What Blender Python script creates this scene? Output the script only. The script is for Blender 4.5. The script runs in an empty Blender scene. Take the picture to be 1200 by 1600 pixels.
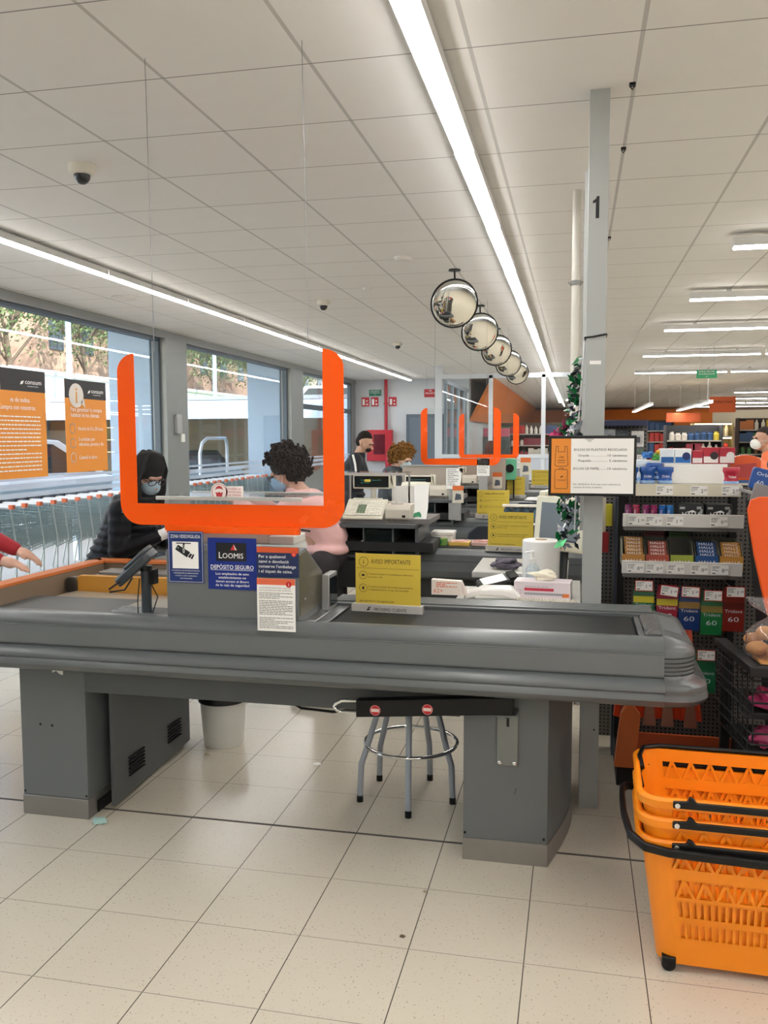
import bpy, bmesh, math, random
from mathutils import Vector, Matrix, Euler
R = math.radians
C = bpy.context.scene.collection
random.seed(7)
# ---------------------------------------------------------------- camera
cam_d = bpy.data.cameras.new('camera'); cam = bpy.data.objects.new('camera', cam_d); C.objects.link(cam)
_f, _yaw, _pit, _rol = 1355.7, .21743, .085398, -.0031765
cam_d.sensor_fit = 'HORIZONTAL'; cam_d.sensor_width = 36; cam_d.lens = _f / 1200 * 36
cam_d.clip_start = .05; cam_d.clip_end = 400
_cy, _sy = math.cos(_yaw), math.sin(_yaw)
_F0, _R0, _U0 = Vector((-_sy, _cy, 0)), Vector((_cy, _sy, 0)), Vector((0, 0, 1))
_F = _F0*math.cos(_pit) - _U0*math.sin(_pit); _U = _U0*math.cos(_pit) + _F0*math.sin(_pit)
_r = _R0*math.cos(_rol) + _U*math.sin(_rol); _u = _U*math.cos(_rol) - _R0*math.sin(_rol)
M = Matrix((_r, _u, -_F)).transposed().to_4x4(); M.translation = (0, 0, 1.6)
cam.matrix_world = M
bpy.context.scene.camera = cam
vs = bpy.context.scene.view_settings
ORD = ['first', 'second', 'third', 'fourth', 'fifth', 'sixth', 'seventh', 'eighth', 'ninth', 'tenth', 'eleventh', 'twelfth', 'thirteenth', 'fourteenth', 'fifteenth', 'sixteenth', 'seventeenth', 'eighteenth', 'nineteenth', 'twentieth', 'twenty-first', 'twenty-second']
vs.view_transform = 'Standard'; vs.look = 'None'; vs.gamma = 1; vs.use_curve_mapping = False
vs.exposure = 0.42
# ---------------------------------------------------------------- sky and sun
w = bpy.data.worlds.new('sky'); bpy.context.scene.world = w; w.use_nodes = True
nt = w.node_tree; bg = nt.nodes['Background']
sk = nt.nodes.new('ShaderNodeTexSky'); sk.sky_type = 'NISHITA'
sk.sun_disc = False; sk.sun_elevation = R(42); sk.sun_rotation = R(200); sk.air_density = 1.0; sk.dust_density = 2.0
nt.links.new(sk.outputs[0], bg.inputs[0]); bg.inputs[1].default_value = .62
sd = bpy.data.lights.new('sun', 'SUN'); sd.energy = 10.0; sd.angle = R(2); sd.color = (1, .95, .87)
so = bpy.data.objects.new('sun', sd); C.objects.link(so)
so.rotation_euler = Vector((-.60, .38, -.62)).to_track_quat('-Z', 'Y').to_euler()
LAMP = 26
# ---------------------------------------------------------------- materials
def lin(h):
    h = h.lstrip('#'); o = []
    for i in (0, 2, 4):
        c = int(h[i:i+2], 16)/255; o.append(c/12.92 if c <= .04045 else ((c+.055)/1.055)**2.4)
    return (*o, 1)
_mats = {}
def mat(name, col, rough=.5, metal=0, noise=0, nscale=8, bump=0, bscale=60, emit=0, alpha=1, spec=.5, coat=0, trans=0):
    if name in _mats: return _mats[name]
    m = bpy.data.materials.new(name); m.use_nodes = True; _mats[name] = m
    n = m.node_tree.nodes; l = m.node_tree.links; b = n['Principled BSDF']
    c = lin(col) if isinstance(col, str) else col
    b.inputs['Base Color'].default_value = c; b.inputs['Roughness'].default_value = rough; b.inputs['Metallic'].default_value = metal
    b.inputs['Specular IOR Level'].default_value = spec; b.inputs['Alpha'].default_value = alpha
    b.inputs['Coat Weight'].default_value = coat; b.inputs['Transmission Weight'].default_value = trans
    if emit: b.inputs['Emission Color'].default_value = c; b.inputs['Emission Strength'].default_value = emit
    if noise or bump:
        tc = n.new('ShaderNodeTexCoord')
    if noise:
        t = n.new('ShaderNodeTexNoise'); t.inputs['Scale'].default_value = nscale; t.inputs['Detail'].default_value = 5
        l.new(tc.outputs['Object'], t.inputs['Vector'])
        mx = n.new('ShaderNodeMix'); mx.data_type = 'RGBA'
        mx.inputs[6].default_value = tuple(x*(1-noise) for x in c[:3])+(1,); mx.inputs[7].default_value = tuple(min(1, x*(1+noise)) for x in c[:3])+(1,)
        l.new(t.outputs['Fac'], mx.inputs[0]); l.new(mx.outputs[2], b.inputs['Base Color'])
        mr = n.new('ShaderNodeMapRange'); mr.inputs[3].default_value = max(0, rough-.08); mr.inputs[4].default_value = min(1, rough+.1)
        l.new(t.outputs['Fac'], mr.inputs[0]); l.new(mr.outputs[0], b.inputs['Roughness'])
    if bump:
        t2 = n.new('ShaderNodeTexNoise'); t2.inputs['Scale'].default_value = bscale; t2.inputs['Detail'].default_value = 3
        l.new(tc.outputs['Object'], t2.inputs['Vector'])
        bp = n.new('ShaderNodeBump'); bp.inputs['Strength'].default_value = bump; bp.inputs['Distance'].default_value = .01
        l.new(t2.outputs['Fac'], bp.inputs['Height']); l.new(bp.outputs[0], b.inputs['Normal'])
    return m
def clear(name, tint=(1, 1, 1), refl=1.0, rough=0.0, film=0.0, filmcol=(.9, .92, .95)):
    # clear sheet: mostly transparent, mirror reflection growing by fresnel, a little milky film
    if name in _mats: return _mats[name]
    m = bpy.data.materials.new(name); m.use_nodes = True; _mats[name] = m
    n = m.node_tree.nodes; l = m.node_tree.links; n.clear()
    o = n.new('ShaderNodeOutputMaterial'); tr = n.new('ShaderNodeBsdfTransparent'); tr.inputs[0].default_value = (*tint, 1)
    gl = n.new('ShaderNodeBsdfGlossy'); gl.inputs['Roughness'].default_value = rough
    fr = n.new('ShaderNodeFresnel'); ge = n.new('ShaderNodeNewGeometry'); ir = n.new('ShaderNodeMapRange')
    ir.inputs[3].default_value = 1.45; ir.inputs[4].default_value = 1/1.45; l.new(ge.outputs['Backfacing'], ir.inputs[0]); l.new(ir.outputs[0], fr.inputs[0])
    mu = n.new('ShaderNodeMath'); mu.operation = 'MULTIPLY'; mu.inputs[1].default_value = refl; l.new(fr.outputs[0], mu.inputs[0])
    mx = n.new('ShaderNodeMixShader'); l.new(mu.outputs[0], mx.inputs[0]); l.new(tr.outputs[0], mx.inputs[1]); l.new(gl.outputs[0], mx.inputs[2])
    last = mx
    if film:
        df = n.new('ShaderNodeBsdfDiffuse'); df.inputs[0].default_value = (*filmcol, 1)
        m2 = n.new('ShaderNodeMixShader'); m2.inputs[0].default_value = film
        l.new(mx.outputs[0], m2.inputs[1]); l.new(df.outputs[0], m2.inputs[2]); last = m2
    l.new(last.outputs[0], o.inputs[0]); return m
def lampmat(name, col, strength):
    m = bpy.data.materials.new(name); m.use_nodes = True; _mats[name] = m
    n = m.node_tree.nodes; l = m.node_tree.links; n.clear()
    o = n.new('ShaderNodeOutputMaterial'); e = n.new('ShaderNodeEmission'); e.inputs[0].default_value = (*col, 1); e.inputs[1].default_value = strength
    l.new(e.outputs[0], o.inputs[0]); return m
ORANGE = mat('orange_acrylic', '#FB5A04', .25, noise=.03, nscale=3)
GREY = mat('grey_laminate', '#676B6C', .42, noise=.03, nscale=1.5)
GREYD = mat('dark_grey_metal', '#54585A', .4, noise=.03, nscale=2)
BUMP = mat('grey_bumper_plastic', '#5B5F60', .3, noise=.02, nscale=2)
CAPM = mat('end_cap_plastic', '#56595A', .27, noise=.02, nscale=2)
RUBBER = mat('black_belt_rubber', '#232526', .6, noise=.08, nscale=3, spec=.3)
BLACK = mat('black_plastic', '#0A0A0B', .4, noise=.1, nscale=10, spec=.35)
BLACKM = mat('black_matt', '#121213', .7, noise=.1, nscale=10)
STEEL = mat('brushed_steel', '#B9BABA', .3, 1, noise=.08, nscale=14)
CHROME = mat('chrome', '#E8E8E8', .08, 1)
GALV = mat('galvanised_wire', '#AEB9B8', .35, .7, noise=.1, nscale=12)
WHITE = mat('white_paint', '#E6E6E4', .5, noise=.02)
WHITEP = mat('white_plastic', '#E9E8E3', .3, noise=.02)
BEIGEP = mat('aged_beige_plastic', '#DAD5C4', .4, noise=.05, nscale=12)
PAPER = mat('white_paper', '#EFEEEA', .7, noise=.02)
INK = mat('black_ink', '#15161A', .6)
INKG = mat('grey_ink', '#6E6E6C', .7)
INKW = mat('white_ink', '#F4F4F2', .5)
YELLOW = mat('yellow_card', '#CFB540', .5, noise=.04, nscale=6)
BLUE = mat('blue_sticker', '#16306F', .4, noise=.03)
NAVY = mat('navy_sticker', '#1E2C55', .45, noise=.03)
RED = mat('red_paint', '#B3182B', .35, noise=.04)
POSTG = mat('post_grey_paint', '#A3A6A4', .45, noise=.04, nscale=4)
ALU = mat('anodised_aluminium', '#A9AAA8', .4, .6, noise=.03)
FRAMEG = mat('window_frame_grey', '#8A8C8B', .45, .3, noise=.04)
PLEXI = clear('clear_acrylic', (.985, .99, .99), .6, film=.008)
GLASS = clear('window_glass', (.93, .96, .97), 1.0, film=.006)
# ---------------------------------------------------------------- mesh builder
class MB:
    def __init__(s): s.v = []; s.f = []; s.mi = []; s.k = 0; s.T = Matrix()
    def m(s, k): s.k = k; return s
    def at(s, loc=(0, 0, 0), rot=(0, 0, 0)): s.T = Matrix.Translation(loc) @ Euler(rot).to_matrix().to_4x4(); return s
    def add(s, vs_, fs):
        b = len(s.v); s.v += [s.T @ Vector(p) for p in vs_]
        for f in fs: s.f.append([b+i for i in f]); s.mi.append(s.k)
        return s
    def box(s, x0, x1, y0, y1, z0, z1):
        return s.add([(x0,y0,z0),(x1,y0,z0),(x1,y1,z0),(x0,y1,z0),(x0,y0,z1),(x1,y0,z1),(x1,y1,z1),(x0,y1,z1)],
            [(3,2,1,0),(4,5,6,7),(0,1,5,4),(1,2,6,5),(2,3,7,6),(3,0,4,7)])
    def loft(s, rings, closed=True, caps=True, wrap=False):
        n = len(rings[0]); vs_ = [p for r_ in rings for p in r_]; fs = []
        m_ = len(rings)
        for i in range(m_ if wrap else m_-1):
            j = (i+1) % m_
            for k in range(n if closed else n-1):
                k2 = (k+1) % n
                fs.append((i*n+k, i*n+k2, j*n+k2, j*n+k))
        if caps and closed and not wrap:
            fs.append(tuple(range(n))[::-1]); fs.append(tuple((m_-1)*n+k for k in range(n)))
        return s.add(vs_, fs)
    def prism(s, poly, ax, a0, a1):
        def q(p, a): return {'x': (a, p[0], p[1]), 'y': (p[0], a, p[1]), 'z': (p[0], p[1], a)}[ax]
        return s.loft([[q(p, a0) for p in poly], [q(p, a1) for p in poly]])
    def cyl(s, p0, p1, r0, r1=None, n=16, caps=True):
        p0, p1 = Vector(p0), Vector(p1); r1 = r0 if r1 is None else r1
        d = (p1-p0).normalized(); a = d.orthogonal().normalized(); b = d.cross(a)
        return s.loft([[p + (a*math.cos(t)+b*math.sin(t))*r_ for t in [2*math.pi*i/n for i in range(n)]] for p, r_ in ((p0, r0), (p1, r1))], caps=caps)
    def tube(s, pts, r, n=8, closed=False, r2=None):
        pts = [Vector(p) for p in pts]; rings = []; up = None; N = len(pts)
        for i, p in enumerate(pts):
            if closed: d = pts[(i+1) % N]-pts[i-1]
            else: d = pts[min(i+1, N-1)]-pts[max(i-1, 0)]
            d.normalize()
            if up is None: up = d.orthogonal().normalized()
            up = (up - d*up.dot(d)).normalized(); b = d.cross(up)
            rr = r if r2 is None else r+(r2-r)*i/(N-1)
            rings.append([p+(up*math.cos(t)+b*math.sin(t))*rr for t in [2*math.pi*k/n for k in range(n)]])
        return s.loft(rings, wrap=closed)
    def lathe(s, prof, c=(0, 0, 0), n=24, caps=True):
        c = Vector(c)
        return s.loft([[c+Vector((r_*math.cos(t), r_*math.sin(t), z)) for t in [2*math.pi*i/n for i in range(n)]] for r_, z in prof], caps=caps)
    def ball(s, c, r, n=12, m_=8):
        if not isinstance(r, tuple): r = (r, r, r)
        c = Vector(c); rings = []
        for i in range(m_+1):
            a = math.pi*(i/m_) if 0 < i < m_ else (.02 if i == 0 else math.pi-.02)
            rings.append([c+Vector((r[0]*math.sin(a)*math.cos(t), r[1]*math.sin(a)*math.sin(t), -r[2]*math.cos(a))) for t in [2*math.pi*k/n for k in range(n)]])
        return s.loft(rings)
    def rrect(s, x0, x1, y0, y1, z0, z1, r, seg=4, ax='z'):
        return s.prism(rr(x0, x1, y0, y1, r, seg), ax, z0, z1)
    def build(s, name, mats, parent=None, bevel=0, smooth=True, sub=0, angle=38):
        me = bpy.data.meshes.new(name); off = Vector((0, 0, 0)); q = parent
        while q is not None: off += q.location; q = q.parent
        me.from_pydata([tuple(p-off) for p in s.v], [], s.f); 
        if not isinstance(mats, (list, tuple)): mats = [mats]
        for m_ in mats: me.materials.append(m_)
        me.polygons.foreach_set('material_index', s.mi)
        bm = bmesh.new(); bm.from_mesh(me); bmesh.ops.remove_doubles(bm, verts=bm.verts, dist=1e-6); bmesh.ops.recalc_face_normals(bm, faces=bm.faces); bm.to_mesh(me); bm.free()
        if smooth:
            me.polygons.foreach_set('use_smooth', [True]*len(me.polygons)); me.set_sharp_from_angle(angle=R(angle))
        me.update()
        o = bpy.data.objects.new(name, me); C.objects.link(o)
        if parent is not None: o.parent = parent
        if bevel:
            b = o.modifiers.new('bevel', 'BEVEL'); b.width = bevel; b.segments = 2; b.limit_method = 'ANGLE'; b.harden_normals = False
        if sub:
            b = o.modifiers.new('subdivision', 'SUBSURF'); b.levels = sub; b.render_levels = sub
        return o
def rr(x0, x1, y0, y1, r, seg=4):
    p = []
    for cx, cy, a in ((x1-r, y1-r, 0), (x0+r, y1-r, 90), (x0+r, y0+r, 180), (x1-r, y0+r, 270)):
        for i in range(seg+1):
            t = R(a+90*i/seg); p.append((cx+r*math.cos(t), cy+r*math.sin(t)))
    return p
def tag(o, label=None, cat=None, group=None, kind=None):
    if label: o['label'] = label
    if cat: o['category'] = cat
    if group: o['group'] = group
    if kind: o['kind'] = kind
    return o
def thing(name, loc, label, cat, group=None):
    o = bpy.data.objects.new(name, None); C.objects.link(o); o.location = loc; o.empty_display_size = .05
    return tag(o, label, cat, group)
def struct(o): o['kind'] = 'structure'; return o
def copy_tree(o, loc=None, rotz=None, label=None, group=None, parent=None):
    c = o.copy(); C.objects.link(c)
    if parent is not None: c.parent = parent
    if loc is not None: c.location = loc
    if rotz is not None: c.rotation_euler = (o.rotation_euler.x, o.rotation_euler.y, rotz)
    if label: c['label'] = label
    if group: c['group'] = group
    for ch in [k for k in bpy.data.objects if k.parent == o]: copy_tree(ch, parent=c)
    return c
def box(name, m_, x0, x1, y0, y1, z0, z1, parent=None, bevel=0):
    return MB().box(x0, x1, y0, y1, z0, z1).build(name, m_, parent, bevel)
# flat lettering: a plane frame (origin O, right X, up Y); items in metres from O
_tc = {}
def _glyphs(t, bold):
    k = (t, bold)
    if k in _tc: return _tc[k]
    cu = bpy.data.curves.new('t', 'FONT'); cu.body = t; cu.size = 1; cu.offset = 0 if 'M' in t else bold*.35; cu.resolution_u = 2
    o = bpy.data.objects.new('t', cu); C.objects.link(o)
    dg = bpy.context.evaluated_depsgraph_get(); me = bpy.data.meshes.new_from_object(o.evaluated_get(dg))
    v = [tuple(p.co) for p in me.vertices]; f = [tuple(p.vertices) for p in me.polygons]
    bpy.data.objects.remove(o); bpy.data.curves.remove(cu); bpy.data.meshes.remove(me)
    _tc[k] = (v, f); return v, f
class Flat:
    def __init__(s, O, X, Y, lift=.0006):
        s.O, s.X, s.Y = Vector(O), Vector(X).normalized(), Vector(Y).normalized(); s.N = s.X.cross(s.Y); s.l = lift; s.mb = MB()
    def p(s, x, y, k=1): return s.O+s.X*x+s.Y*y+s.N*s.l*k
    def text(s, t, x, y, h, w=None, bold=.0, al='l', k=1):
        # h = height of a capital letter, w = total width to fit
        v, f = _glyphs(t, bold)
        if not v: return s
        x0 = min(a[0] for a in v); x1 = max(a[0] for a in v); sc = h/.70
        sx = (w/(x1-x0)) if w else sc; W = sx*(x1-x0)
        ox = x if al == 'l' else (x-W/2 if al == 'c' else x-W)
        s.mb.add([s.p(ox+(a[0]-x0)*sx, y+a[1]*sc, k) for a in v], f); return s
    def rect(s, x0, x1, y0, y1, k=1): s.mb.add([s.p(x0, y0, k), s.p(x1, y0, k), s.p(x1, y1, k), s.p(x0, y1, k)], [(0, 1, 2, 3)]); return s
    def poly(s, pts, k=1): s.mb.add([s.p(a, b, k) for a, b in pts], [tuple(range(len(pts)))]); return s
    def disc(s, x, y, r, n=24, k=1, ry=None): return s.poly([(x+r*math.cos(2*math.pi*i/n), y+(ry or r)*math.sin(2*math.pi*i/n)) for i in range(n)], k)
    def line(s, pts, t, k=1, closed=False):
        n = len(pts); P_ = [Vector(p) for p in pts]
        for i in range(n if closed else n-1):
            a, b = P_[i], P_[(i+1) % n]; d = (b-a)
            if d.length < 1e-9: continue
            d = d.normalized(); nn = Vector((-d.y, d.x))*t/2; e = d*t*.45
            s.poly([tuple(a-e-nn), tuple(b+e-nn), tuple(b+e+nn), tuple(a-e+nn)], k)
        return s
    def ring(s, x, y, r, t, n=24, k=1): return s.line([(x+r*math.cos(2*math.pi*i/n), y+r*math.sin(2*math.pi*i/n)) for i in range(n)], t, k, True)
    def dashes(s, x0, x1, y0, n, pitch, t, k=1, seed=1):
        # rows of unreadable small print
        rg = random.Random(seed)
        for i in range(n):
            x = x0; y = y0-i*pitch; end = x1 if rg.random() < .7 else x0+(x1-x0)*rg.uniform(.4, .9)
            while x < end:
                L = rg.uniform(2, 7)*t; s.rect(x, min(x+L, end), y, y+t, k); x += L+t*.8
        return s
    def build(s, name, m_, parent=None): return s.mb.build(name, m_, parent, smooth=False)
# ---------------------------------------------------------------- floor and ceiling surfaces
def gridmat(name, base, x0, sx, wx, y0, sy, wy, cx, cy_, rough, noise, nscale, speck=None, bump=.0):
    m = bpy.data.materials.new(name); m.use_nodes = True; n = m.node_tree.nodes; l = m.node_tree.links; b = n['Principled BSDF']
    tc = n.new('ShaderNodeTexCoord'); sp = n.new('ShaderNodeSeparateXYZ'); l.new(tc.outputs['Object'], sp.inputs[0])
    def line(out, o0, s_, w_):
        a = n.new('ShaderNodeMath'); a.operation = 'SUBTRACT'; a.inputs[1].default_value = o0-s_/2; l.new(out, a.inputs[0])
        d = n.new('ShaderNodeMath'); d.operation = 'DIVIDE'; d.inputs[1].default_value = s_; l.new(a.outputs[0], d.inputs[0])
        f = n.new('ShaderNodeMath'); f.operation = 'FRACT'; l.new(d.outputs[0], f.inputs[0])
        c = n.new('ShaderNodeMath'); c.operation = 'SUBTRACT'; c.inputs[1].default_value = .5; l.new(f.outputs[0], c.inputs[0])
        e = n.new('ShaderNodeMath'); e.operation = 'ABSOLUTE'; l.new(c.outputs[0], e.inputs[0])
        g = n.new('ShaderNodeMath'); g.operation = 'LESS_THAN'; g.inputs[1].default_value = w_/2/s_; l.new(e.outputs[0], g.inputs[0]); return g.outputs[0]
    lx = line(sp.outputs[0], x0, sx, wx); ly = line(sp.outputs[1], y0, sy, wy)
    t = n.new('ShaderNodeTexNoise'); t.inputs['Scale'].default_value = nscale; t.inputs['Detail'].default_value = 6; l.new(tc.outputs['Object'], t.inputs['Vector'])
    c = lin(base); mx = n.new('ShaderNodeMix'); mx.data_type = 'RGBA'; mx.inputs[6].default_value = tuple(v*(1-noise) for v in c[:3])+(1,); mx.inputs[7].default_value = tuple(min(1, v*(1+noise)) for v in c[:3])+(1,)
    l.new(t.outputs['Fac'], mx.inputs[0]); last = mx.outputs[2]
    if speck:
        for sc, th, col in speck:
            vo = n.new('ShaderNodeTexVoronoi'); vo.inputs['Scale'].default_value = sc; l.new(tc.outputs['Object'], vo.inputs['Vector'])
            r_ = n.new('ShaderNodeMapRange'); r_.inputs[1].default_value = th+.04; r_.inputs[2].default_value = th; l.new(vo.outputs['Distance'], r_.inputs[0])
            k = n.new('ShaderNodeMix'); k.data_type = 'RGBA'; l.new(r_.outputs[0], k.inputs[0]); l.new(last, k.inputs[6]); k.inputs[7].default_value = lin(col); last = k.outputs[2]
    for msk, col in ((lx, cx), (ly, cy_)):
        k = n.new('ShaderNodeMix'); k.data_type = 'RGBA'; l.new(msk, k.inputs[0]); l.new(last, k.inputs[6]); k.inputs[7].default_value = lin(col); last = k.outputs[2]
    l.new(last, b.inputs['Base Color']); b.inputs['Roughness'].default_value = rough
    mm = n.new('ShaderNodeMath'); mm.operation = 'MAXIMUM'; l.new(lx, mm.inputs[0]); l.new(ly, mm.inputs[1])
    bp = n.new('ShaderNodeBump'); bp.invert = True; bp.inputs['Strength'].default_value = .4; bp.inputs['Distance'].default_value = .003; l.new(mm.outputs[0], bp.inputs['Height']); l.new(bp.outputs[0], b.inputs['Normal'])
    return m
FLOORM = gridmat('terrazzo_tiles', '#CFC7B6', -.132, .3575, .0035, 3.295, .3715, .0028, '#5B554C', '#8F887B', .24, .05, 2.5,
                 speck=((48, .10, '#A79E8C'), (75, .13, '#B7AE9C')))
CEILM = gridmat('mineral_ceiling_tiles', '#DEDCD8', .205, .6, .016, 3.25, .6, .007, '#B9B7B3', '#8B8A88', .9, .02, 6, speck=None)
struct(box('floor', FLOORM, -5.3, 16, -6, 43, -.12, 0))
struct(box('ceiling', CEILM, -5.3, 16, -6, 43, 3.0, 3.12))
struct(MB().box(-5.3, 16, 3.288, 3.2915, 0, .0012).box(-5.3, 16, 3.2955, 3.3005, 0, .0012).build('trim_1', mat('joint_dark', '#4A463F', .6)))
WALLM = mat('wall_paint_light_grey', '#C6C9CC', .7, noise=.02)
ORW = mat('orange_wall_paint', '#D9741C', .6, noise=.05)
# left glazed front: header, sill, piers
ml = MB().box(-5.42, -5.26, -6, 20.7, 2.9, 3.0).box(-5.42, -5.26, -6, 20.7, 0, .06)
ml.box(-5.42, -5.22, 10.52, 11.15, .06, 2.9).box(-5.42, -5.22, 15.62, 16.35, .06, 2.9).box(-5.42, -5.22, -6, 1.2, .06, 2.9)
ml.box(-5.40, -5.28, 20.35, 20.7, .06, 2.9)
struct(ml.build('wall_left', FRAMEG, bevel=.004))
def window(n, y0, y1, extra=()):
    f = MB()
    for a, b_, c, d in ((y0, y1, .06, .10), (y0, y1, 2.86, 2.9), (y0, y0+.045, .1, 2.86), (y1-.045, y1, .1, 2.86)) + tuple(extra): f.box(-5.38, -5.30, a, b_, c, d)
    fr = struct(f.build('window_%d' % n, mat('dark_blue_frame', '#41505C', .4), bevel=.003))
    MB().box(-5.345, -5.337, y0+.045, y1-.045, .1, 2.86).build('pane', GLASS, fr)
    mb_ = MB()
    for z0, z1 in ((1.02, 1.07), (1.10, 1.16), (1.19, 1.22)): mb_.box(-5.3362, -5.336, y0+.05, y1-.05, z0, z1)
    mb_.build('frosted_stripes', clear('frosted_film', (.8, .86, .92), .2, film=.45, filmcol=(.75, .82, .9)), fr)
window(1, 1.2, 10.52); window(2, 11.15, 15.62)
window(3, 16.35, 20.35, ((16.35, 20.35, 2.18, 2.28), (18.3, 18.38, .1, 2.18), (19.5, 19.58, .1, 2.86)))
# outer piers seen through the glass
struct(MB().box(-6.05, -5.45, 10.53, 10.75, -.15, 3.4).box(-6.1, -5.45, 15.63, 15.85, -.15, 3.4).build('trim_2', mat('pale_blue_cladding', '#9FB6CC', .5, noise=.04), bevel=.01))
# far walls
struct(box('wall_far', WALLM, -5.4, -2.5, 20.7, 20.85, 0, 3.0))
struct(box('wall_side', WALLM, -2.65, -2.5, 20.85, 43, 0, 3.0))
struct(box('wall_back', mat('far_wall_warm', '#8A7560', .7), -2.65, 16, 43, 43.15, 0, 3.0))
struct(box('wall_right', WALLM, 16, 16.15, -6, 43.15, 0, 3.0))
struct(box('wall_near', WALLM, -5.4, 16.15, -6.15, -6, 0, 3.0))
# orange sloping bulkhead over the side aisle, orange band on the end wall
struct(MB().prism([(-1.9, 2.998), (-2.0, 2.998), (-2.49, 2.05), (-2.49, 2.0), (-2.42, 2.0)], 'y', 20.86, 42.6).build('trim_3', ORW))
struct(MB().box(-2.4, 6.2, 42.8, 42.98, 1.95, 2.9).build('trim_4', ORW))
# ---------------------------------------------------------------- ceiling lamps
LED = lampmat('led_diffuser', (1.0, .975, .95), LAMP)
HOUS = mat('lamp_housing_white', '#D8D8D6', .4)
def lamp_len(name, L, label, group, axis, wd=.075):
    o = thing(name, (0, 0, 0), label, 'ceiling lamp', group)
    h = MB(); d = MB()
    if axis == 'y':
        h.box(-wd/2-.008, wd/2+.008, .01, L-.01, .012, .06); d.rrect(-wd/2, wd/2, 0.012, L-.012, 0, .025, .01)
    else:
        h.box(.01, L-.01, -wd/2-.008, wd/2+.008, .014, .075); d.rrect(.012, L-.012, -wd/2, wd/2, 0, .025, .01)
    h.build('housing', HOUS, o); d.build('diffuser', LED, o)
    c = MB()
    for t in (.2, .8):
        if axis == 'y': c.box(-.012, .012, L*t-.02, L*t+.02, .06, .075)
        else: c.box(L*t-.02, L*t+.02, -.012, .012, .075, .10)
    c.build('clip', STEEL, o)
    return o
p = lamp_len('linear_ceiling_lamp', 1.5, 'nearest white LED strip of the long bright row above the checkouts', 'long LED row over the checkouts', 'y', .078)
p.location = (-.53, 1.2, 2.925)
for k in list(range(-4, 0))+list(range(1, 22)): copy_tree(p, (-.53-.004*k, 1.2+1.5*k, 2.925), label=('%s LED strip from the viewer in the long bright row above the checkouts' % ORD[k]) if k > 0 else 'LED strip of the long checkout row, behind the viewpoint')  # strips behind the viewpoint are added to brighten surfaces facing it
p = lamp_len('linear_ceiling_lamp', 1.5, 'first LED strip from the viewer in the row beside the windows', 'LED row beside the windows', 'y', .06)
p.location = (-3.80, 2.1, 2.925)
for k in list(range(-4, 0))+list(range(1, 12)): copy_tree(p, (-3.80, 2.1+1.5*k, 2.925), label=('%s LED strip from the viewer in the row beside the windows' % ORD[k]) if k > 0 else 'LED strip of the window-side row, behind the viewpoint')  # the ones behind the viewpoint are extra fill for the counter fronts
ys = [6.5, 8.85, 11.3, 14.8, 18.7, 27.5, 32, 36, 40.3]
names = ['nearest', 'second', 'third', 'fourth', 'fifth', 'sixth', 'seventh', 'eighth', 'farthest']
p = None
for i, y in enumerate(ys):
    for k in range(6 if i < 5 else 5):
        x = 1.03 + k*1.86 + (.12 if i > 3 else 0) + (3.4 if i > 4 else 0)
        lb = '%s tube lamp from the left in the %s crosswise row over the aisles' % (ORD[k], names[i])
        if p is None: p = lamp_len('tube_ceiling_lamp', 1.8, lb, 'lamp row 1', 'x', .07); p.location = (x, y, 2.89); p['group'] = 'nearest crosswise lamp row'
        else: copy_tree(p, (x, y, 2.89), label=lb, group='%s crosswise lamp row' % names[i])
for j, y in enumerate((4.2, 1.9, -.4, -2.7, -5.0)):  # unseen rows added for more light from the viewer's side
    for k in range(5): copy_tree(p, (1.15+k*1.86, y, 2.89), label='tube lamp in a crosswise lamp row behind the viewpoint', group='crosswise lamp rows behind the viewpoint')
p = lamp_len('tube_pendant_lamp', 6, 'long pendant tube hung lengthwise above the far shelves, left one', None, 'y', .07); p.location = (1.6, 20, 2.3)
copy_tree(p, (2.7, 19, 2.3), label='long pendant tube hung lengthwise above the far shelves, right one')
for q in [k for k in bpy.data.objects if k.name.startswith('tube_pendant_lamp')]:
    h_ = MB()
    for yy in (.5, 5.5): h_.cyl((0, yy, .06), (0, yy, .70), .006, n=5)
    hh = h_.build('hanger_rods', STEEL); hh.parent = q
# ---------------------------------------------------------------- outdoors
struct(box('ground', mat('sunlit_concrete', '#A3A19A', .8, noise=.06, nscale=1), -70, -5.42, -20, 90, -.3, -.15))  # one even grey for the whole outdoor ground
struct(MB().box(-5.42, 16.2, 43.15, 60, 2.9, 3.4).box(-5.5, 16.2, -6.2, 43.2, 3.13, 3.5).box(-7.3, -5.5, -6.2, 19, 3.44, 3.52).build('roof', mat('roof_grey', '#888888', .8)))  # eave over the trolleys is added just out of view to shade them
o = thing('retaining_wall', (-18.5, 30, -.15), 'long white retaining wall behind the car park', 'wall')
MB().box(-18.7, -18.3, 2, 75, -.15, 3.85).build('wall', mat('white_render', '#E8E6E0', .8, noise=.03), o)
MB().box(-18.8, -18.2, 2, 75, 3.85, 3.98).build('coping', mat('pale_stone', '#D5D0C5', .8), o)
for y in (24, 27.6, 31.2, 52):
    MB().box(-18.29, -18.24, y, y+1.0, 1.9, 3.0).build('window', mat('dim_window', '#5A6370', .2), o)
struct(box('trim_5', mat('hillside', '#7A6F58', .9, noise=.3, nscale=2), -60, -18.72, 2, 75, -.2, 3.0))
HOUSE = [(-34, 14, 8, 12, 14, '#B9A893', 'beige house with a red tiled roof above the white wall, leftmost'),
         (-30, 34, 7, 11, 10.5, '#C4A28B', 'pink-beige house above the white wall behind bare trees'),
         (-30, 50, 7, 13, 10.5, '#A98B78', 'brown house with dark openings above the wall, right of the others'),
         (-29, 68, 7, 16, 10.5, '#B8A898', 'farthest pale house on the slope above the car park')]
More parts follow.
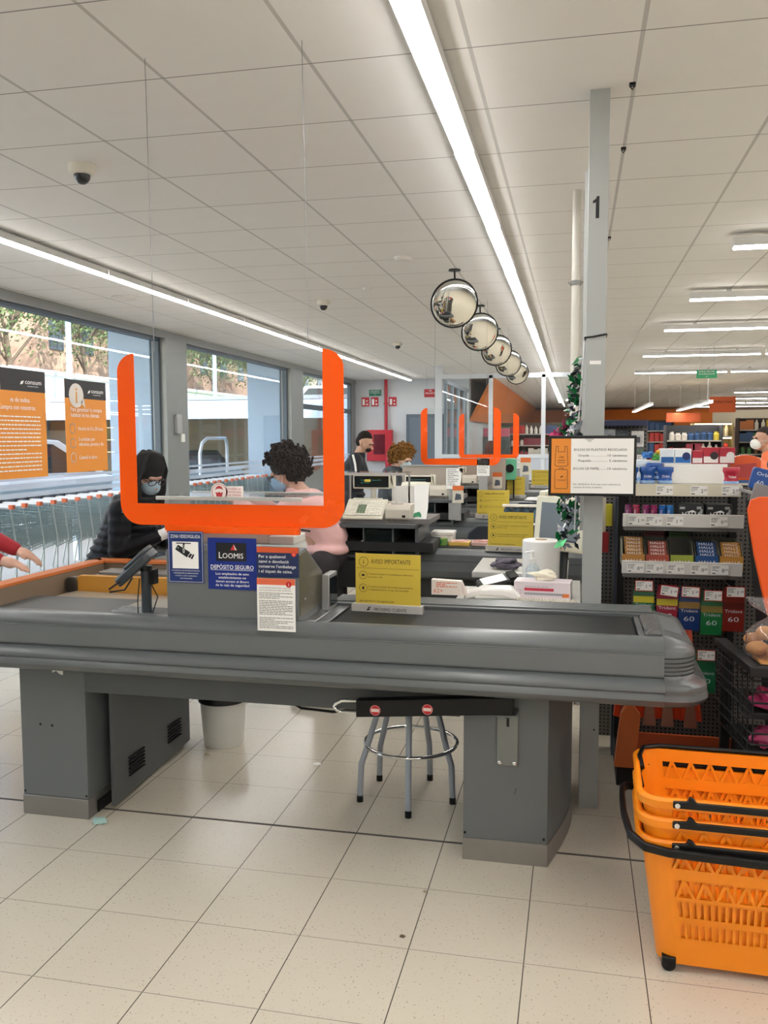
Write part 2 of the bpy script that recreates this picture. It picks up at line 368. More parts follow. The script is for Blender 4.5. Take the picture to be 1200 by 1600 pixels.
for x, y, dx, dy, h, col, lb in HOUSE:
    h += .6; o = thing('house', (x, y, 3.0), lb, 'house')
    MB().box(x, x+dx, y, y+dy, 3.0, h).build('wall', mat('house_'+col, col, .85, noise=.06), o)
    MB().prism([(x-.4, h), (x+dx+.5, h), (x+dx/2, h+1.6)], 'y', y-.4, y+dy+.4).build('roof', mat('roof_tile', '#A2563F', .85, noise=.2, nscale=5), o)
    for zz in (5.6, 8.3):
        if zz+1.5 > h: continue
        for k in range(4):
            yy = y+1+k*(dy-2)/3.6
            wn = MB().box(x+dx, x+dx+.06, yy, yy+1.1, zz, zz+1.4).build('window', mat('dim_window', '#5A6370', .2), o)
    MB().box(x+dx, x+dx+1.1, y+1, y+dy-1, 7.7, 7.85).box(x+dx+1.03, x+dx+1.1, y+1, y+dy-1, 7.85, 8.6).build('balcony', mat('balcony_white', '#CFC9BF', .8), o)
def car(name, loc, rz, col, label, L=4.2, H=1.46, van=False):
    o = thing(name, (0, 0, 0), label, 'van' if van else 'car')
    paint = mat('car_'+col, col, .18, .2, coat=1)
    s = L/4.2
    if van: low = [(-2.1, .3), (2.05, .3), (2.1, .75), (1.3, .98), (1.0, 1.05), (-2.1, 1.05)]; up = [(-2.08, 1.05), (1.15, 1.02), (.55, 1.75), (-2.0, 1.8)]
    else: low = [(-2.08, .3), (2.02, .3), (2.1, .5), (2.02, .78), (1.05, .93), (-2.0, .96), (-2.12, .6)]; up = [(-1.95, .93), (1.15, .93), (.35, 1.42), (-.2, 1.46), (-1.25, 1.42)]
    z = H/1.46 if not van else 1
    lo = [(a*s, b*z) for a, b in low]; uu = [(a*s, b*z) for a, b in up]
    MB().prism(lo, 'y', -.86, .86).build('body', paint, o, bevel=.07)
    cx = sum(a for a, _ in uu)/len(uu); k = .93
    MB().loft([[(a, y, b) for a, b in uu] if abs(y) < .8 else [(cx+(a-cx)*1.0, y, b) for a, b in uu] for y in (-.76, -.74, .74, .76)]).build('cabin', paint, o, bevel=.07)
    g = MB(); sc = [(cx+(a-cx)*.86, .95*z+(b-.95*z)*.82+.03) for a, b in uu]
    for sd_ in (-.772, .762): g.prism(sc, 'y', sd_, sd_+.01)
    g.build('side_window', mat('car_glass', '#232B33', .05), o)
    e = uu[-1]; f0 = uu[0]
    MB().loft([[(f0[0]-.012+.02, y, f0[1]+.04), (e[0]-.03, y, e[1]-.05), (e[0], y, e[1]-.06), (f0[0]+.05, y, f0[1]+.03)] for y in (-.62, .62)]).build('rear_window', mat('car_glass', '#232B33', .05), o)
    a_, b_ = uu[1], uu[2]
    MB().loft([[(a_[0]-.02, y, a_[1]+.04), (b_[0]+.035, y, b_[1]-.05), (b_[0], y, b_[1]-.06), (a_[0]-.06, y, a_[1]+.04)] for y in (-.66, .66)]).build('windscreen', mat('car_glass', '#232B33', .05), o)
    for sd_ in (-1, 1):
        MB().box(-2.13*s, -2.0*s, sd_*.80-.08, sd_*.80+.08, .68*z, .92*z).build('tail_light', mat('tail_red', '#C01020', .2), o, bevel=.02)
        MB().box(1.95*s, 2.08*s, sd_*.70-.1, sd_*.70+.1, .62*z, .76*z).build('headlight', mat('lamp_glass', '#D8DEE2', .1), o, bevel=.02)
        for wx in (-1.3*s, 1.3*s):
            q = MB().cyl((wx, sd_*.70, .31), (wx, sd_*.87, .31), .31, n=20).build('wheel', mat('tyre', '#1A1A1A', .7), o, bevel=.02)
            MB().cyl((wx, sd_*.86, .31), (wx, sd_*.885, .31), .19, n=12).build('hubcap', STEEL, q)
    MB().box(-2.14*s, -2.1*s, -.26, .26, .56*z, .67*z).build('number_plate', PAPER, o)
    o.location = loc; o.rotation_euler = (0, 0, rz); return o
car('car', (-9.6, 13.4, -.15), R(62), '#E2E6EA', 'white car parked nearest the windows, behind the trolley row', H=1.5).scale = (1.15, 1.15, 1.18)
car('car', (-13.4, 19.6, -.15), R(70), '#3E4650', 'dark estate car parked behind the white car')
car('car', (-11.3, 22.9, -.15), R(148), '#15181C', 'black hatchback under the carport showing its red tail lights')
car('car', (-13.9, 15.0, -.15), R(75), '#8795A6', 'blue-grey car at the left edge of the car park')
car('van', (-12.3, 40.5, 2.3), R(200), '#C9D2DC', 'light blue-grey van parked up on the terrace beyond the far window', van=True)
# carport
o = thing('carport', (-12, 24, -.15), 'open steel carport with a pale blue beam in the car park', 'carport')
MB().prism([(21.8, 2.62), (21.8, 2.72), (29, 2.95), (29, 2.85)], 'x', -18.1, -5.6).build('roof', mat('carport_roof', '#8C9299', .5, .3), o)
MB().box(-18.1, -5.6, 21.7, 21.82, 2.12, 2.6).build('beam', mat('pale_blue_steel', '#A9C4DC', .4), o)
for x in (-17.5, -15, -12.2, -8.15, -5.8): MB().box(x-.13, x+.13, 21.7, 21.95, -.15, 2.15).build('post', mat('pale_blue_steel', '#A9C4DC', .4), o, bevel=.01)
for x in (-17.8, -17, -14, -11, -8): MB().box(x-.06, x+.06, 21.8, 28.9, 2.4, 2.6).build('rafter', mat('dark_steel', '#5C656E', .4), o)
MB().box(-18.1, -5.6, 28.9, 29, -.15, 2.85).build('back_wall', mat('ochre_wall', '#C4B494', .85, noise=.08), o)
o = thing('street_lamp', (-11, 20.4, -.15), 'tall pale blue lamp post seen through the left window', 'street lamp')
MB().cyl((-17.3, 27.5, -.15), (-17.3, 27.5, 9.5), .11, .09, 12).build('pole', mat('pale_blue_steel', '#A9C4DC', .4), o)
MB().cyl((-17.3, 27.5, 9.4), (-16, 27.2, 9.6), .05, n=8).build('arm', mat('pale_blue_steel', '#A9C4DC', .4), o)
copy_tree(o, (-10.6, 32, -.15), label='tall pale blue lamp post seen through the middle window')
LEAF = mat('tree_leaf', '#5E7340', .7, noise=.35, nscale=1.5); BARK = mat('tree_bark', '#6B5B4B', .9, noise=.2, nscale=6)
def tree(x, y, z, h, rc, seed, label, nl=1800):
    rg = random.Random(seed); o = thing('tree', (x, y, z), label, 'tree')
    t = MB(); pts = [(x, y, z), (x+.1, y+.05, z+h*.25), (x-.05, y+.1, z+h*.45)]; t.tube(pts, .13, 8, r2=.09)
    tips = []
    for k in range(9):
        a = k*2.4+rg.random(); e = rg.uniform(.5, 1); p0 = Vector(pts[1 if k < 3 else 2])
        p1 = p0+Vector((math.cos(a)*rc*.45*e, math.sin(a)*rc*.45*e, h*.22)); p2 = p1+Vector((math.cos(a+.3)*rc*.35*e, math.sin(a+.3)*rc*.35*e, h*.25))
        t.tube([p0, p1, p2], .06, 6, r2=.02); tips += [p1, p2]
        for j in range(3):
            b = a+rg.uniform(-1, 1); p3 = p1.lerp(p2, rg.random())+Vector((math.cos(b)*rc*.35, math.sin(b)*rc*.35, h*.14)); t.tube([p1.lerp(p2, .3), p3], .03, 5, r2=.01); tips.append(p3)
    t.build('trunk', BARK, o)
    f = MB()
    for k in range(nl):
        c = rg.choice(tips)+Vector([rg.gauss(0, rc*.2) for _ in range(3)]); s_ = rg.uniform(.045, .11)
        a = Vector([rg.gauss(0, 1) for _ in range(3)]).normalized(); b = a.orthogonal().normalized()*s_; a = a.cross(b).normalized()*s_*.5
        f.add([c-b, c+a, c+b, c-a], [(0, 1, 2, 3)])
    f.build('foliage', LEAF, o, smooth=False)
TR = [(-20.5, 21, 5.2, 3.0), (-20, 24.5, 5.6, 3.0), (-20.5, 28.5, 5.4, 3.2), (-20, 32.8, 5.2, 3.0), (-20.5, 37.5, 5.6, 3.2), (-20, 42, 5.2, 3.0), (-20.5, 47.5, 5.4, 3.0), (-20, 53, 5, 3), (-20, 60, 5, 3), (-21, 17, 5.4, 3)]
for i, (x, y, h, rc) in enumerate(TR):
    tree(x, y, 3.0, h, rc*.72, i+3, ['olive green street tree on the terrace above the white wall', 'thin-leaved tree with bare branches above the white wall'][i % 2], 5000)
for ob in [k for k in bpy.data.objects if k.name.startswith('tree') and k.parent is None]: ob['group'] = 'trees above the white wall, ' + ('olive green' if 'olive' in ob['label'] else 'thin-leaved')
# kerbside grass bank and fence beyond the far door
tag(box('grass_bank', mat('grass', '#6F8A4A', .9, noise=.3, nscale=3), -18.2, -9, 38, 60, -.15, 2.3), 'green grass bank beyond the carport', 'grass')
o = thing('mesh_fence', (-9, 26, -.15), 'green wire mesh fence beyond the far door', 'fence')
mf = MB()
for k in range(24): mf.cyl((-9.2+k*.12, 33, -.15), (-9.2+k*.12, 33, 1.9), .008, n=4)
for k in range(16): mf.cyl((-9.2, 33, .1+k*.12), (-6.3, 33, .1+k*.12), .008, n=4)
mf.build('mesh_panel', mat('fence_green', '#5E8B6B', .5), o)
for x in (-9.25, -7.8, -6.25): MB().cyl((x, 33, -.15), (x, 33, 2.0), .03, n=8).build('post', mat('fence_green', '#5E8B6B', .5), o)
# ================================================================ front checkout counter
LX, RX = -3.1, .30
o = thing('checkout_counter', (-1.0, 3.4, 0), 'long grey checkout counter with black belt running across the foreground', 'checkout counter')
L1 = o
prof = [(3.62, .70), (3.62, .905), (3.60, .925), (3.10, .925), (3.06, .928), (3.02, .922), (3.0, .905), (2.992, .88), (2.985, .872), (2.985, .800), (2.990, .792), (2.985, .786), (2.962, .778), (2.948, .764), (2.945, .752), (2.952, .745), (2.945, .738), (2.942, .722), (2.952, .706), (2.97, .698), (3.2, .696)]
# front side and rim, one extrusion; the belt well and bag tray are let into it
MB().prism([(3.085, .70), (3.085, .912), (3.07, .917), (3.045, .920), (3.018, .915), (2.998, .900), (2.990, .882), (2.990, .874), (2.985, .872), (2.985, .796), (2.990, .790), (2.975, .785), (2.955, .777), (2.946, .765), (2.945, .754), (2.950, .748), (2.945, .741), (2.941, .726), (2.950, .708), (2.966, .699), (2.985, .696)], 'x', LX, RX).build('front_fascia', BUMP, o)
MB().box(LX, RX, 2.9835, 2.986, .800, .868).build('front_panel', GREY, o)
# end cap: rounded plan loft
def plan(i, z, x0=RX, x1=.455, y0=2.94, y1=3.66, r=.13):
    p = [(x0, y0+i)]; q = min(r-i*.5, x1-i-x0-.001)
    for k in range(9):
        t = R(-90+90*k/8); p.append((x1-i-q+q*math.cos(t), y0+i+q+q*math.sin(t)))
    for k in range(9):
        t = R(90*k/8); p.append((x1-i-q+q*math.cos(t), y1-i-q+q*math.sin(t)))
    p.append((x0, y1-i)); return [(a, b, z) for a, b in p]
ec = [(.045, .697), (.028, .699), (.010, .708), (0, .726), (.004, .742), (.006, .750), (.004, .756), (.006, .768), (.018, .780), (.034, .786), (.040, .790)]
for z in (.803, .817, .831, .845, .86): ec += [(.044, z-.004), (.050, z-.002), (.050, z), (.044, z+.002)]
ec += [(.046, .872), (.05, .885), (.057, .893), (.07, .899), (.15, .921)]
MB().loft([plan(i, z) for i, z in ec]).build('end_cap', CAPM, o)
MB().prism([(.312, .9195), (.378, .9015), (.378, .9030), (.312, .9212)], 'y', 3.17, 3.43).build('end_cap_inlay', mat('dark_gloss_inlay', '#6E7173', .3), o)
# belt bed and belt
MB().box(LX+.05, RX, 3.1, 3.62, .70, .86).box(-.98, RX, 3.43, 3.46, .86, .918).box(-.98, RX, 3.46, 3.62, .86, .915).build('bed', GREYD, o)
rb = MB()
for k in range(5): rb.rrect(3.468+.028*k, 3.488+.028*k, .915, .924, -.98, RX, .004, 2, 'x')
rb.build('back_rail', BUMP, o)
MB().box(.225, .245, 3.09, 3.43, .86, .912).build('belt_end_frame', BUMP, o, bevel=.003)
MB().rrect(.2465, .318, .862, .9205, 3.0845, 3.428, .008, 3, 'y').build('roller_cover', CAPM, o)
bl = MB().rrect(-.90, .225, .858, .908, 3.09, 3.43, .02, 4, 'y')
b = bl.build('conveyor_belt', RUBBER, o)
# transition plates between the belt and the scanner
MB().box(-1.0, -.955, 3.12, 3.43, .86, .908).build('transition_plate', STEEL, o, bevel=.002)
MB().box(-.953, -.905, 3.12, 3.43, .86, .907).build('transition_plate', mat('scratched_steel', '#8F9194', .35, .9, noise=.2, nscale=30), o, bevel=.002)
MB().box(-.99, -.9, 3.12, 3.43, .84, .862).build('belt_pan', BLACK, o)
# scanner deck and the grille left of the register box
MB().box(-1.56, -1.0, 3.12, 3.62, .86, .885).build('scanner_deck', STEEL, o)
g = MB()
for k in range(9): g.cyl((-1.90+.0, 3.14+.028*k, .873), (-1.56, 3.14+.028*k, .873), .008, n=8)
g.build('roller_grille', mat('grille_steel', '#77797A', .35, .7), o)
MB().box(-1.92, -1.56, 3.12, 3.62, .84, .866).build('grille_tray', mat('tray_grey', '#8F8A80', .5), o)
# bagging well
WD = mat('tan_laminate', '#A98F72', .5, noise=.05)
wl = MB().box(-2.50, -1.56, 3.62, 4.22, .80, .832).box(-2.50, -1.92, 3.12, 3.62, .80, .832)
wl.build('bag_tray', mat('bag_tray_steel', '#A39887', .35, .3, noise=.05), o)
MB().prism([(-2.56, 3.12), (-2.50, 3.12), (-2.47, 4.20), (-2.53, 4.24)], 'z', .74, .935).box(-2.53, -1.56, 4.20, 4.26, .74, .935).build('bag_well_wall', mat('brown_metal', '#7D6B58', .45, noise=.06), o, bevel=.004)
MB().prism([(-2.58, 3.12), (-2.50, 3.12), (-2.465, 4.18), (-2.54, 4.27)], 'z', .935, .95).box(-2.54, -1.56, 4.19, 4.27, .935, .95).build('edge_trim', mat('orange_edge_trim', '#C77038', .4), o, bevel=.005)
MB().rrect(-2.42, -1.60, .835, .925, 3.84, 3.87, .03, 4, 'y').build('divider_paddle', mat('ochre_paddle', '#C48A35', .4, noise=.03), o, bevel=.004)
MB().rrect(-2.47, -2.41, .835, .915, 3.83, 3.88, .02, 3, 'y').build('divider_hinge', mat('dark_hinge', '#4A4642', .35, .5), o, bevel=.003)
MB().prism([(-2.47, .836), (-1.6, .836), (-1.9, .842), (-2.4, .85)], 'y', 3.66, 3.82).build('sloping_plate', mat('bag_tray_steel', '#A39887', .35, .3), o)
rv = MB()
for k in range(4): rv.rrect(4.02+.035*k, 4.045+.035*k, .90, .915, -2.40, -1.60, .004, 2, 'x')
rv.box(-2.42, -1.60, 4.0, 4.18, .885, .90).build('ribbed_ledge', mat('ribbed_alu', '#8E8B86', .35, .6), o)
# under-beam and the two stands
MB().box(-1.975, -.41, 3.17, 3.26, .553, .70).build('under_beam', GREYD, o, bevel=.003)
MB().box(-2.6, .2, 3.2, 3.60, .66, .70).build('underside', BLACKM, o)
b1 = box('stand', GREY, -2.288, -1.982, 3.185, 3.70, .085, .70, o, bevel=.002)
MB().box(-2.29, -1.98, 3.18, 3.70, 0, .085).build('kick_plate', mat('scuffed_steel', '#9A9793', .35, .8, noise=.15, nscale=7), b1, bevel=.002)
sc = MB()
for x, z in ((-2.20, .678), (-2.145, .678), (-2.195, .397), (-2.14, .395), (-2.28, .10), (-1.99, .10)): sc.cyl((x, 3.1845, z), (x, 3.182, z), .005, n=8)
sc.build('screw_hole', BLACK, b1)
Flat((-2.10, 3.1835, .635), (1, 0, 0), (0, 0, 1)).poly([(-.03, .0), (-.01, .015), (-.005, .03), (.012, .028), (.022, .018), (.02, -.02), (.004, -.016), (-.012, -.004), (-.03, -.012)]).build('torn_label', PAPER, b1)
b2m = MB().prism([(-.397, 3.175), (-.083, 3.175)]+[(-.083+.085*math.sin(R(90*k/8)), 3.175+.5*(k/8)) for k in range(1, 9)]+[(-.397, 3.675)], 'z', .085, .70)
b2 = b2m.build('stand', GREY, o, bevel=.001)
MB().prism([(-.399, 3.170), (-.081, 3.170)]+[(-.081+.087*math.sin(R(90*k/8)), 3.17+.5*(k/8)) for k in range(1, 9)]+[(-.399, 3.68)], 'z', 0, .085).build('kick_plate', mat('scuffed_steel', '#9A9793', .35, .8), b2, bevel=.001)
sc = MB()
for x, z in ((-.39, .105), (-.095, .105)): sc.cyl((x, 3.1745, z), (x, 3.171, z), .005, n=8)
sc.build('screw_hole', BLACK, b2)
Flat((-.205, 3.1735, .27), (1, 0, 0), (0, 0, 1)).line([(0, 0), (.006, .022)], .002).build('scratch', INK, b2)
# side cabinet behind the left stand and its unhinged door
cb = MB().box(-2.28, -1.99, 3.70, 4.14, 0.02, .70).build('cabinet', BLACKM, o)
t = thing('cabinet_door', (-1.94, 3.7, 0), 'grey vented metal door leaning half open beside the left counter stand', 'cabinet door')
MB().prism([(-1.934, 3.285), (-1.918, 3.285), (-1.958, 4.12), (-1.974, 4.12)], 'z', .02, .60).build('door_panel', GREYD, t, bevel=.003)
v = MB()
for k in range(6): v.box(-1.925, -1.9185+.002, 3.42, 3.56, .10+.016*k, .106+.016*k)
v.build('vent_slots', BLACKM, t); v = MB()
for k in range(6): v.box(-1.947, -1.9385+.002, 3.84, 3.98, .10+.016*k, .106+.016*k)
v.build('vent_slots', BLACKM, t); v = MB()
v.build('vent_slots', BLACKM, t)
tag(MB().box(-1.99, -1.975, 3.25, 4.1, .005, .055).build('cable_rail', BLACK), 'black cable rail on the floor in the open cabinet gap', 'rail')
# ---------------------------------------------------------------- register box with its notices
t = thing('register_box', (-1.27, 3.2, .93), 'grey metal register housing on the front counter, covered in notices', 'register housing')
MB().prism([(3.045, .905), (3.045, 1.175), (3.14, 1.185), (3.36, 1.06), (3.36, .905)], 'x', -1.53, -1.0).build('housing', GREY, t, bevel=.003)
MB().prism([(3.06, .935), (3.06, 1.165), (3.14, 1.172), (3.345, 1.05), (3.345, .935)], 'x', -1.001, -.9975).build('side_plate', mat('olive_grey_metal', '#7C7867', .3, .6, noise=.05), t)
MB().cyl((-.998, 3.2, 1.0), (-.995, 3.2, 1.0), .005, n=10).cyl((-.998, 3.12, .99), (-.995, 3.12, .99), .004, n=10).build('screw', STEEL, t)
MB().box(-.985, -.955, 3.30, 3.42, .91, 1.055).build('sensor_frame', ALU, t, bevel=.003)
MB().box(-.953, -.952, 3.31, 3.41, .925, 1.04).build('sensor_glass', mat('dark_glass', '#1A1D20', .05), t)
MB().box(-1.53, -.995, 3.050, 3.054, 1.176, 1.243).build('clear_front', PLEXI, t)
MB().box(-1.56, -1.0, 3.06, 3.38, 1.372, 1.378).build('glass_tray', PLEXI, t)
MB().box(-1.57, -.985, 3.05, 3.065, 1.366, 1.38).build('tray_edge', mat('tray_edge_alu', '#CFCFCB', .3, .5), t, bevel=.002)
MB().box(-1.57, -.985, 3.37, 3.38, 1.366, 1.38).build('tray_edge', mat('tray_edge_alu', '#CFCFCB', .3, .5), t, bevel=.002)
MB().box(-1.49, -1.12, 3.18, 3.36, 1.185, 1.25).build('till_base', BEIGEP, t, bevel=.008)
MB().box(-1.15, -1.05, 3.15, 3.3, 1.19, 1.225).build('card_printer', mat('till_white', '#D8D6CE', .4), t, bevel=.005)
MB().tube([(-1.2, 3.2, 1.24), (-1.13, 3.16, 1.255), (-1.1, 3.2, 1.22), (-1.04, 3.17, 1.25), (-1.0, 3.2, 1.24)], .004, 6).build('cable', BLACK, t)
FR = ((1, 0, 0), (0, 0, 1))
def plate(name, label, x0, x1, z0, z1, y, m_, cat='notice', th=.002, parent=None):
    o_ = thing(name, ((x0+x1)/2, y, z0), label, cat) if parent is None else parent
    MB().box(x0, x1, y-th, y, z0, z1).build('panel', m_, o_)
    return o_, (lambda k=1: Flat((x0, y-th, z0), *FR, lift=.0005*k))
o_, F = plate('surveillance_notice', 'blue and white video surveillance notice with a camera pictogram', -1.519, -1.374, 1.050, 1.248, 3.043, BLUE)
W_, H_ = .145, .198
F().rect(.018, W_-.02, .055, .158).build('white_field', PAPER, o_)
f = F(2); f.text('ZONA VIDEOVIGILADA', W_/2, .172, .013, .122, .01, 'c').line([(.004, .004), (W_-.004, .004), (W_-.004, H_-.004), (.004, H_-.004)], .0012, closed=True)
for i, s_ in enumerate(['LEY ORGANICA 15/1999 DE PROTECCION DE DATOS', 'PUEDE EJERCITAR SUS DERECHOS ANTE', 'CONSUM S. COOP. VALENCIANA', 'AREA DE SEGURIDAD']): f.text(s_, W_/2, .045-.010*i, .0042, (.115, .10, .09, .05)[i], .01, 'c')
f.build('lettering', INKW, o_)
f = F(2); f.rect(.035, .095, .150, .154).rect(.062, .070, .118, .152).poly([(.030, .128), (.042, .146), (.092, .118), (.078, .098)]).poly([(.082, .100), (.092, .114), (.100, .110), (.090, .096)]).poly([(.092, .094), (.104, .112), (.108, .108), (.100, .092)])
f.build('camera_pictogram', INK, o_)
F(3).ring(.042, .134, .0022, .0012, 12).line([(.068, .145), (.068, .118), (.066, .115), (.063, .118), (.063, .132)], .002).build('pictogram_detail', PAPER, o_)
o_, F = plate('deposit_notice', 'blue security-deposit notice with a black logo block and red triangle', -1.356, -1.161, 1.030, 1.226, 3.043, mat('deposit_blue', '#0F2A80', .35))
W_, H_ = .195, .196
F().rect(.034, .155, .108, .178).build('logo_block', mat('logo_black', '#17181C', .4), o_)
F(2).poly([(.092, .150), (.105, .173), (.118, .150)]).build('red_triangle', mat('logo_red', '#C8252B', .4), o_)
F(3).poly([(.105, .173), (.118, .150), (.109, .152)]).build('pale_triangle_side', mat('logo_pale', '#E8C7C4', .4), o_)
f = F(2); f.text('L', .045, .119, .024, .014).text('OOMIS', .060, .119, .020, .083, .003)
f.text('DEPÓSITO SEGURO', W_/2, .078, .0155, .172, .02, 'c').rect(.012, .183, .0735, .075)
for i, s_ in enumerate(['Los empleados de este', 'establecimiento no', 'tienen acceso al dinero', 'de la caja de seguridad']): f.text(s_, W_/2, .056-.0145*i, .0088, (.133, .11, .133, .135)[i], .015, 'c')
f.build('lettering', INKW, o_)
o_, F = plate('returns_notice', 'navy notice with an orange top band about keeping the receipt', -1.159, -.996, 1.083, 1.196, 3.043, NAVY)
F().rect(0, .163, .092, .113).build('orange_band', mat('band_orange', '#D0562B', .4), o_)
F(2).disc(.145, .088, .0095).build('red_dot', mat('dot_red', '#D63A20', .4), o_)
f = F(3)
for i, s_ in enumerate(['Per a qualsevol', 'canvi o devolució', "conserve l'embalatge", 'i el tiquet de caixa.']): f.text(s_, .007, .072-.0185*i, .0115, (.105, .118, .146, .132)[i], .015)
f.text('i', .145, .083, .010, None, .02, 'c'); f.build('lettering', INKW, o_)
o_, F = plate('invoice_notice', 'white small-print notice with an orange band, taped lowest on the counter', -1.137, -.990, .893, 1.088, 2.980, PAPER)
F().rect(0, .147, .172, .195).build('orange_band', mat('band_orange2', '#DE6A48', .4), o_)
F(2).disc(.123, .175, .011).build('red_dot', mat('dot_red2', '#C41E22', .4), o_)
F(3).text('i', .123, .169, .012, None, .02, 'c').build('dot_letter', INKW, o_)
f = F(); f.text('AVISO IMPORTANTE PARA CLIENTES', .008, .158, .0052, .122, .02).text('QUE SOLICITEN FACTURA COMPLETA', .008, .149, .0052, .124, .02)
f.dashes(.008, .138, .140, 4, .0062, .0024, seed=3).dashes(.008, .138, .111, 9, .0062, .0026, seed=4).dashes(.008, .138, .048, 7, .0062, .0024, seed=5); f.build('lettering', INKG, o_)
# protective screen: clear sheet with orange U band
t = thing('protective_screen', (-1.26, 3.09, 1.25), 'large clear protective screen with an orange U-shaped border on the front counter', 'protective screen')
def uband(mb, x0, x1, z0, z1, wl, wr, hb, y0, y1, r=.085, tab=None, topr=.07):
    # outer outline with rounded lower corners and rounded outer tops
    def arc(cx, cz, rr_, a0, a1, n=8): return [(cx+rr_*math.cos(R(a0+(a1-a0)*i/n)), cz+rr_*math.sin(R(a0+(a1-a0)*i/n))) for i in range(n+1)]
    left = [(x0+wl, z1)]+[(x0+wl-(wl)*math.sin(R(90*i/8)), z1-topr+topr*math.cos(R(90*i/8))) for i in range(9)]+[(x0, z0+r)]
    mb.loft([[(a, y, b_) for a, b_ in left+[(x0+.001, z0+hb+.0), (x0+wl, z0+hb)]] for y in (y0, y1)]) if r <= hb else mb.loft([[(a, y, b_) for a, b_ in left[:-1]+[(x0, z0+r), (x0+wl, z0+r)]] for y in (y0, y1)])
    right = [(x1-wr, z1)]+[(x1-wr+wr*math.sin(R(90*i/8)), z1-topr+topr*math.cos(R(90*i/8))) for i in range(9)]+[(x1, z0+r), (x1-wr, z0+r)]
    mb.loft([[(a, y, b_) for a, b_ in right] for y in (y0, y1)])
    bot = [(x0+wl, z0+r), (x0+wl, z0+hb), (x1-wr, z0+hb), (x1-wr, z0+r)]+[(x1, z0+r)]+arc(x1-r, z0+r, r, 0, -90)+([(tab[1], z0), (tab[1], z0-tab[2]), (tab[0], z0-tab[2]), (tab[0], z0)] if tab else [])+arc(x0+r, z0+r, r, -90, -180)
    mb.loft([[(a, y, b_) for a, b_ in bot] for y in (y0, y1)])
u = MB(); uband(u, -1.735, -.830, 1.266, 1.925, .072, .080, .083, 3.082, 3.0835, tab=(-1.55, -1.008, .02))
u.build('orange_border', ORANGE, t, smooth=False)
MB().prism([(x, z) for x, z in rr(-1.735, -.830, 1.266, 1.925, .07, 5)], 'y', 3.084, 3.088).build('clear_sheet', clear('screen_acrylic', (.975, .985, .985), .5, film=.005), t)
MB().box(-1.53, -1.0, 3.055, 3.082, 1.24, 1.268).build('mounting_strip', ORANGE, t)
wr_ = MB().cyl((-1.578, 3.085, 1.93), (-1.578, 3.07, 3.0), .0012, n=5).build('hanging_wire', mat('wire_grey', '#77787A', .4, .6), t)
MB().cyl((-.965, 3.085, 1.93), (-.968, 3.06, 3.0), .0012, n=5).build('hanging_wire', mat('wire_grey', '#77787A', .4, .6), t)
# round mask sticker on the screen
o_ = thing('mask_sticker', (-1.32, 3.080, 1.37), 'round white sticker with a red masked face on the clear screen', 'sticker')
Flat((-1.322, 3.0815, 1.397), *FR).disc(0, 0, .034, 28).rect(.028, .098, -.024, .022).build('disc', mat('sticker_white', '#EFE6E2', .5), o_)
f = Flat((-1.322, 3.0815, 1.397), *FR, lift=.0012).ring(0, 0, .029, .002).poly([(-.016, .006), (-.012, .018), (0, .024), (.012, .018), (.016, .006), (.008, .012), (-.008, .012)]).poly([(-.015, 0), (-.006, -.004), (0, .001), (.006, -.004), (.015, 0), (.011, -.018), (0, -.024), (-.011, -.018)])
for i, s_ in enumerate(['CUIDA LA', 'PROTECCIÓN', 'DE TODOS']): f.text(s_, .036, .008-.012*i, .007, .052, .02)
f.build('face_mark', mat('sticker_red', '#B83138', .5), o_)
# card reader on its post
t = thing('card_reader', (-1.73, 3.27, .87), 'dark grey card payment terminal tilted on a short post', 'card reader')
MB().cyl((-1.735, 3.27, .868), (-1.735, 3.27, 1.06), .021, n=20).build('post', mat('slate_plastic', '#41474C', .4), t)
MB().cyl((-1.735, 3.27, 1.055), (-1.735, 3.27, 1.075), .026, n=20).box(-1.712, -1.69, 3.25, 3.29, 1.0, 1.06).build('collar', BLACK, t)
a = R(-38)
m_ = MB(); m_.at((-1.765, 3.24, 1.075), (R(18), a, R(-12))); m_.prism(rr(-.105, .105, -.045, .045, .02, 3), 'z', -.022, .014); m_.prism(rr(-.03, .105, -.045, .045, .02, 3), 'z', .012, .028)
m_.build('terminal_body', mat('slate_plastic', '#41474C', .4), t, bevel=.006)
m_ = MB(); m_.at((-1.765, 3.24, 1.075), (R(18), a, R(-12))); m_.box(-.015, .09, -.036, .036, .0285, .031); m_.build('display', mat('dark_glass', '#1A1D20', .05), t)
m_ = MB(); m_.at((-1.765, 3.24, 1.075), (R(18), a, R(-12)))
for i in range(3):
    for j in range(4): m_.box(-.095+.018*j, -.082+.018*j, -.033+.023*i, -.015+.023*i, .0145, .019)
m_.build('keypad', mat('key_grey', '#9AA0A3', .5), t, bevel=.002)
MB().tube([(-1.80, 3.22, 1.03), (-1.86, 3.19, .985), (-1.85, 3.18, .975), (-1.79, 3.19, .985), (-1.77, 3.22, 1.03)], .004, 6).build('card_guard', BLACK, t)
MB().tube([(-1.72, 3.28, 1.0), (-1.70, 3.3, .94), (-1.71, 3.27, .875)], .0025, 6).tube([(-1.76, 3.26, 1.02), (-1.765, 3.25, .93), (-1.76, 3.24, .875)], .0025, 6).build('cable', BLACK, t)
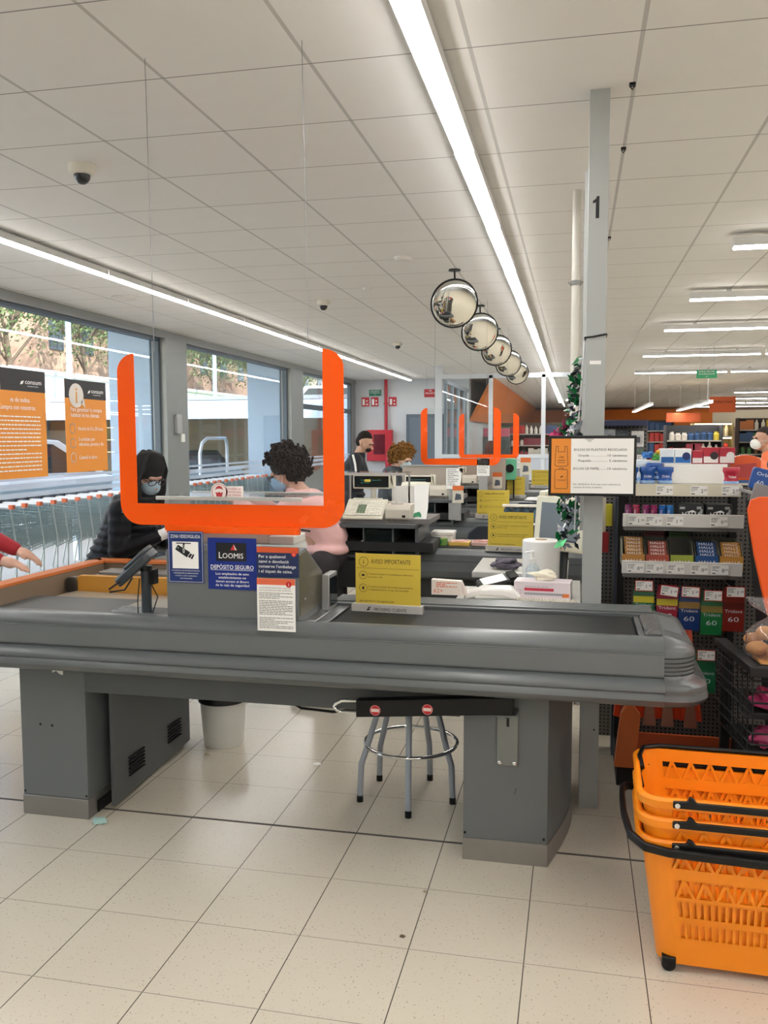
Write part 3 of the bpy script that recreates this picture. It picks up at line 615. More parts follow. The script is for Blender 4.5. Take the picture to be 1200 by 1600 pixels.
# next-customer divider with its yellow card
def aviso_sign(loc, label, rz=0, lower=True):
    t = thing('notice_stand', (0, 0, 0), label, 'notice')
    MB().prism([(-.018, 0), (.018, 0), (.014, .034), (-.014, .034)], 'x', -.146, .146).build('divider_bar', mat('divider_alu', '#B5B3AE', .4, .3), t, bevel=.002)
    MB().box(-.134, .134, -.002, .0015, .03, .235).build('card', YELLOW, t)
    f = Flat((-.134, -.002, .03), *FR)
    f.text('AVISO IMPORTANTE', .065, .166, .018, .163, .01).ring(.034, .172, .019, .0018).text('i', .034, .163, .02, None, .02, 'c').rect(.004, .264, .146, .1472)
    f.ring(.032, .118, .016, .0015).ring(.032, .066, .016, .0015).rect(.026, .038, .114, .122).rect(.028, .036, .060, .072)
    f.text('Compra limitada a 5 unidades por referencia,', .054, .121, .0062, .185, .01).text('persona y día.', .054, .109, .0062, .06, .01)
    f.text('Conserve el ticket de compra para justificar', .054, .070, .0062, .185, .01).text('tu desplazamiento en caso de necesidad.', .054, .058, .0062, .167, .01)
    f.text('GRACIAS POR TU COLABORACIÓN', .015, .010, .0068, .145, .015)
    f.build('lettering', INK, t)
    g_ = Flat((-.146, -.0185, 0), (1, 0, 0), (0, .1, 1), lift=.0012); g_.text('PRÓXIMO CLIENTE', .095, .008, .013, .132, .012).poly([(.062, .008), (.074, .010), (.078, .018), (.066, .016)]).poly([(.068, .017), (.078, .020), (.080, .024), (.070, .023)]).build('bar_lettering', INK, t)
    MB().box(-.147, -.1465, -.016, .016, .002, .03).build('end_plate', BEIGEP, t)
    t.location = loc; t.rotation_euler = (0, 0, rz); return t
av = aviso_sign((-.722, 3.335, .905), 'yellow important-notice card on a grey divider, on the front belt', R(-4))
# swing gate arm under the counter
t = thing('gate_arm', (-.24, 3.12, .56), 'black swing gate arm with two red no-entry discs', 'gate arm')
MB().prism([(-.790, .556), (-.205, .604), (-.205, .667), (-.40, .655), (-.790, .622)], 'y', 3.075, 3.115).build('arm', BLACK, t, bevel=.004)
MB().tube([(-.79, 3.095, .615), (-.85, 3.095, .612), (-.87, 3.095, .602), (-.88, 3.095, .588), (-.87, 3.095, .574), (-.85, 3.095, .566), (-.79, 3.095, .568)], .0075, 10).build('end_loop', CHROME, t)
for x, z in ((-.715, .589), (-.518, .605)):
    q = MB().cyl((x, 3.074, z), (x, 3.0725, z), .020, n=28).build('no_entry_disc', mat('sign_red', '#C8202C', .35), t)
    f = Flat((x, 3.0722, z), *FR); f.ring(0, 0, .0185, .0012).rect(-.015, .015, -.006, .006).build('bar', mat('sign_pink', '#F0D9D2', .5), q)
MB().box(-.275, -.185, 3.075, 3.18, .664, .672).cyl((-.228, 3.11, .672), (-.228, 3.11, .69), .012, n=12).cyl((-.228, 3.11, .585), (-.228, 3.11, .60), .016, n=16).build('pivot', GREYD, t)
MB().box(-.272, -.192, 3.165, 3.176, .378, .598).box(-.272, -.192, 3.085, 3.176, .590, .598).build('bracket', mat('bracket_metal', '#7E8280', .4, .5), t, bevel=.004)
MB().box(-.236, -.226, 3.1635, 3.1655, .53, .575).build('bracket_slot', BLACK, t)
bb = MB()
for x in (-.260, -.205): bb.ball((x, 3.163, .392), (.009, .005, .009), 10, 6)
bb.build('bolt', CHROME, t)
# ---------------------------------------------------------------- stool, bin, cables, litter
t = thing('stool', (-.70, 3.72, 0), 'grey five-legged round stool with a chrome foot ring under the counter', 'stool')
cx, cy = -.70, 3.715
feet = [(-.669, 3.484), (-.908, 3.60), (-.505, 3.66), (-.875, 3.845), (-.645, 3.90)]
for fx, fy in feet:
    dx, dy = fx-cx, fy-cy; q = MB().tube([(cx+dx*.42, cy+dy*.42, .66), (cx+dx*.62, cy+dy*.62, .42), (cx+dx*.86, cy+dy*.86, .24), (cx+dx*.97, cy+dy*.97, .17), (fx, fy, .03)], .0135, 12).build('leg', mat('stool_grey', '#A9B0BA', .35, .15), t)
    MB().cyl((fx, fy, 0), (fx, fy, .024), .0145, n=14).build('rubber_foot', BLACK, q)
MB().tube([(cx+.205*math.cos(2*math.pi*i/40), cy+.205*math.sin(2*math.pi*i/40), .245) for i in range(40)], .009, 10, closed=True).build('foot_ring', CHROME, t)
MB().cyl((cx, cy, .48), (cx, cy, .70), .028, n=18).build('screw_post', mat('stool_grey', '#A9B0BA', .35, .15), t)
MB().lathe([(.02, .655), (.12, .66), (.13, .675), (.02, .68)], (cx, cy, 0)).build('seat_plate', BLACK, t)
MB().lathe([(.02, .68), (.16, .68), (.172, .70), (.165, .725), (.02, .732)], (cx, cy, 0), 32).build('seat', BLACKM, t)
t = thing('waste_bin', (-1.79, 4.17, 0), 'white plastic waste bin with a black liner under the counter', 'waste bin')
MB().lathe([(.02, 0), (.098, 0), (.103, .01), (.122, .262), (.128, .268), (.125, .275), (.118, .27), (.098, .02), (.02, .015)], (-1.79, 4.17, 0), 32).build('bin_body', WHITEP, t)
MB().lathe([(.129, .235), (.131, .25), (.127, .281), (.117, .275), (.112, .20)], (-1.79, 4.17, 0), 32, caps=False).build('liner', mat('liner_black', '#17181A', .3), t)
t = MB().tube([(-1.42, 3.6, .66), (-1.3, 3.55, .50), (-1.15, 3.52, .43), (-1.0, 3.5, .43), (-.8, 3.55, .45), (-.55, 3.6, .66)], .006, 7).build('cable', BLACK); tag(t, 'black cable sagging low beneath the counter, left one', 'cable')
t = MB().tube([(-1.3, 3.65, .66), (-1.15, 3.6, .50), (-.95, 3.55, .43), (-.75, 3.55, .43), (-.5, 3.6, .5), (-.42, 3.6, .66)], .004, 7).build('cable', BLACK); tag(t, 'thin black cable sagging beside the stool, right one', 'cable')
t = MB().tube([(-.99, 3.30, .43), (-.93, 3.3, .447), (-.9, 3.3, .45)], .003, 6)
def crumple(name, c, r, m_, label, cat, seed, flat=.3, n=2):
    rg = random.Random(seed); bm = bmesh.new(); bmesh.ops.create_icosphere(bm, subdivisions=3, radius=1)
    from mathutils import noise as ns
    me = bpy.data.meshes.new(name)
    for v_ in bm.verts:
        d = 1+.6*ns.noise(v_.co*1.7+Vector((seed, 0, 0)))+.25*ns.noise(v_.co*4.5+Vector((0, seed, 0)))
        v_.co = Vector((v_.co.x*r[0]*d, v_.co.y*r[1]*d, max(-.9*r[2], v_.co.z*r[2]*d)+.9*r[2]))
    bm.to_mesh(me); bm.free(); me.materials.append(m_); me.polygons.foreach_set('use_smooth', [True]*len(me.polygons)); me.set_sharp_from_angle(angle=R(30))
    o = bpy.data.objects.new(name, me); C.objects.link(o); o.location = c
    if label: tag(o, label, cat)
    return o
crumple('crumpled_tissue', (-1.925, 3.165, 0.001), (.035, .022, .009), mat('mint_tissue', '#A9CBC4', .8), 'crumpled mint green tissue on the floor beside the left stand', 'tissue', 3)
crumple('debris_crumb', (-.52, 2.61, 0.001), (.008, .005, .004), mat('crumb_brown', '#5C5040', .9), 'small brown crumb on the floor tile in front of the counter', 'crumb', 5)
crumple('debris_crumb', (-.497, 2.90, 0.001), (.006, .004, .003), mat('crumb_tan', '#8C7B62', .9), 'tan crumb on the floor near the right counter stand', 'crumb', 6)
crumple('paper_scrap', (-1.80, 3.98, 0.001), (.012, .01, .006), mat('scrap_tan', '#B8A88C', .9), 'tiny paper scrap on the floor in front of the waste bin', 'paper', 7)
MB().cyl((-1.22, 3.98, .0005), (-1.22, 3.98, .0025), .018, n=20).build('floor_disc', PAPER)
tag(bpy.data.objects['floor_disc'], 'small white disc lying on the floor between bin and stool', 'disc')
# ================================================================ column, pipe, price sign
t = thing('steel_post', (.07, 3.79, 0), 'tall grey square steel post with a black number 1 behind the counter', 'post')
MB().box(.034, .114, 3.735, 3.86, 0, 3.0).build('post', POSTG, t, bevel=.002)
MB().box(.02, .034, 3.80, 3.83, 1.2, 2.7).build('slotted_rail', mat('rail_grey', '#C2C4C2', .4, .3), t)
f = Flat((.034, 3.7345, 2.49), *FR); f.poly([(.030, 0), (.044, 0), (.044, .088), (.034, .088), (.030, .078), (.018, .070), (.018, .060), (.030, .063)]).build('number', INK, t)
MB().tube([(.030, 3.731, 2.01), (.06, 3.7305, 2.013), (.116, 3.731, 2.022), (.118, 3.75, 2.024), (.118, 3.864, 2.024), (.030, 3.864, 2.01)], .004, 6, closed=True).build('cable_tie', BLACK, t)
MB().box(.050, .096, 3.733, 3.7349, 1.90, 1.915).build('blank_label', PAPER, t)
f = Flat((.034, 3.734, .25), *FR); f.disc(.06, .10, .004).disc(.02, .22, .003).build('hole', BLACK, t)
t = thing('drain_pipe', (-.02, 5.2, 0), 'beige vertical pipe with a clamp behind the steel post', 'pipe')
MB().cyl((-.015, 5.2, 0), (-.015, 5.2, 3.0), .024, n=20).build('pipe', mat('pipe_beige', '#C9C6BD', .5), t)
MB().cyl((.035, 5.22, 0), (.035, 5.22, 3.0), .012, n=12).build('conduit', mat('conduit_grey', '#A4A6A4', .5), t)
MB().cyl((-.015, 5.2, 2.47), (-.015, 5.2, 2.495), .032, n=20).box(-.06, .05, 5.18, 5.19, 2.478, 2.488).build('clamp', mat('clamp_zinc', '#7D7C78', .4, .7), t)
t = thing('carrier_bag_price_sign', (.065, 3.62, 1.37), 'black-framed white and orange price board for carrier bags hung on the steel post', 'sign')
MB().box(-.108, .236, 3.60, 3.622, 1.362, 1.606).build('frame', BLACKM, t, bevel=.003)
MB().box(-.097, .226, 3.5985, 3.600, 1.373, 1.594).build('poster', PAPER, t)
MB().box(-.05+.10, .10, 3.622, 3.735, 1.47, 1.50).build('bracket', BLACKM, t)
F = lambda k: Flat((-.097, 3.5985, 1.373), *FR, lift=.0004*k)
F(1).rect(0, .078, 0, .221).build('orange_panel', mat('poster_orange', '#E08A2C', .5), t)
f = F(2)
f.line([(.014, .115), (.018, .19), (.027, .19), (.027, .168), (.053, .168), (.053, .19), (.062, .19), (.066, .115), (.060, .110), (.020, .110)], .0018, closed=True)
f.text('≥70%', .04, .142, .008, .02, .01, 'c').rect(.025, .055, .132, .134).text('reciclado', .04, .122, .006, .03, 0, 'c')
f.line([(.015, .022), (.015, .092), (.018, .096), (.062, .096), (.065, .092), (.065, .022), (.062, .018), (.018, .018)], .0018, closed=True).line([(.031, .096), (.033, .102), (.047, .102), (.049, .096)], .0018)
f.text('CONSUM', .04, .050, .006, .036, .02, 'c').poly([(.036, .062), (.046, .066), (.048, .071), (.038, .068)])
f.text('BOLSAS DE', .090, .172, .0092, .062, -.004).text('PLÁSTICO RECICLADO', .157, .172, .0092, .139, .012)
f.text('Grande', .107, .149, .0088, .042, .006).text('10 céntimos', .297, .149, .0088, .075, .006, 'r').text('Pequeña', .107, .128, .0088, .050, .006).text('5 céntimos', .297, .128, .0088, .069, .006, 'r')
f.text('BOLSAS DE', .088, .096, .0092, .062, -.004).text('PAPEL', .155, .096, .0092, .036, .012).text('10 céntimos', .297, .096, .0088, .075, .006, 'r')
for (a, b_, y) in ((.151, .218, .150), (.159, .222, .129), (.192, .218, .097)):
    x = a
    while x < b_: f.rect(x, x+.0012, y, y+.0012); x += .003
f.text('R.D. 293/2018 de 18 de mayo sobre reducción de', .088, .034, .0062, .185, -.002).text('consumo de bolsas de plástico.', .088, .022, .0062, .115, -.002)
f.build('lettering', INK, t)
F(2).poly([(.13, .221), (.17, .221), (.15, .205)]).build('tape_corner', mat('tape_grey', '#C9C7C2', .3), t)
# plastic flowers / foil garland on the post
t = thing('foil_garland', (-.02, 3.86, 1.1), 'glittery green, silver and pink foil garland hanging beside the steel post', 'garland')
rg = random.Random(4)
gm = [mat('foil_green', '#1F7A43', .25, .4), mat('foil_silver', '#C7CCD6', .2, .8), mat('foil_dark', '#20252A', .3, .5), mat('foil_pink', '#C2356B', .3, .3)]
for gi, gname in enumerate(['green_leaves', 'silver_strips', 'dark_strips', 'pink_petals']):
    g = MB()
    for k in range((90, 110, 80, 12)[gi]):
        z = rg.uniform(1.12, 1.93) if gi != 3 else rg.uniform(1.60, 1.66)
        wx = .02+.06*min(1, (1.95-z)/.35)*(1 if z > 1.55 else .8); x = .015-rg.random()*wx*(1.25 if z < 1.4 else 1); y = 3.80+rg.uniform(-.01, .06); s_ = rg.uniform(.012, .032)*(1 if gi else 1.15)
        if gi == 3: x -= .045
        a = Vector([rg.gauss(0, 1) for _ in range(3)]).normalized(); b_ = a.orthogonal().normalized(); c = Vector((x, y, z))
        g.loft([[c+a*s_, c+b_*s_*.5+Vector((0, .004, 0)), c-a*s_, c-b_*s_*.5], [c+a*s_+Vector((0, .003, 0)), c+b_*s_*.5+Vector((0, .007, .002)), c-a*s_+Vector((0, .003, 0)), c-b_*s_*.5+Vector((0, .003, .002))]])
    g.build(gname, gm[gi], t, smooth=False)
MB().tube([(.028, 3.80, 2.0), (.02, 3.80, 1.85), (.005, 3.81, 1.6), (.0, 3.81, 1.2)], .004, 6).build('cord', mat('cord_white', '#E4E4E6', .5), t)
# ================================================================ sweets rack
RK0, RK1, RKY, RKB = .205, .725, 4.0, 4.36
PEG = bpy.data.materials.new('perforated_panel'); PEG.use_nodes = True
n = PEG.node_tree.nodes; l = PEG.node_tree.links; b = n['Principled BSDF']; b.inputs['Roughness'].default_value = .5
tc = n.new('ShaderNodeTexCoord'); mp = n.new('ShaderNodeMapping'); mp.inputs['Scale'].default_value = (50, 50, 50); l.new(tc.outputs['Object'], mp.inputs[0])
sp = n.new('ShaderNodeSeparateXYZ'); l.new(mp.outputs[0], sp.inputs[0]); cb = n.new('ShaderNodeCombineXYZ')
for i, k in ((0, 0), (2, 1)):
    fr = n.new('ShaderNodeMath'); fr.operation = 'FRACT'; l.new(sp.outputs[i], fr.inputs[0]); su = n.new('ShaderNodeMath'); su.operation = 'SUBTRACT'; su.inputs[1].default_value = .5; l.new(fr.outputs[0], su.inputs[0]); l.new(su.outputs[0], cb.inputs[k])
ln = n.new('ShaderNodeVectorMath'); ln.operation = 'LENGTH'; l.new(cb.outputs[0], ln.inputs[0]); lt = n.new('ShaderNodeMath'); lt.operation = 'LESS_THAN'; lt.inputs[1].default_value = .24; l.new(ln.outputs['Value'], lt.inputs[0])
mx = n.new('ShaderNodeMix'); mx.data_type = 'RGBA'; mx.inputs[6].default_value = lin('#6A6764'); mx.inputs[7].default_value = lin('#0B0B0B'); l.new(lt.outputs[0], mx.inputs[0]); l.new(mx.outputs[2], b.inputs['Base Color'])
rk = thing('sweets_rack', (.46, 4.2, 0), 'dark metal sweets rack with perforated back and white price rails', 'shelf rack')
MB().box(RK0+.02, .98, RKB, RKB+.015, .12, 1.36).build('back_panel', PEG, rk)
MB().box(RK0, RK0+.03, RKB-.03, RKB+.03, 0, 1.40).build('upright', BLACKM, rk)
MB().box(RK1-.01, RK1+.02, RKB-.03, RKB+.03, 0, 1.40).build('upright', BLACKM, rk)
MB().box(RK0, .98, 4.02, RKB, .0, .12).build('base', BLACKM, rk)
MB().box(RK0+.0, .98, 4.0, 4.018, .10, .26).build('base_strip', mat('base_orange_brown', '#A8481E', .5), rk)
RAIL = mat('rail_white', '#E4E3DE', .35); SHW = mat('shelf_white', '#DEDCD4', .45)
def tag_label(parent, x, z, y, price, tilt=0, red=False, w=.072, h=.042):
    X = (math.cos(tilt), 0, math.sin(tilt)); Y = (-math.sin(tilt), 0, math.cos(tilt))
    if red: Flat((x-.004, y-.0002, z-.004), X, Y).rect(0, w+.008, 0, h+.008).build('red_holder', mat('holder_red', '#B5382A', .4), parent)
    q = Flat((x, y-.001, z), X, Y).rect(0, w, 0, h).build('price_ticket', PAPER, parent)
    f = Flat((x, y-.0014, z), X, Y); a, b_ = price.split(','); f.text(a, w*.62, h*.28, h*.36, None, .02).text(b_, w*.80, h*.45, h*.20, None, .02).rect(.004, w*.5, h*.82, h*.87).rect(.004, w*.25, h*.10, h*.20)
    f.dashes(.004, w*.42, h*.70, 3, h*.14, h*.05, seed=int(x*1000)); f.build('ticket_print', INK, q)
# shelves: (strip z0, z1, strip colour)
MB().box(RK0+.02, RK1-.01, 4.04, RKB, 1.372, 1.384).build('shelf', SHW, rk)
MB().box(.10, RK1-.02, 4.02, 4.035, 1.338, 1.392).build('price_rail', mat('rail_cream', '#D9D3BE', .4), rk)
for x in (.35, .495, .625): tag_label(rk, x, 1.343, 4.019, '2,69')
MB().box(.40, .675, 4.20, 4.34, 1.385, 1.475).build('white_riser', WHITEP, rk, bevel=.003)
for i, (z, n_, xs, pr) in enumerate(((1.212, 2, (.232, .306, .395, .58), '1,35'), (1.0, 2, (.232, .315, .405, .505, .59), '0,65'))):
    MB().box(RK0+.02, RK1-.01, 4.03, RKB, z-.01, z).build('shelf', BLACKM, rk)
    MB().prism([(4.03, z-.012), (4.018, z-.012), (4.008, z+.045), (4.014, z+.047), (4.03, z+.01)], 'x', RK0+.005, RK1-.005).build('price_rail', RAIL, rk)
    for k, x in enumerate(xs): tag_label(rk, x, z-.004 if not (i == 1) else z-.006, 4.0085, '0,65' if i == 0 and k == 3 else pr, R(-2) if k == 1 and i == 0 else 0)
    MB().box(RK0+.01, RK1-.01, 4.03, 4.06, z-.03, z-.012).build('shelf_lip', mat('lip_grey', '#6C6A68', .4), rk)
# jars and boxes on the top shelf
def jar(x, y, z, col, label, group=None, s=1, word='Orbit'):
    o = thing('gum_jar', (0, 0, 0), label, 'jar', group)
    m_ = mat('jar_'+col, col, .25, noise=.03)
    MB().lathe([(.004, 0), (.029, 0), (.031, .004), (.031, .02), (.028, .03), (.030, .05), (.034, .058), (.004, .058)], n=28).build('jar_body', m_, o)
    MB().lathe([(.004, .058), (.035, .058), (.036, .062), (.036, .076), (.033, .080), (.024, .079), (.004, .081)], n=28).build('lid', m_, o)
    MB().lathe([(.0315, .008), (.0318, .010), (.0318, .018), (.0315, .02)], n=28, caps=False).build('label_band', mat('band_light', '#8FB4DC', .4), o)
    Flat((-.02, -.034, .034), *FR).text(word, .004, 0, .011, .032, .02).build('lettering', INKW, o)
    o.location = (x, y, z); o.scale = (s, s, s); return o
J = jar(.318, 4.10, 1.3845, '#1D4F9A', 'blue chewing gum jar in the front row on the top shelf', 'blue front-row gum jars')
J['label'] = 'middle blue chewing gum jar in the front row on the top shelf'
copy_tree(J, (.395, 4.10, 1.3845), label='right-hand blue chewing gum jar in the front row on the top shelf'); copy_tree(J, (.243, 4.10, 1.3845), label='blue chewing gum jar half hidden behind the price board')
copy_tree(J, (.355, 4.20, 1.40), label='blue chewing gum jar standing behind two front jars', group='rear blue gum jar')
jar(.30, 4.27, 1.385, '#DDE6EE', 'white and blue gum jar standing behind the blue jars', s=1.35)
jar(.672, 4.08, 1.3845, '#B52339', 'red chewing gum jar at the right of the top shelf', word='Trident')
def pbox(name, x0, x1, y0, y1, z0, z1, cols, label, group=None, words=None, cat='box'):
    o = thing(name, ((x0+x1)/2, y0, z0), label, cat, group)
    MB().box(x0, x1, y0, y1, z0, z1).build('carton', mat('carton_'+cols[0], cols[0], .45, noise=.03), o, bevel=.002)
    w_, h_ = x1-x0, z1-z0; F = lambda k: Flat((x0, y0, z0), *FR, lift=.0005*k)
    if len(cols) > 1: F(1).rect(w_*.04, w_*.96, h_*.06, h_*.45).build('lower_band', mat('flat_'+cols[1], cols[1], .5), o)
    if len(cols) > 2: F(2).disc(w_*.7, h_*.5, min(w_, h_)*.26).build('round_mark', mat('flat_'+cols[2], cols[2], .5), o)
    if words:
        f = F(3); f.text(words[0], w_/2, h_*.2 if len(words) < 3 else words[2]*h_, h_*.24, w_*.7, .02, 'c'); f.build('lettering', words[1], o)
    return o
pbox('gum_carton', .385, .445, 4.22, 4.33, 1.476, 1.545, ['#E2E8EC', '#1E5C9E'], 'white and blue gum carton on the riser, leftmost', cat='carton')
pbox('gum_carton', .447, .520, 4.22, 4.33, 1.476, 1.545, ['#E8ECEE', '#1A66B0', '#0B2C66'], 'white gum carton with a bright blue base and dark C mark', cat='carton')
pbox('gum_carton', .524, .570, 4.22, 4.33, 1.476, 1.535, ['#B02036', '#E4DDDA'], 'narrow red gum carton with a white lower panel', cat='carton')
pbox('gum_carton', .572, .640, 4.22, 4.33, 1.476, 1.55, ['#A91C30', '#E7E1DE', '#25141A'], 'red gum carton with a white panel and black round mark', cat='carton')
pbox('gum_carton', .642, .710, 4.22, 4.33, 1.476, 1.55, ['#A91C30', '#D8D0CC', '#DAD6D4'], 'red gum carton with a grey panel, rightmost on the riser', cat='carton')
t = thing('orange_sweet_tub', (.76, 4.3, 1.40), 'round-topped clear orange sweet tub at the right end of the top shelf', 'tub')
MB().prism([(.70, 1.40), (.70, 1.49)]+[(.765+.065*math.cos(R(180-180*k/10)), 1.49+.025*math.sin(R(180-180*k/10))) for k in range(11)]+[(.83, 1.40)], 'y', 4.26, 4.34).build('tub', mat('orange_translucent', '#D85A2A', .2, noise=.1), t, bevel=.004)
MB().prism([(.715, 1.41), (.715, 1.47), (.81, 1.48), (.81, 1.41)], 'y', 4.258, 4.26).build('label', mat('tub_label', '#B03A34', .4), t)
for i, (x, z, c) in enumerate(((.335, 1.50, '#2D6FB4'), (.372, 1.49, '#57A545'), (.40, 1.51, '#E8B42B'))):
    q = crumple('sweet_toy', (x, 4.28, z), (.028, .02, .016), mat('toy_'+c, c, .4), None, None, 20+i)
    tag(q, ['blue rubber toy lying on the sweet cartons', 'small green toy between the blue and yellow toys', 'yellow toy lying on the sweet cartons'][i], 'toy')
MB().box(.31, .43, 4.24, 4.33, 1.384, 1.49).build('display_tray', WHITEP, rk, bevel=.004)
# tubes on shelf two
for k, (x, c, lb) in enumerate(((.236, '#7B2A5E', 'purple'), (.270, '#A23050', 'crimson'), (.312, '#8A2A66', 'purple'), (.345, '#8F2458', 'purple'), (.382, '#1E5FA8', 'blue'), (.415, '#2B74B8', 'blue'))):
    o_ = thing('sweet_tube', (0, 0, 0), {'purple': 'short purple tube of sweets on the upper price-rail shelf', 'crimson': 'crimson tube of sweets second from left on the upper shelf', 'blue': 'short blue tube of mints on the upper price-rail shelf'}[lb], 'tube', {'purple': 'purple sweet tubes', 'blue': 'blue mint tubes', 'crimson': None}[lb])
    MB().lathe([(.003, 0), (.015, 0), (.0155, .07), (.013, .073), (.003, .073)], n=18).build('tube_body', mat('tube_'+c, c, .3), o_)
    MB().lathe([(.003, .073), (.0155, .073), (.0155, .082), (.003, .083)], n=18).build('cap', mat('tube_cap_'+c, c, .2), o_)
    Flat((-.008, -.0158, .02), (0, 0, 1), (-1, 0, 0)).text('mentos', .0, -.005, .010, .04, .02).build('lettering', mat('flat_#E4C9D8', '#E4C9D8', .5), o_)
    o_.location = (x, 4.06, 1.213)
for k, x in enumerate((.450, .568)):
    o_ = pbox('mint_carton', x, x+.108, 4.05, 4.2, 1.213, 1.30, ['#1D1E21'], 'black mint display carton with white lettering, %s of the pair' % ('left', 'right')[k], words=None, cat='carton')
    F = lambda kk: Flat((x, 4.05, 1.213), *FR, lift=.0005*kk)
    F(1).text('HALLS', .056, .036, .016, .078, .03, 'c').poly([(.03, .052), (.05, .058), (.062, .062), (.078, .052)]).build('lettering', INKW, o_)
    F(1).rect(.006, .028, .066, .076).rect(.078, .098, .066, .078).poly([(.080, .04), (.096, .066), (.104, .066), (.10, .036)]).build('small_marks', mat('flat_#A5A5A3', '#A5A5A3', .5), o_)
# trays of sticks on shelf three
for k, (x0, c, full, lb) in enumerate(((.212, '#B07A35', 5, 'orange citrus'), (.315, '#A94A38', 4, 'red-brown'), (.420, '#9AA83A', 0, 'empty lime green'), (.525, '#20508C', 4, 'dark blue'), (.628, '#C08A3C', 4, 'golden honey'))):
    o_ = thing('stick_sweet_tray', (x0+.05, 4.1, 1.0), lb+' tray of stick sweets on the lower price-rail shelf', 'tray')
    h = .055
    zt = 1.012
    MB().box(x0, x0+.098, 4.03, 4.034, zt, zt+.062).build('front', mat('tray_'+c, c, .45, noise=.08), o_)
    sd = MB().prism([(4.034, zt), (4.034, zt+.062), (4.10, zt+.115), (4.24, zt+.115), (4.24, zt)], 'x', x0, x0+.002); sd.build('side', mat('tray_side', '#7E7C6C', .5), o_)
    MB().prism([(4.034, zt), (4.034, zt+.062), (4.10, zt+.115), (4.24, zt+.115), (4.24, zt)], 'x', x0+.096, x0+.098).build('side', mat('tray_side', '#7E7C6C', .5), o_)
    MB().box(x0, x0+.098, 4.236, 4.24, zt, zt+.12).build('back', mat('tray_back', '#65665A', .5), o_)
    Flat((x0, 4.03, zt), *FR).text('HALLS', .05, .026, .014, .07, .03, 'c').build('lettering', mat('flat_#EFE8D8', '#EFE8D8', .5), o_)
    for j in range(full):
        s_ = thing('stick_sweet', (0, 0, 0), 'wrapped stick of sweets lying in the %s tray' % lb, 'sweets', 'sticks in the %s tray' % lb)
        MB().box(-.040, .040, -.011, .011, 0, .018).build('wrapper', mat('stick_'+c, c, .35, noise=.1, nscale=40), s_, bevel=.003)
        Flat((-.040, -.0112, 0), *FR).text('HALLS', .04, .005, .010, .06, .03, 'c').build('lettering', INKW, s_)
        s_.location = (x0+.051, 4.05+.018*j, zt+.056+.014*j)
for k, (x0, c, lb) in enumerate(((.325, '#6B3A34', 'dull red'), (.432, '#4E6B3A', 'dull green'))):
    for j in range(6):
        o_ = box('sweet_packet', mat('packet_'+c, c, .5, noise=.1), x0, x0+.09, 4.25, 4.34, 1.115+.014*j, 1.127+.014*j, None, .002); tag(o_, '%s flat packet stacked behind the trays' % lb, 'packet', '%s stacked packets' % lb)
MB().box(.32, .53, 4.245, 4.345, 1.0, 1.114).build('stack_tray', BLACKM, rk)
# hanging gum bags
def gumbag(x, z, c, c2, label, y=4.12, n_='60', w_=.092, h_=.17, tw='Trident'):
    o_ = thing('gum_bag', (0, 0, 0), label, 'bag')
    MB().loft([[(-w_/2, 0, 0), (w_/2, 0, 0), (w_/2, .002, 0), (-w_/2, .002, 0)], [(-w_/2, -.012, h_*.3), (w_/2, -.012, h_*.3), (w_/2, .012, h_*.3), (-w_/2, .012, h_*.3)], [(-w_/2, -.010, h_*.75), (w_/2, -.010, h_*.75), (w_/2, .01, h_*.75), (-w_/2, .01, h_*.75)], [(-w_/2, 0, h_), (w_/2, 0, h_), (w_/2, .002, h_), (-w_/2, .002, h_)]]).build('pouch', mat('pouch_'+c, c, .3, noise=.08, nscale=20), o_)
    Flat((-w_/2, -.0126, h_*.62), *FR).rect(0, w_, 0, .03).build('top_band', mat('band_'+c2, c2, .4), o_)
    f = Flat((-w_/2, -.0135, 0), *FR, lift=.001); f.text(tw, w_/2, h_*.52, .014, w_*.82, .01, 'c').text(n_, w_/2, h_*.28, .022, w_*.5, 0, 'c').build('lettering', mat('flat_#D8DCE4', '#D8DCE4', .5), o_)
    MB().tube([(0, .24, h_+.02), (0, -.05, h_+.02), (0, -.06, h_+.03)], .003, 6).build('hook', STEEL, o_)
    MB().box(-w_/2+.005, w_/2-.005, .0, .002, h_-.005, h_+.03).build('header_card', mat('header_'+c, c, .4), o_)
    o_.location = (x, y, z); return o_
gl_ = [(.315, .735, '#1E6B3C', '#D8CC3A', 'green gum bag on the leftmost hook below the lower shelf'), (.418, .725, '#A3203C', '#D8C63A', 'crimson gum bag on the second hook'), (.515, .715, '#1A3C7A', '#A9864A', 'navy blue gum bag marked 60 on the third hook'), (.612, .700, '#1E7A44', '#9B8B48', 'bright green gum bag marked 60 on the fourth hook'), (.705, .72, '#8C2A20', '#6E2218', 'dark red gum bag on the rightmost hook')]
for k, (x, z, c, c2, lb) in enumerate(gl_):
    o_ = gumbag(x, z, c, c2, lb); tag_label(o_, x-.04 if k != 1 else x-.036, z+.172-(.006 if k == 1 else 0), 4.05, '1,69', (0, R(-7), R(-2), 0, 0)[k], red=True)
o_ = gumbag(.592, .43, '#1A6B45', '#1A6B45', 'green gum bag on the single lower hook'); tag_label(o_, .55, .60, 4.05, '1,69', 0, red=True)
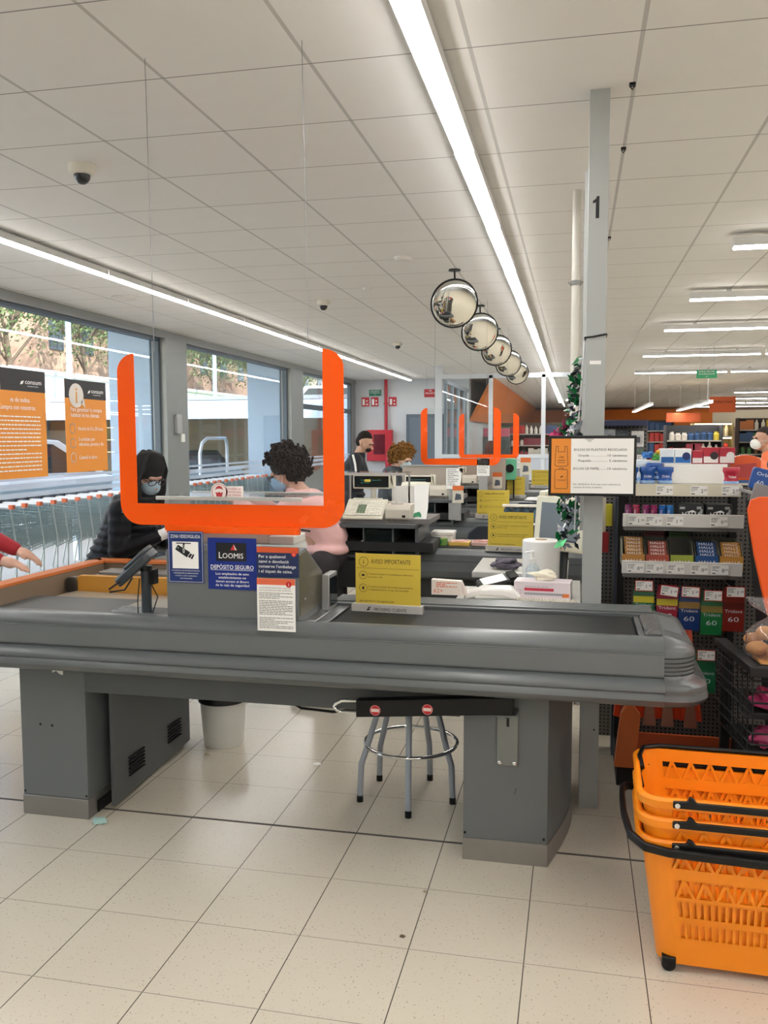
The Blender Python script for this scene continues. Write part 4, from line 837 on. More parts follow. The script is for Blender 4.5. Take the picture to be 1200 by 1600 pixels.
# folded orange carrier bags hanging below
OB = mat('carrier_orange', '#D2431E', .35, noise=.12, nscale=14)
for k, x in enumerate((.295, .39, .475)):
    rgk = random.Random(k); o_ = MB()
    n0 = 9; front = []; 
    rings = []
    for z, s_ in ((.30, .62), (.42, .55), (.55, .42), (.66, .34), (.72, .32)):
        rings.append([(x+(-.085+.17*i/n0)*s_/.5+rgk.uniform(-.003, .003), 4.10+.012*math.sin(i*2.1+k+z*9), z) for i in range(n0+1)]+[(x+(.085-.17*i/n0)*s_/.5, 4.125+.012*math.sin(i*1.7+k), z) for i in range(n0+1)])
    t = o_.loft(rings).build('carrier_bag', OB); tag(t, ['orange carrier bag bundle hanging leftmost at the rack foot', 'orange carrier bag bundle hanging in the middle at the rack foot', 'orange carrier bag bundle hanging rightmost, under the counter end'][k], 'bag')
GB = mat('carrier_grey', '#A0705E', .4, noise=.15, nscale=14)
for k, x in enumerate((.245, .35, .43, .53)):
    t = MB().loft([[(x-.028, 4.085, .27), (x+.03, 4.085, .27), (x+.03, 4.098, .27), (x-.028, 4.098, .27)], [(x-.010, 4.09, .50), (x+.004, 4.09, .50), (x+.004, 4.095, .50), (x-.010, 4.095, .50)]]).build('folded_bag', GB); tag(t, '%s pale folded carrier bag from the left at the rack foot' % ORD[k], 'bag', 'pale folded carrier bags')
t = MB().prism([(.19, .12), (.215, .36), (.25, .42), (.30, .36), (.28, .12)], 'y', 3.93, 3.99).build('paper_bag_stack', mat('bag_stack_orange', '#C7622C', .5, noise=.1)); tag(t, 'standing orange paper bag bundle at the foot of the rack, left', 'bag')
# ---------------------------------------------------------------- blister rack behind the price board
t = thing('blister_rack', (.24, 4.6, 0), 'accessory rack with hanging clear blister packs behind the price board', 'rack')
MB().box(.13, .36, 4.70, 4.72, 0, 1.66).build('back_panel', PEG, t)
MB().box(.125, .352, 4.55, 4.72, 1.655, 1.685).build('header', mat('header_navy', '#1C2340', .4), t, bevel=.003)
MB().box(.105, .135, 4.56, 4.72, 0, 1.66).build('side', mat('cream_side', '#BDB6A2', .5), t)
for k, (x, z) in enumerate(((.165, 1.56), (.225, 1.555), (.305, 1.55), (.305, 1.46), (.225, 1.46), (.165, 1.46), (.165, 1.20), (.24, 1.0), (.19, .9))):
    o_ = thing('blister_pack', (x, 4.6, z), ['slim clear blister pack on the left hook of the accessory rack', 'clear blister pack with a dark gadget, second on the top row', 'white blister pack with a black plug, right of the top row', 'clear blister pack above the price tickets, lower row right', 'clear blister pack in the middle of the lower row', 'clear blister pack at the left of the lower row', 'yellow and navy pack hanging beside the post under the board', 'silvery blister pack beside the post above the belt', 'dark red pack hanging low beside the post'][k], 'blister pack')
    MB().box(x-.03, x+.03, 4.6, 4.603, z, z+.08).build('backing_card', mat('card_%d' % (k % 4 if k < 6 else k), ['#A9ADB2', '#3B4048', '#E4E2DE', '#5B6E60', '#0', '#0', '#C9B03A', '#9FA3A8', '#8B2A24'][k if k > 5 else k % 4], .5), o_)
    MB().rrect(x-.022, x+.022, z+.012, z+.062, 4.575, 4.60, .008, 3, 'y').build('bubble', clear('blister_clear', (.95, .95, .95), 1.0, .05, .08), o_)
    MB().box(x-.008, x+.012, 4.582, 4.598, z+.02, z+.05).build('gadget', BLACK, o_)
    MB().tube([(x, 4.70, z+.075), (x, 4.57, z+.077)], .002, 5).build('hook', STEEL, o_)
for z in (1.505, 1.43): tag_label(t, .30, z-.03, 4.545, '9,95', w=.045, h=.035)
# lower neighbour unit between the post and the rack
t = thing('perforated_side_unit', (.15, 4.45, 0), 'narrow perforated display unit between the post and the sweets rack', 'display')
MB().box(.10, .205, 4.50, 4.52, .3, 1.30).build('back_panel', PEG, t)
MB().box(.195, .205, 4.40, 4.52, 0, 1.30).build('upright', mat('upright_blue_grey', '#4A5260', .4, .4), t)
pbox('snack_bag', .115, .15, 4.42, 4.45, 1.12, 1.30, ['#C9C2B0'], 'cream snack bag hanging behind the post', cat='bag')
pbox('snack_bag', .12, .165, 4.40, 4.44, 1.03, 1.13, ['#A32A2C'], 'red and white snack bag hanging behind the post', cat='bag')
pbox('snack_bag', .15, .18, 4.41, 4.44, 1.16, 1.27, ['#C7BC30'], 'yellow snack bag beside the sweets rack edge', cat='bag')
# ---------------------------------------------------------------- tilted side display with orange fin at the right
t = thing('side_display', (.9, 3.9, 0), 'tilted dark promotional display with a big orange side panel at the right edge', 'display')
fin = [(.640, 1.325), (.650, 1.36), (.680, 1.372), (.95, 1.372), (.95, .35), (.90, .35), (.80, .70), (.715, .95), (.668, 1.15), (.645, 1.28)]
MB().prism(fin, 'y', 3.50, 3.52).build('orange_panel', mat('fin_orange', '#E2540F', .35), t, bevel=.004)
MB().prism([(.72, 1.33), (1.2, 1.25), (1.2, .1), (.86, .1)], 'y', 3.56, 4.0).build('body', BLACKM, t)
MB().at((.72, 3.86, 1.36), (0, R(14), 0)).box(-.03, .45, -.14, .14, .0, .012).box(-.03, .45, -.15, -.14, -.02, .05).build('tray', mat('tray_metal', '#8C8D8E', .35, .5), t, bevel=.002)
for k, (x, z, c, lb) in enumerate(((.735, 1.385, '#1E4F96', 'blue gum pack marked 60 lying on the tilted side tray'), (.80, 1.37, '#3C8FC0', 'light blue gum pack beside the blue one on the side tray'))):
    o_ = thing('gum_pack', (0, 0, 0), lb, 'pack')
    MB().rrect(-.045, .045, -.005, .085, -.015, .015, .012, 3, 'y').build('pouch', mat('pack_'+c, c, .3), o_, bevel=.004)
    Flat((-.04, -.0165, .015), *FR).text('60', .02, .0, .02, None, .02).text('Orbit', .012, .04, .014, .06, .01).build('lettering', mat('flat_#D8DCE4', '#D8DCE4', .5), o_)
    o_.location = (x, 3.80, z); o_.rotation_euler = (0, R(14), 0)
# ---------------------------------------------------------------- bread stand
t = thing('bread_stand', (.75, 3.4, 0), 'black wire basket stand holding bagged bread at the right edge', 'stand')
MB().prism([(.535, .868), (.58, .868), (.645, .80), (.645, .785), (.60, .785)], 'y', 3.28, 3.29)
rim = MB(); rim.prism([(.55, 3.62), (.60, 3.62), (.645, 3.20), (.60, 3.16)], 'z', .775, .80); rim.prism([(.60, 3.16), (.645, 3.20), (1.1, 3.22), (1.1, 3.17)], 'z', .765, .80)
rim.build('rim', BLACKM, t, bevel=.004)
wz = MB()
for z in (.75, .71, .67, .63, .56, .52, .48): wz.tube([(.56, 3.62, z), (.615, 3.18, z), (1.1, 3.19, z)], .004, 5)
for x in [.615+.055*i for i in range(9)]: wz.tube([(x, 3.185, .77), (x+.01, 3.20, .60), (x+.012, 3.20, .46)], .003, 5)
for k in range(8): wz.tube([(.56+.055*k/8, 3.62-.44*k/8, .77), (.57+.055*k/8, 3.62-.43*k/8, .46)], .003, 5)
wz.build('wire_basket', BLACKM, t)
MB().box(.60, 1.1, 3.22, 3.6, .60, .605).build('basket_floor', mat('dark_floor_grid', '#232425', .6), t); MB().box(.60, 1.1, 3.22, 3.6, .455, .46).build('basket_floor', mat('dark_floor_grid', '#232425', .6), t)
for x, y in ((.60, 3.24), (1.06, 3.24), (.58, 3.58), (1.06, 3.58)): MB().box(x, x+.035, y, y+.03, 0, .46 if y < 3.3 else .78).build('leg', BLACKM, t)
MB().box(.62, 1.1, 3.26, 3.58, .02, .44).build('lower_bin', BLACK, t)
BR = mat('bread_crust', '#B87F45', .65, noise=.45, nscale=22, bump=.3)
bunp = None
for k, (x, y, z, s_) in enumerate(((.66, 3.34, .80, 1), (.72, 3.30, .80, 1.05), (.78, 3.36, .80, 1), (.69, 3.36, .855, .95), (.75, 3.33, .86, 1), (.66, 3.42, .82, .9))):
    o_ = MB().ball((0, 0, .028), (.042, .032, .027), 18, 10).build('bread_roll', BR); o_.location = (x, y, z-.0); o_.rotation_euler = (0, 0, k*.7); o_.scale = (s_,)*3
    tag(o_, 'golden bread roll inside the tied clear bag', 'bread', 'bread rolls in the clear bag')
t = thing('bread_bag', (.71, 3.35, .80), 'clear plastic bag of bread rolls tied with a red clip', 'bag')
rg = random.Random(2); rings = []
for z, rx, ry in ((.797, .085, .07), (.83, .098, .08), (.88, .092, .07), (.915, .06, .045), (.94, .022, .015), (.948, .014, .010), (.958, .022, .012), (.985, .055, .02), (1.012, .065, .015), (1.016, .06, .012)):
    rings.append([(.712-(.03 if z > .94 else 0)*(z-.94)/.07+math.cos(2*math.pi*i/36)*rx*(1+.07*math.sin(i*5.3+z*40)), 3.35+math.sin(2*math.pi*i/36)*ry*(1+.09*math.sin(i*3.7+z*60)), z) for i in range(36)])
MB().loft(rings, caps=False).build('bag_film', clear('bag_film', (.97, .97, .97), 1.6, .08, .06), t)
MB().rrect(-.012, .012, -.006, .006, 0, .006, .003, 2).build('clip', RED, t).location = (.0, 0, .145)
t = thing('bread_pack', (.75, 3.30, .78), 'flat wrapped bread pack with a yellow and white label below the bag', 'bread')
MB().rrect(.655, .95, 3.205, 3.42, .772, .797, .02, 4).build('loaf', BR, t, bevel=.006)
Flat((.66, 3.2035, .775), (1, 0, 0), (0, .4, 1)).rect(.0, .03, .003, .02).build('yellow_label', mat('label_yellow', '#E3C52F', .4), t)
Flat((.66, 3.2035, .775), (1, 0, 0), (0, .4, 1)).rect(.032, .15, .003, .02).build('white_label', PAPER, t)
for k, (x, z, c) in enumerate(((.70, .607, '#C0356E'), (.80, .607, '#B8B0B4'), (.70, .462, '#C9507F'), (.82, .462, '#B83C6A'), (.94, .462, '#A83060'))):
    q = crumple('bagged_produce', (x, 3.34, z), (.055, .06, .04), mat('produce_'+c, c, .35, noise=.2, nscale=20), None, None, 40+k); tag(q, ['pink net pack in the upper wire basket', 'pale pack in the upper wire basket', 'pink bag leftmost in the lower wire basket', 'deep pink bag in the middle of the lower wire basket', 'dark pink bag at the right of the lower wire basket'][k], 'pack')
# ================================================================ stack of orange rolling baskets
BO = mat('basket_orange', '#FB9113', .38, noise=.05, nscale=3); 
BO.node_tree.nodes['Principled BSDF'].inputs['Subsurface Weight'].default_value = .15
BO.node_tree.nodes['Principled BSDF'].inputs['Subsurface Radius'].default_value = (.02, .008, .002)
def basket(label, full=True):
    o = thing('shopping_basket', (0, 0, 0), label, 'shopping basket', None)
    H = .40; T = .004
    def half(v):  # half sizes at height fraction v
        return .325-.055*(1-v), .205-.045*(1-v)
    def P3(u, v, side):
        hx, hy = half(v); z = .03+v*H; r = .06
        if side == 'f': return Vector((-hx+r+(2*hx-2*r)*u, -hy, z))
        if side == 'b': return Vector((hx-r-(2*hx-2*r)*u, hy, z))
        if side == 'l': return Vector((-hx, hy-r-(2*hy-2*r)*u, z))
        return Vector((hx, -hy+r+(2*hy-2*r)*u, z))
    nrm = {'f': Vector((0, 1, 0)), 'b': Vector((0, -1, 0)), 'l': Vector((1, 0, 0)), 'r': Vector((-1, 0, 0))}
    m_ = MB()
    def quad(side, q):
        a = [P3(u, v, side) for u, v in q]; b_ = [p+nrm[side]*T for p in a]
        m_.loft([a, b_])
    def band(side, v0, v1, u0=0, u1=1): quad(side, [(u0, v0), (u1, v0), (u1, v1), (u0, v1)])
    for side, U in (('f', .035), ('b', .035), ('l', .1), ('r', .1)):
        N = 22 if side in 'fb' else 10; K = 8 if side in 'fb' else 3
        rows = [(0, .20, 's'), (.20, .34, 'bar'), (.34, .37, 's'), (.37, .52, 'bar'), (.52, .54, 's'), (.54, .68, 'tri'), (.68, .77, 's'), (.77, .90, 'tri'), (.90, 1, 's')]
        for v0, v1, k in rows:
            band(side, v0, v1, 0, U); band(side, v0, v1, 1-U, 1)
            if k == 's': band(side, v0, v1, U, 1-U)
            elif k == 'bar':
                for i in range(N+1):
                    u = U+(1-2*U)*i/N; band(side, v0, v1, max(U, u-.009 if side in 'fb' else u-.02), min(1-U, u+.009 if side in 'fb' else u+.02))
                e = .012; band(side, v0, v0+e, U, 1-U); band(side, v1-e, v1, U, 1-U)
            else:
                w_ = .020 if side in 'fb' else .05
                for i in range(K):
                    u0 = U+(1-2*U)*i/K; u1 = U+(1-2*U)*(i+1)/K; um = (u0+u1)/2
                    quad(side, [(u0, v0), (u0+w_, v0), (um+w_/2, v1), (um-w_/2, v1)]); quad(side, [(um-w_/2, v1), (um+w_/2, v1), (u1, v0), (u1-w_, v0)])
    # rounded corners, floor
    for cx_, cy_, a0 in ((1, 1, 0), (-1, 1, 90), (-1, -1, 180), (1, -1, 270)):
        rings = []
        for v in (0, .25, .5, .75, 1):
            hx, hy = half(v); r = .06; z = .03+v*H
            out = [(cx_*(hx-r)+r*math.cos(R(a0+90*i/6)), cy_*(hy-r)+r*math.sin(R(a0+90*i/6)), z) for i in range(7)]
            inn = [(cx_*(hx-r)+(r-T)*math.cos(R(a0+90*i/6)), cy_*(hy-r)+(r-T)*math.sin(R(a0+90*i/6)), z) for i in range(6, -1, -1)]
            rings.append(out+inn)
        m_.loft(rings)
    hx, hy = half(0); m_.prism(rr(-hx, hx, -hy, hy, .06, 6), 'z', .026, .034)
    m_.build('tub', BO, o, smooth=True, angle=30)
    # rim
    rim = MB(); hx, hy = half(1); zr = .03+H
    def ringp(e, z, r=.06): return [(a, b_, z) for a, b_ in rr(-hx-e, hx+e, -hy-e, hy+e, r+e, 6)]
    rim.loft([ringp(-.004, zr-.03), ringp(.012, zr-.03), ringp(.014, zr-.008), ringp(.008, zr), ringp(-.004, zr)], wrap=True)
    rim.build('rim', BO, o)
    # two folding handles lying on the rim
    for sy in (-1, 1):
        h = MB(); e = .012
        y = sy*(hy+e)
        h.prism([(-hx+.085, zr-.024), (hx-.085, zr-.024), (hx-.085, zr-.004), (-hx+.15, zr-.004), (-hx+.142, zr+.008), (-hx+.130, zr+.012), (-hx+.124, zr-.002), (-hx+.085, zr-.004)], 'y', y-.007, y+.007)
        hh = h.build('handle', BLACK, o, bevel=.003)
        MB().cyl((-hx+.097, y-.012, zr-.014), (-hx+.097, y-.006, zr-.014), .0075, n=14).build('rivet', CHROME, hh)
    z_ = zr+.006
    MB().tube([(-hx+.012, .05, z_-.02), (-hx+.006, .11, z_), (-hx+.02, hy-.02, z_+.001), (-hx+.07, hy+.006, z_+.001), (0, hy+.007, z_+.001), (hx-.07, hy+.006, z_+.001)], .008, 8).build('folded_handle', BLACK, o)
    return o
def basket_extras(o, zr=.43):
    for sx in (-1, 1):
        for sy in (-1, 1):
            MB().cyl((sx*.235, sy*.150-.014, .022), (sx*.235, sy*.150+.014, .022), .021, n=18).box(sx*.235-.02, sx*.235+.02, sy*.150-.018, sy*.150+.018, .025, .048).build('castor', BLACK, o, bevel=.003)
    # big carrying handle wrapped round the left end
    pts = [(.33, -.235, .392), (0, -.235, .398), (-.25, -.235, .404), (-.315, -.225, .41), (-.355, -.185, .425), (-.372, -.10, .45), (-.375, 0, .458), (-.372, .10, .45), (-.355, .185, .425), (-.315, .225, .41)]
    rings = []
    mb = MB(); P_ = [Vector(p) for p in pts]
    for i, p in enumerate(P_):
        d = (P_[min(i+1, len(P_)-1)]-P_[max(i-1, 0)]).normalized(); s_ = d.cross(Vector((0, 0, 1))).normalized()
        rings.append([p+s_*.009-Vector((0, 0, .013)), p+s_*.009+Vector((0, 0, .013)), p-s_*.009+Vector((0, 0, .013)), p-s_*.009-Vector((0, 0, .013))])
    mb.loft(rings).build('carry_handle', BLACK, o, bevel=.005)
BX, BY = .535, 2.76
b1_ = basket('orange rolling basket at the bottom of the stack, with black carry handle and castors'); basket_extras(b1_)
b1_.location = (BX, BY, 0); b1_.rotation_euler = (0, 0, R(-1.5))
proto = basket('orange basket nested in the middle of the stack', True)
proto.location = (BX, BY, .066); proto.rotation_euler = (0, 0, R(-1.5))
copy_tree(proto, (BX, BY, .126), label='topmost orange basket of the nested stack, open and empty')
# ================================================================ things on the ledge behind the front belt
LT = mat('ledge_top', '#B7B6B0', .4, noise=.03)
t = thing('cashier_ledge', (-.2, 3.9, 0), 'pale grey cashier ledge behind the front belt, carrying phone and glove box', 'worktop')
MB().box(-.50, .03, 3.64, 4.02, .885, .905).build('top', LT, t, bevel=.003)
MB().box(-.49, .02, 3.66, 4.0, .70, .885).build('cabinet', GREYD, t)
MB().box(-.30, .0, 3.70, 4.0, 0, .70).build('pedestal', GREYD, t)
t = thing('side_table', (-.2, 4.4, 0), 'small grey-white side table with a crumpled cloth behind the ledge', 'table')
MB().box(-.50, -.03, 4.30, 4.82, .90, .93).build('top', LT, t, bevel=.004)
MB().box(-.48, -.05, 4.33, 4.80, .60, .90).build('cabinet', mat('cabinet_slate', '#3E4144', .5), t, bevel=.002)
for x, y in ((-.46, 4.35), (-.10, 4.35), (-.46, 4.74), (-.10, 4.74)): MB().box(x, x+.04, y, y+.04, 0, .60).build('leg', GREYD, t)
q = crumple('crumpled_cloth', (-.34, 4.42, .931), (.075, .045, .028), mat('cloth_purple_grey', '#5F5A66', .8, noise=.2, nscale=20), 'crumpled purple-grey cloth on the side table', 'cloth', 12)
t = thing('paper_roll', (-.16, 4.2, .905), 'big white paper towel roll standing on end behind the glove box', 'paper roll')
MB().at((-.155, 4.16, .905)).lathe([(.028, 0), (.085, 0), (.088, .004), (.088, .205), (.084, .21), (.028, .21)], n=40, caps=False).lathe([(.028, 0), (.028, .21)], n=40, caps=False).build('roll', PAPER, t)
MB().at((-.155, 4.16, .905)).lathe([(.024, .0), (.028, .0), (.028, .212), (.024, .212)], n=30).build('core', mat('core_brown', '#B49A74', .8), t)
MB().box(-.30, .01, 4.04, 4.28, .70, .905).build('shelf_block', GREYD, t)
bpy.data.objects.remove(bpy.data.objects['shelf_block'])
t = MB().box(-.31, .03, 4.03, 4.29, .88, .904).build('worktop', LT, bevel=.002); tag(t, 'pale worktop strip bridging ledge and side table under the paper roll', 'worktop')
t = thing('pump_bottle', (-.175, 3.98, .905), 'clear hand gel pump bottle in front of the paper roll', 'bottle')
MB().at((-.185, 3.97, .905)).lathe([(.004, 0), (.028, 0), (.031, .006), (.031, .095), (.022, .115), (.012, .122), (.012, .13), (.004, .13)], n=24).build('bottle', clear('gel_clear', (.86, .92, .95), 1.4, .05, .12), t)
MB().at((-.185, 3.97, .905)).lathe([(.003, .125), (.014, .125), (.014, .145), (.005, .147), (.005, .17), (.010, .171), (.010, .18), (.003, .182)], n=16).cyl((0, 0, .176), (-.035, 0, .172), .005, .004, 8).build('pump_head', WHITEP, t)
t = thing('glove_box', (-.135, 3.78, .905), 'white and pink disposable glove box with red print and gloves spilling out', 'box')
m_ = MB().at((-.130, 3.80, .905), (0, 0, R(-4))).box(-.12, .12, -.055, .055, 0, .075); m_.build('carton', mat('carton_pinkwhite', '#DCD0D4', .5, noise=.04), t, bevel=.002)
X = (math.cos(R(-4)), math.sin(R(-4)), 0); O = Vector((-.130, 3.80, .905))+Vector(X)*-.12+Vector((math.sin(R(-4)), -math.cos(R(-4)), 0))*.0555
F = lambda k: Flat(O, X, (0, 0, 1), lift=.0005*k)
F(1).rect(.045, .17, .036, .048).build('red_stripe', mat('stripe_red', '#C2354B', .5), t); F(1).rect(.045, .21, .018, .028).build('grey_stripe', mat('stripe_grey', '#9B9AA0', .5), t); F(1).rect(.205, .235, .012, .028).build('orange_mark', mat('mark_orange', '#E07A3A', .5), t)
F(2).text('guantes de vinilo', .048, .052, .006, .10).ring(.020, .03, .010, .001).ring(.032, .03, .008, .001).text('* * * * *', .12, .062, .005, .05).build('lettering', mat('stripe_grey2', '#8D8088', .5), t)
q = crumple('spilling_gloves', (-.125, 3.80, .980), (.055, .022, .022), mat('glove_cream', '#E8E2CC', .6), None, None, 31); q.parent = t; q.location = Vector((-.125, 3.80, .980))-t.location
t = thing('telephone', (-.34, 3.75, .905), 'white telephone handset lying on its base on the ledge', 'telephone')
MB().at((-.33, 3.76, .905), (0, 0, R(8))).prism([(-.10, 0), (-.10, .02), (-.06, .045), (.07, .045), (.10, .02), (.10, 0)], 'y', -.06, .06).build('base', WHITEP, t, bevel=.008)
MB().at((-.35, 3.72, .905), (0, 0, R(5))).loft([[(x, -.028, z0), (x, .028, z0), (x, .022, z1), (x, -.022, z1)] for x, z0, z1 in ((-.115, .0, .02), (-.10, -.0, .034), (-.05, .014, .047), (.05, .014, .047), (.10, 0, .036), (.118, 0, .02))]).build('handset', mat('handset_white', '#E4E0DC', .3), t, bevel=.008)
t = thing('desk_scanner', (-.33, 3.92, .905), 'black handheld device with a white receipt face lying behind the telephone', 'device')
MB().at((-.33, 3.92, .93), (R(15), R(-12), R(20))).box(-.10, .09, -.045, .045, 0, .035).build('body', BLACK, t, bevel=.01)
MB().at((-.33, 3.92, .93), (R(15), R(-12), R(20))).box(-.08, .03, -.035, .035, .036, .038).build('paper_face', PAPER, t)
MB().at((-.33, 3.92, .93), (R(15), R(-12), R(20))).box(.045, .085, -.035, .035, .034, .042).build('display', mat('dark_glass', '#1A1D20', .05), t)
t = tag(MB().tube([(-.24+.0016*i, 3.675+.006*math.cos(i*.9), .916+.006*math.sin(i*.9)) for i in range(160)], .0022, 5).build('spiral_cord', mat('cord_cream', '#E2DACB', .4)), 'white coiled telephone cord running along the back of the belt', 'cord')
t = thing('receipt_bag', (-.60, 3.66, .905), 'white promotional paper wedge with orange print behind the belt sign', 'leaflet')
MB().prism([(-.60, .925), (-.46, .925), (-.472, .985), (-.60, .99)], 'y', 3.66, 3.70).prism([(-.46, .926), (-.445, .926), (-.472, .985)], 'y', 3.665, 3.70).build('leaflet', mat('leaflet_white', '#E9DDD4', .6), t)
Flat((-.59, 3.66, .93), *FR).text('62+', -.0, .004, .018, .04, .0).dashes(.01, .10, .045, 3, .008, .004, seed=8).build('lettering', mat('leaflet_orange', '#E0714B', .6), t)
# CRT-era flat monitor on a pole, back of another behind it
def monitor(loc, rz, label, big=1):
    t = thing('monitor', (0, 0, 0), label, 'monitor')
    bz = mat('monitor_cream', '#D9D5BE', .4, noise=.02)
    MB().prism([(-.15, -.13), (.15, -.13), (.15, .13), (-.15, .13)], 'y', 0, .035).build('bezel', bz, t, bevel=.006)
    MB().prism(rr(-.112, .112, -.082, .10, .004, 2), 'y', -.002, .004).build('screen', mat('screen_off', '#3A3E4C', .15), t)
    MB().prism([(-.11, -.10), (.11, -.10), (.11, .10), (-.11, .10)], 'y', .035, .075).build('rear_housing', bz, t, bevel=.01)
    MB().cyl((0, .06, -.40), (0, .06, 0), .020, n=18).build('pole', mat('pole_slate', '#3C4144', .4), t)
    MB().lathe([(.005, -.40), (.07, -.40), (.07, -.392), (.02, -.385), (.005, -.385)], (0, .06, 0), 24).build('foot', mat('pole_slate', '#3C4144', .4), t)
    for k in range(2): MB().cyl((.0+.03*k, -.002, -.113), (.0+.03*k, -.005, -.113), .004, n=8).build('button', mat('button_grey', '#9A9788', .4), t)
    t.location = loc; t.rotation_euler = (R(-6), 0, rz); return t
monitor((-.075, 4.22, 1.185), R(-38), 'cream monitor on a dark pole, turned towards the cashier, nearest')
monitor((-.155, 4.62, 1.20), R(-104), 'cream monitor seen edge-on behind the nearest monitor')
# ================================================================ repeated checkout behind
def register_set(label_no):
    """cash desk seen from behind: table, keyboard, display, printer; returns roots"""
    out = []
    t = thing('register_desk', (0, 0, 0), 'x', 'cash desk'); out.append(t)
    MB().box(-.29, .20, -.03, .42, .085, .11).build('top', GREYD, t, bevel=.003)
    MB().box(-.27, .28, .0, .40, .11, .14).build('plinth', mat('plinth_grey', '#6E6A68', .5), t)
    MB().box(-.29, -.27, .02, .42, -.10, .085).box(.05, .06, .02, .4, -.10, .085).box(-.13, -.12, .02, .4, -.10, .085).box(.19, .21, .02, .42, -.10, .085).build('divider_panel', GREYD, t)
    MB().box(-.27, .20, .38, .40, -.10, .085).build('dark_back', BLACK, t)
    for x in (-.27, .062):
        MB().box(x, x+.125, .03, .035, -.10, -.085).box(x, x+.125, .03, .035, -.025, -.020).build('cubby_shelf', GREYD, t)
    MB().ball((-.135, .02, .0), (.006, .006, .006), 8, 6).build('knob', WHITEP, t); MB().ball((.072, .02, -.01), (.006, .006, .006), 8, 6).build('knob', WHITEP, t)
    MB().prism([(-.115, -.09), (.045, -.09), (.045, .07), (-.115, .07)], 'y', .05, .055).build('scanner_glass', mat('scanner_glass', '#14201F', .05), t)
    MB().box(-.33, .12, .0, .30, .403, .411).build('glass_tray', PLEXI, t)
    MB().box(-.33, .14, -.005, .005, .397, .413).build('tray_edge', mat('tray_edge_alu', '#CFCFCB', .3, .5), t)
    MB().box(-.28, -.27, .28, .29, .14, .403).box(.10, .11, .28, .29, .14, .403).build('tray_post', ALU, t)
    k = thing('till_keyboard', (0, 0, 0), 'x', 'keyboard'); out.append(k)
    sl = [(-.02, .135), (-.02, .15), (.13, .245), (.15, .245), (.15, .135)]
    MB().prism(sl, 'x', -.245, -.0).build('case', BEIGEP, k, bevel=.004)
    MB().box(-.225, -.04, .155, .18, .15, .25).build('card_reader_rim', BEIGEP, k, bevel=.004)
    nx, ny = 13, 7; d = Vector((0, .15, .095)).normalized(); nn = Vector((0, -.095, .15)).normalized()
    kk = MB(); kd = MB()
    for i in range(nx):
        for j in range(ny):
            c = Vector((-.236+.0175*i, 0, 0))+Vector((0, -.012, .158))+d*(.0215*j); tgt = kd if (4 <= i <= 6 and 1 <= j <= 4) else kk
            a = c+Vector((.0150, 0, 0)); tgt.loft([[c, a, a+d*.018, c+d*.018], [c+nn*.006+Vector((.0015, 0, 0)), a+nn*.006-Vector((.0015, 0, 0)), a+d*.016+nn*.006, c+d*.016+nn*.006]])
    kk.build('keys', mat('key_cream', '#EEEBDD', .4), k); kd.build('green_keys', mat('key_green', '#7E8F76', .4), k)
    p_ = thing('receipt_printer', (0, 0, 0), 'x', 'printer'); out.append(p_)
    MB().prism([(0, .11), (0, .195), (.03, .225), (.15, .225), (.15, .11)], 'x', .012, .165).build('case', mat('printer_beige', '#C9C2B4', .45, noise=.03), p_, bevel=.005)
    MB().box(.04, .115, .035, .05, .2245, .227).build('paper_slot', BLACK, p_); MB().box(.012, .166, -.001, .0, .143, .145).build('seam', mat('seam_grey', '#8C877C', .6), p_)
    MB().box(.115, .135, -.002, .0, .148, .162).build('socket', BLACK, p_)
    r_ = thing('receipt_paper', (0, 0, 0), 'x', 'paper'); out.append(r_)
    MB().loft([[(.175, .0, .115), (.255, .0, .115), (.256, .003, .116), (.176, .003, .116)], [(.18, .06, .20), (.26, .06, .20), (.26, .063, .2), (.18, .063, .2)], [(.17, .10, .335), (.26, .10, .34), (.26, .103, .34), (.17, .103, .335)]]).build('sheet', PAPER, r_)
    Flat((.178, .018, .15), (1, 0, 0), (0, .4, 1)).poly([(.0, 0), (.03, .004), (.05, -.0), (.048, .02), (.035, .035), (.02, .03), (.005, .025)]).build('green_print', mat('print_green', '#3B8C63', .6), r_)
    d_ = thing('customer_display', (0, 0, 0), 'x', 'display'); out.append(d_)
    MB().box(-.225, .01, .16, .20, .308, .395).build('case', BEIGEP, d_, bevel=.006)
    MB().prism([(.01, .308), (.03, .32), (.03, .398), (-.005, .402), (-.025, .395), (.01, .395)], 'y', .17, .24).build('side_housing', BEIGEP, d_, bevel=.003)
    MB().box(-.215, .0, .157, .16, .317, .386).build('screen', mat('vfd_dark', '#0E1A1A', .1), d_)
    Flat((-.175, .1568, .34), *FR).dashes(0, .13, .018, 2, .016, .005, seed=5).build('vfd_text', mat('vfd_text', '#2C6E66', .4), d_)
    MB().cyl((-.10, .18, .225), (-.10, .18, .31), .018, n=14).box(-.15, .04, .13, .24, .215, .228).build('stand', mat('stand_beige', '#B7B2A6', .5), d_, bevel=.003)
    return out
names_ = ['second', 'third', 'fourth', 'fifth']
R1 = register_set(0)
def lab(i):
    n_ = names_[i]
    return ['grey cash desk with open dark cubbies in the %s checkout lane' % n_, 'cream till keyboard with green keys sloping forward, %s checkout lane' % n_, 'beige receipt printer beside the till keyboard, %s checkout lane' % n_,
            'upright white receipt sheet with green print, %s checkout lane' % n_, 'customer display with a dark screen above the keyboard, %s checkout lane' % n_]
pos = [(-1.115, 5.02, .98), (-1.19, 7.07, .98), (-1.18, 9.1, .98), (-1.2, 11.1, .98)]
for r_, lb in zip(R1, lab(0)): r_.location = pos[0]; r_['label'] = lb; r_['group'] = 'checkout register equipment: '+r_['category']
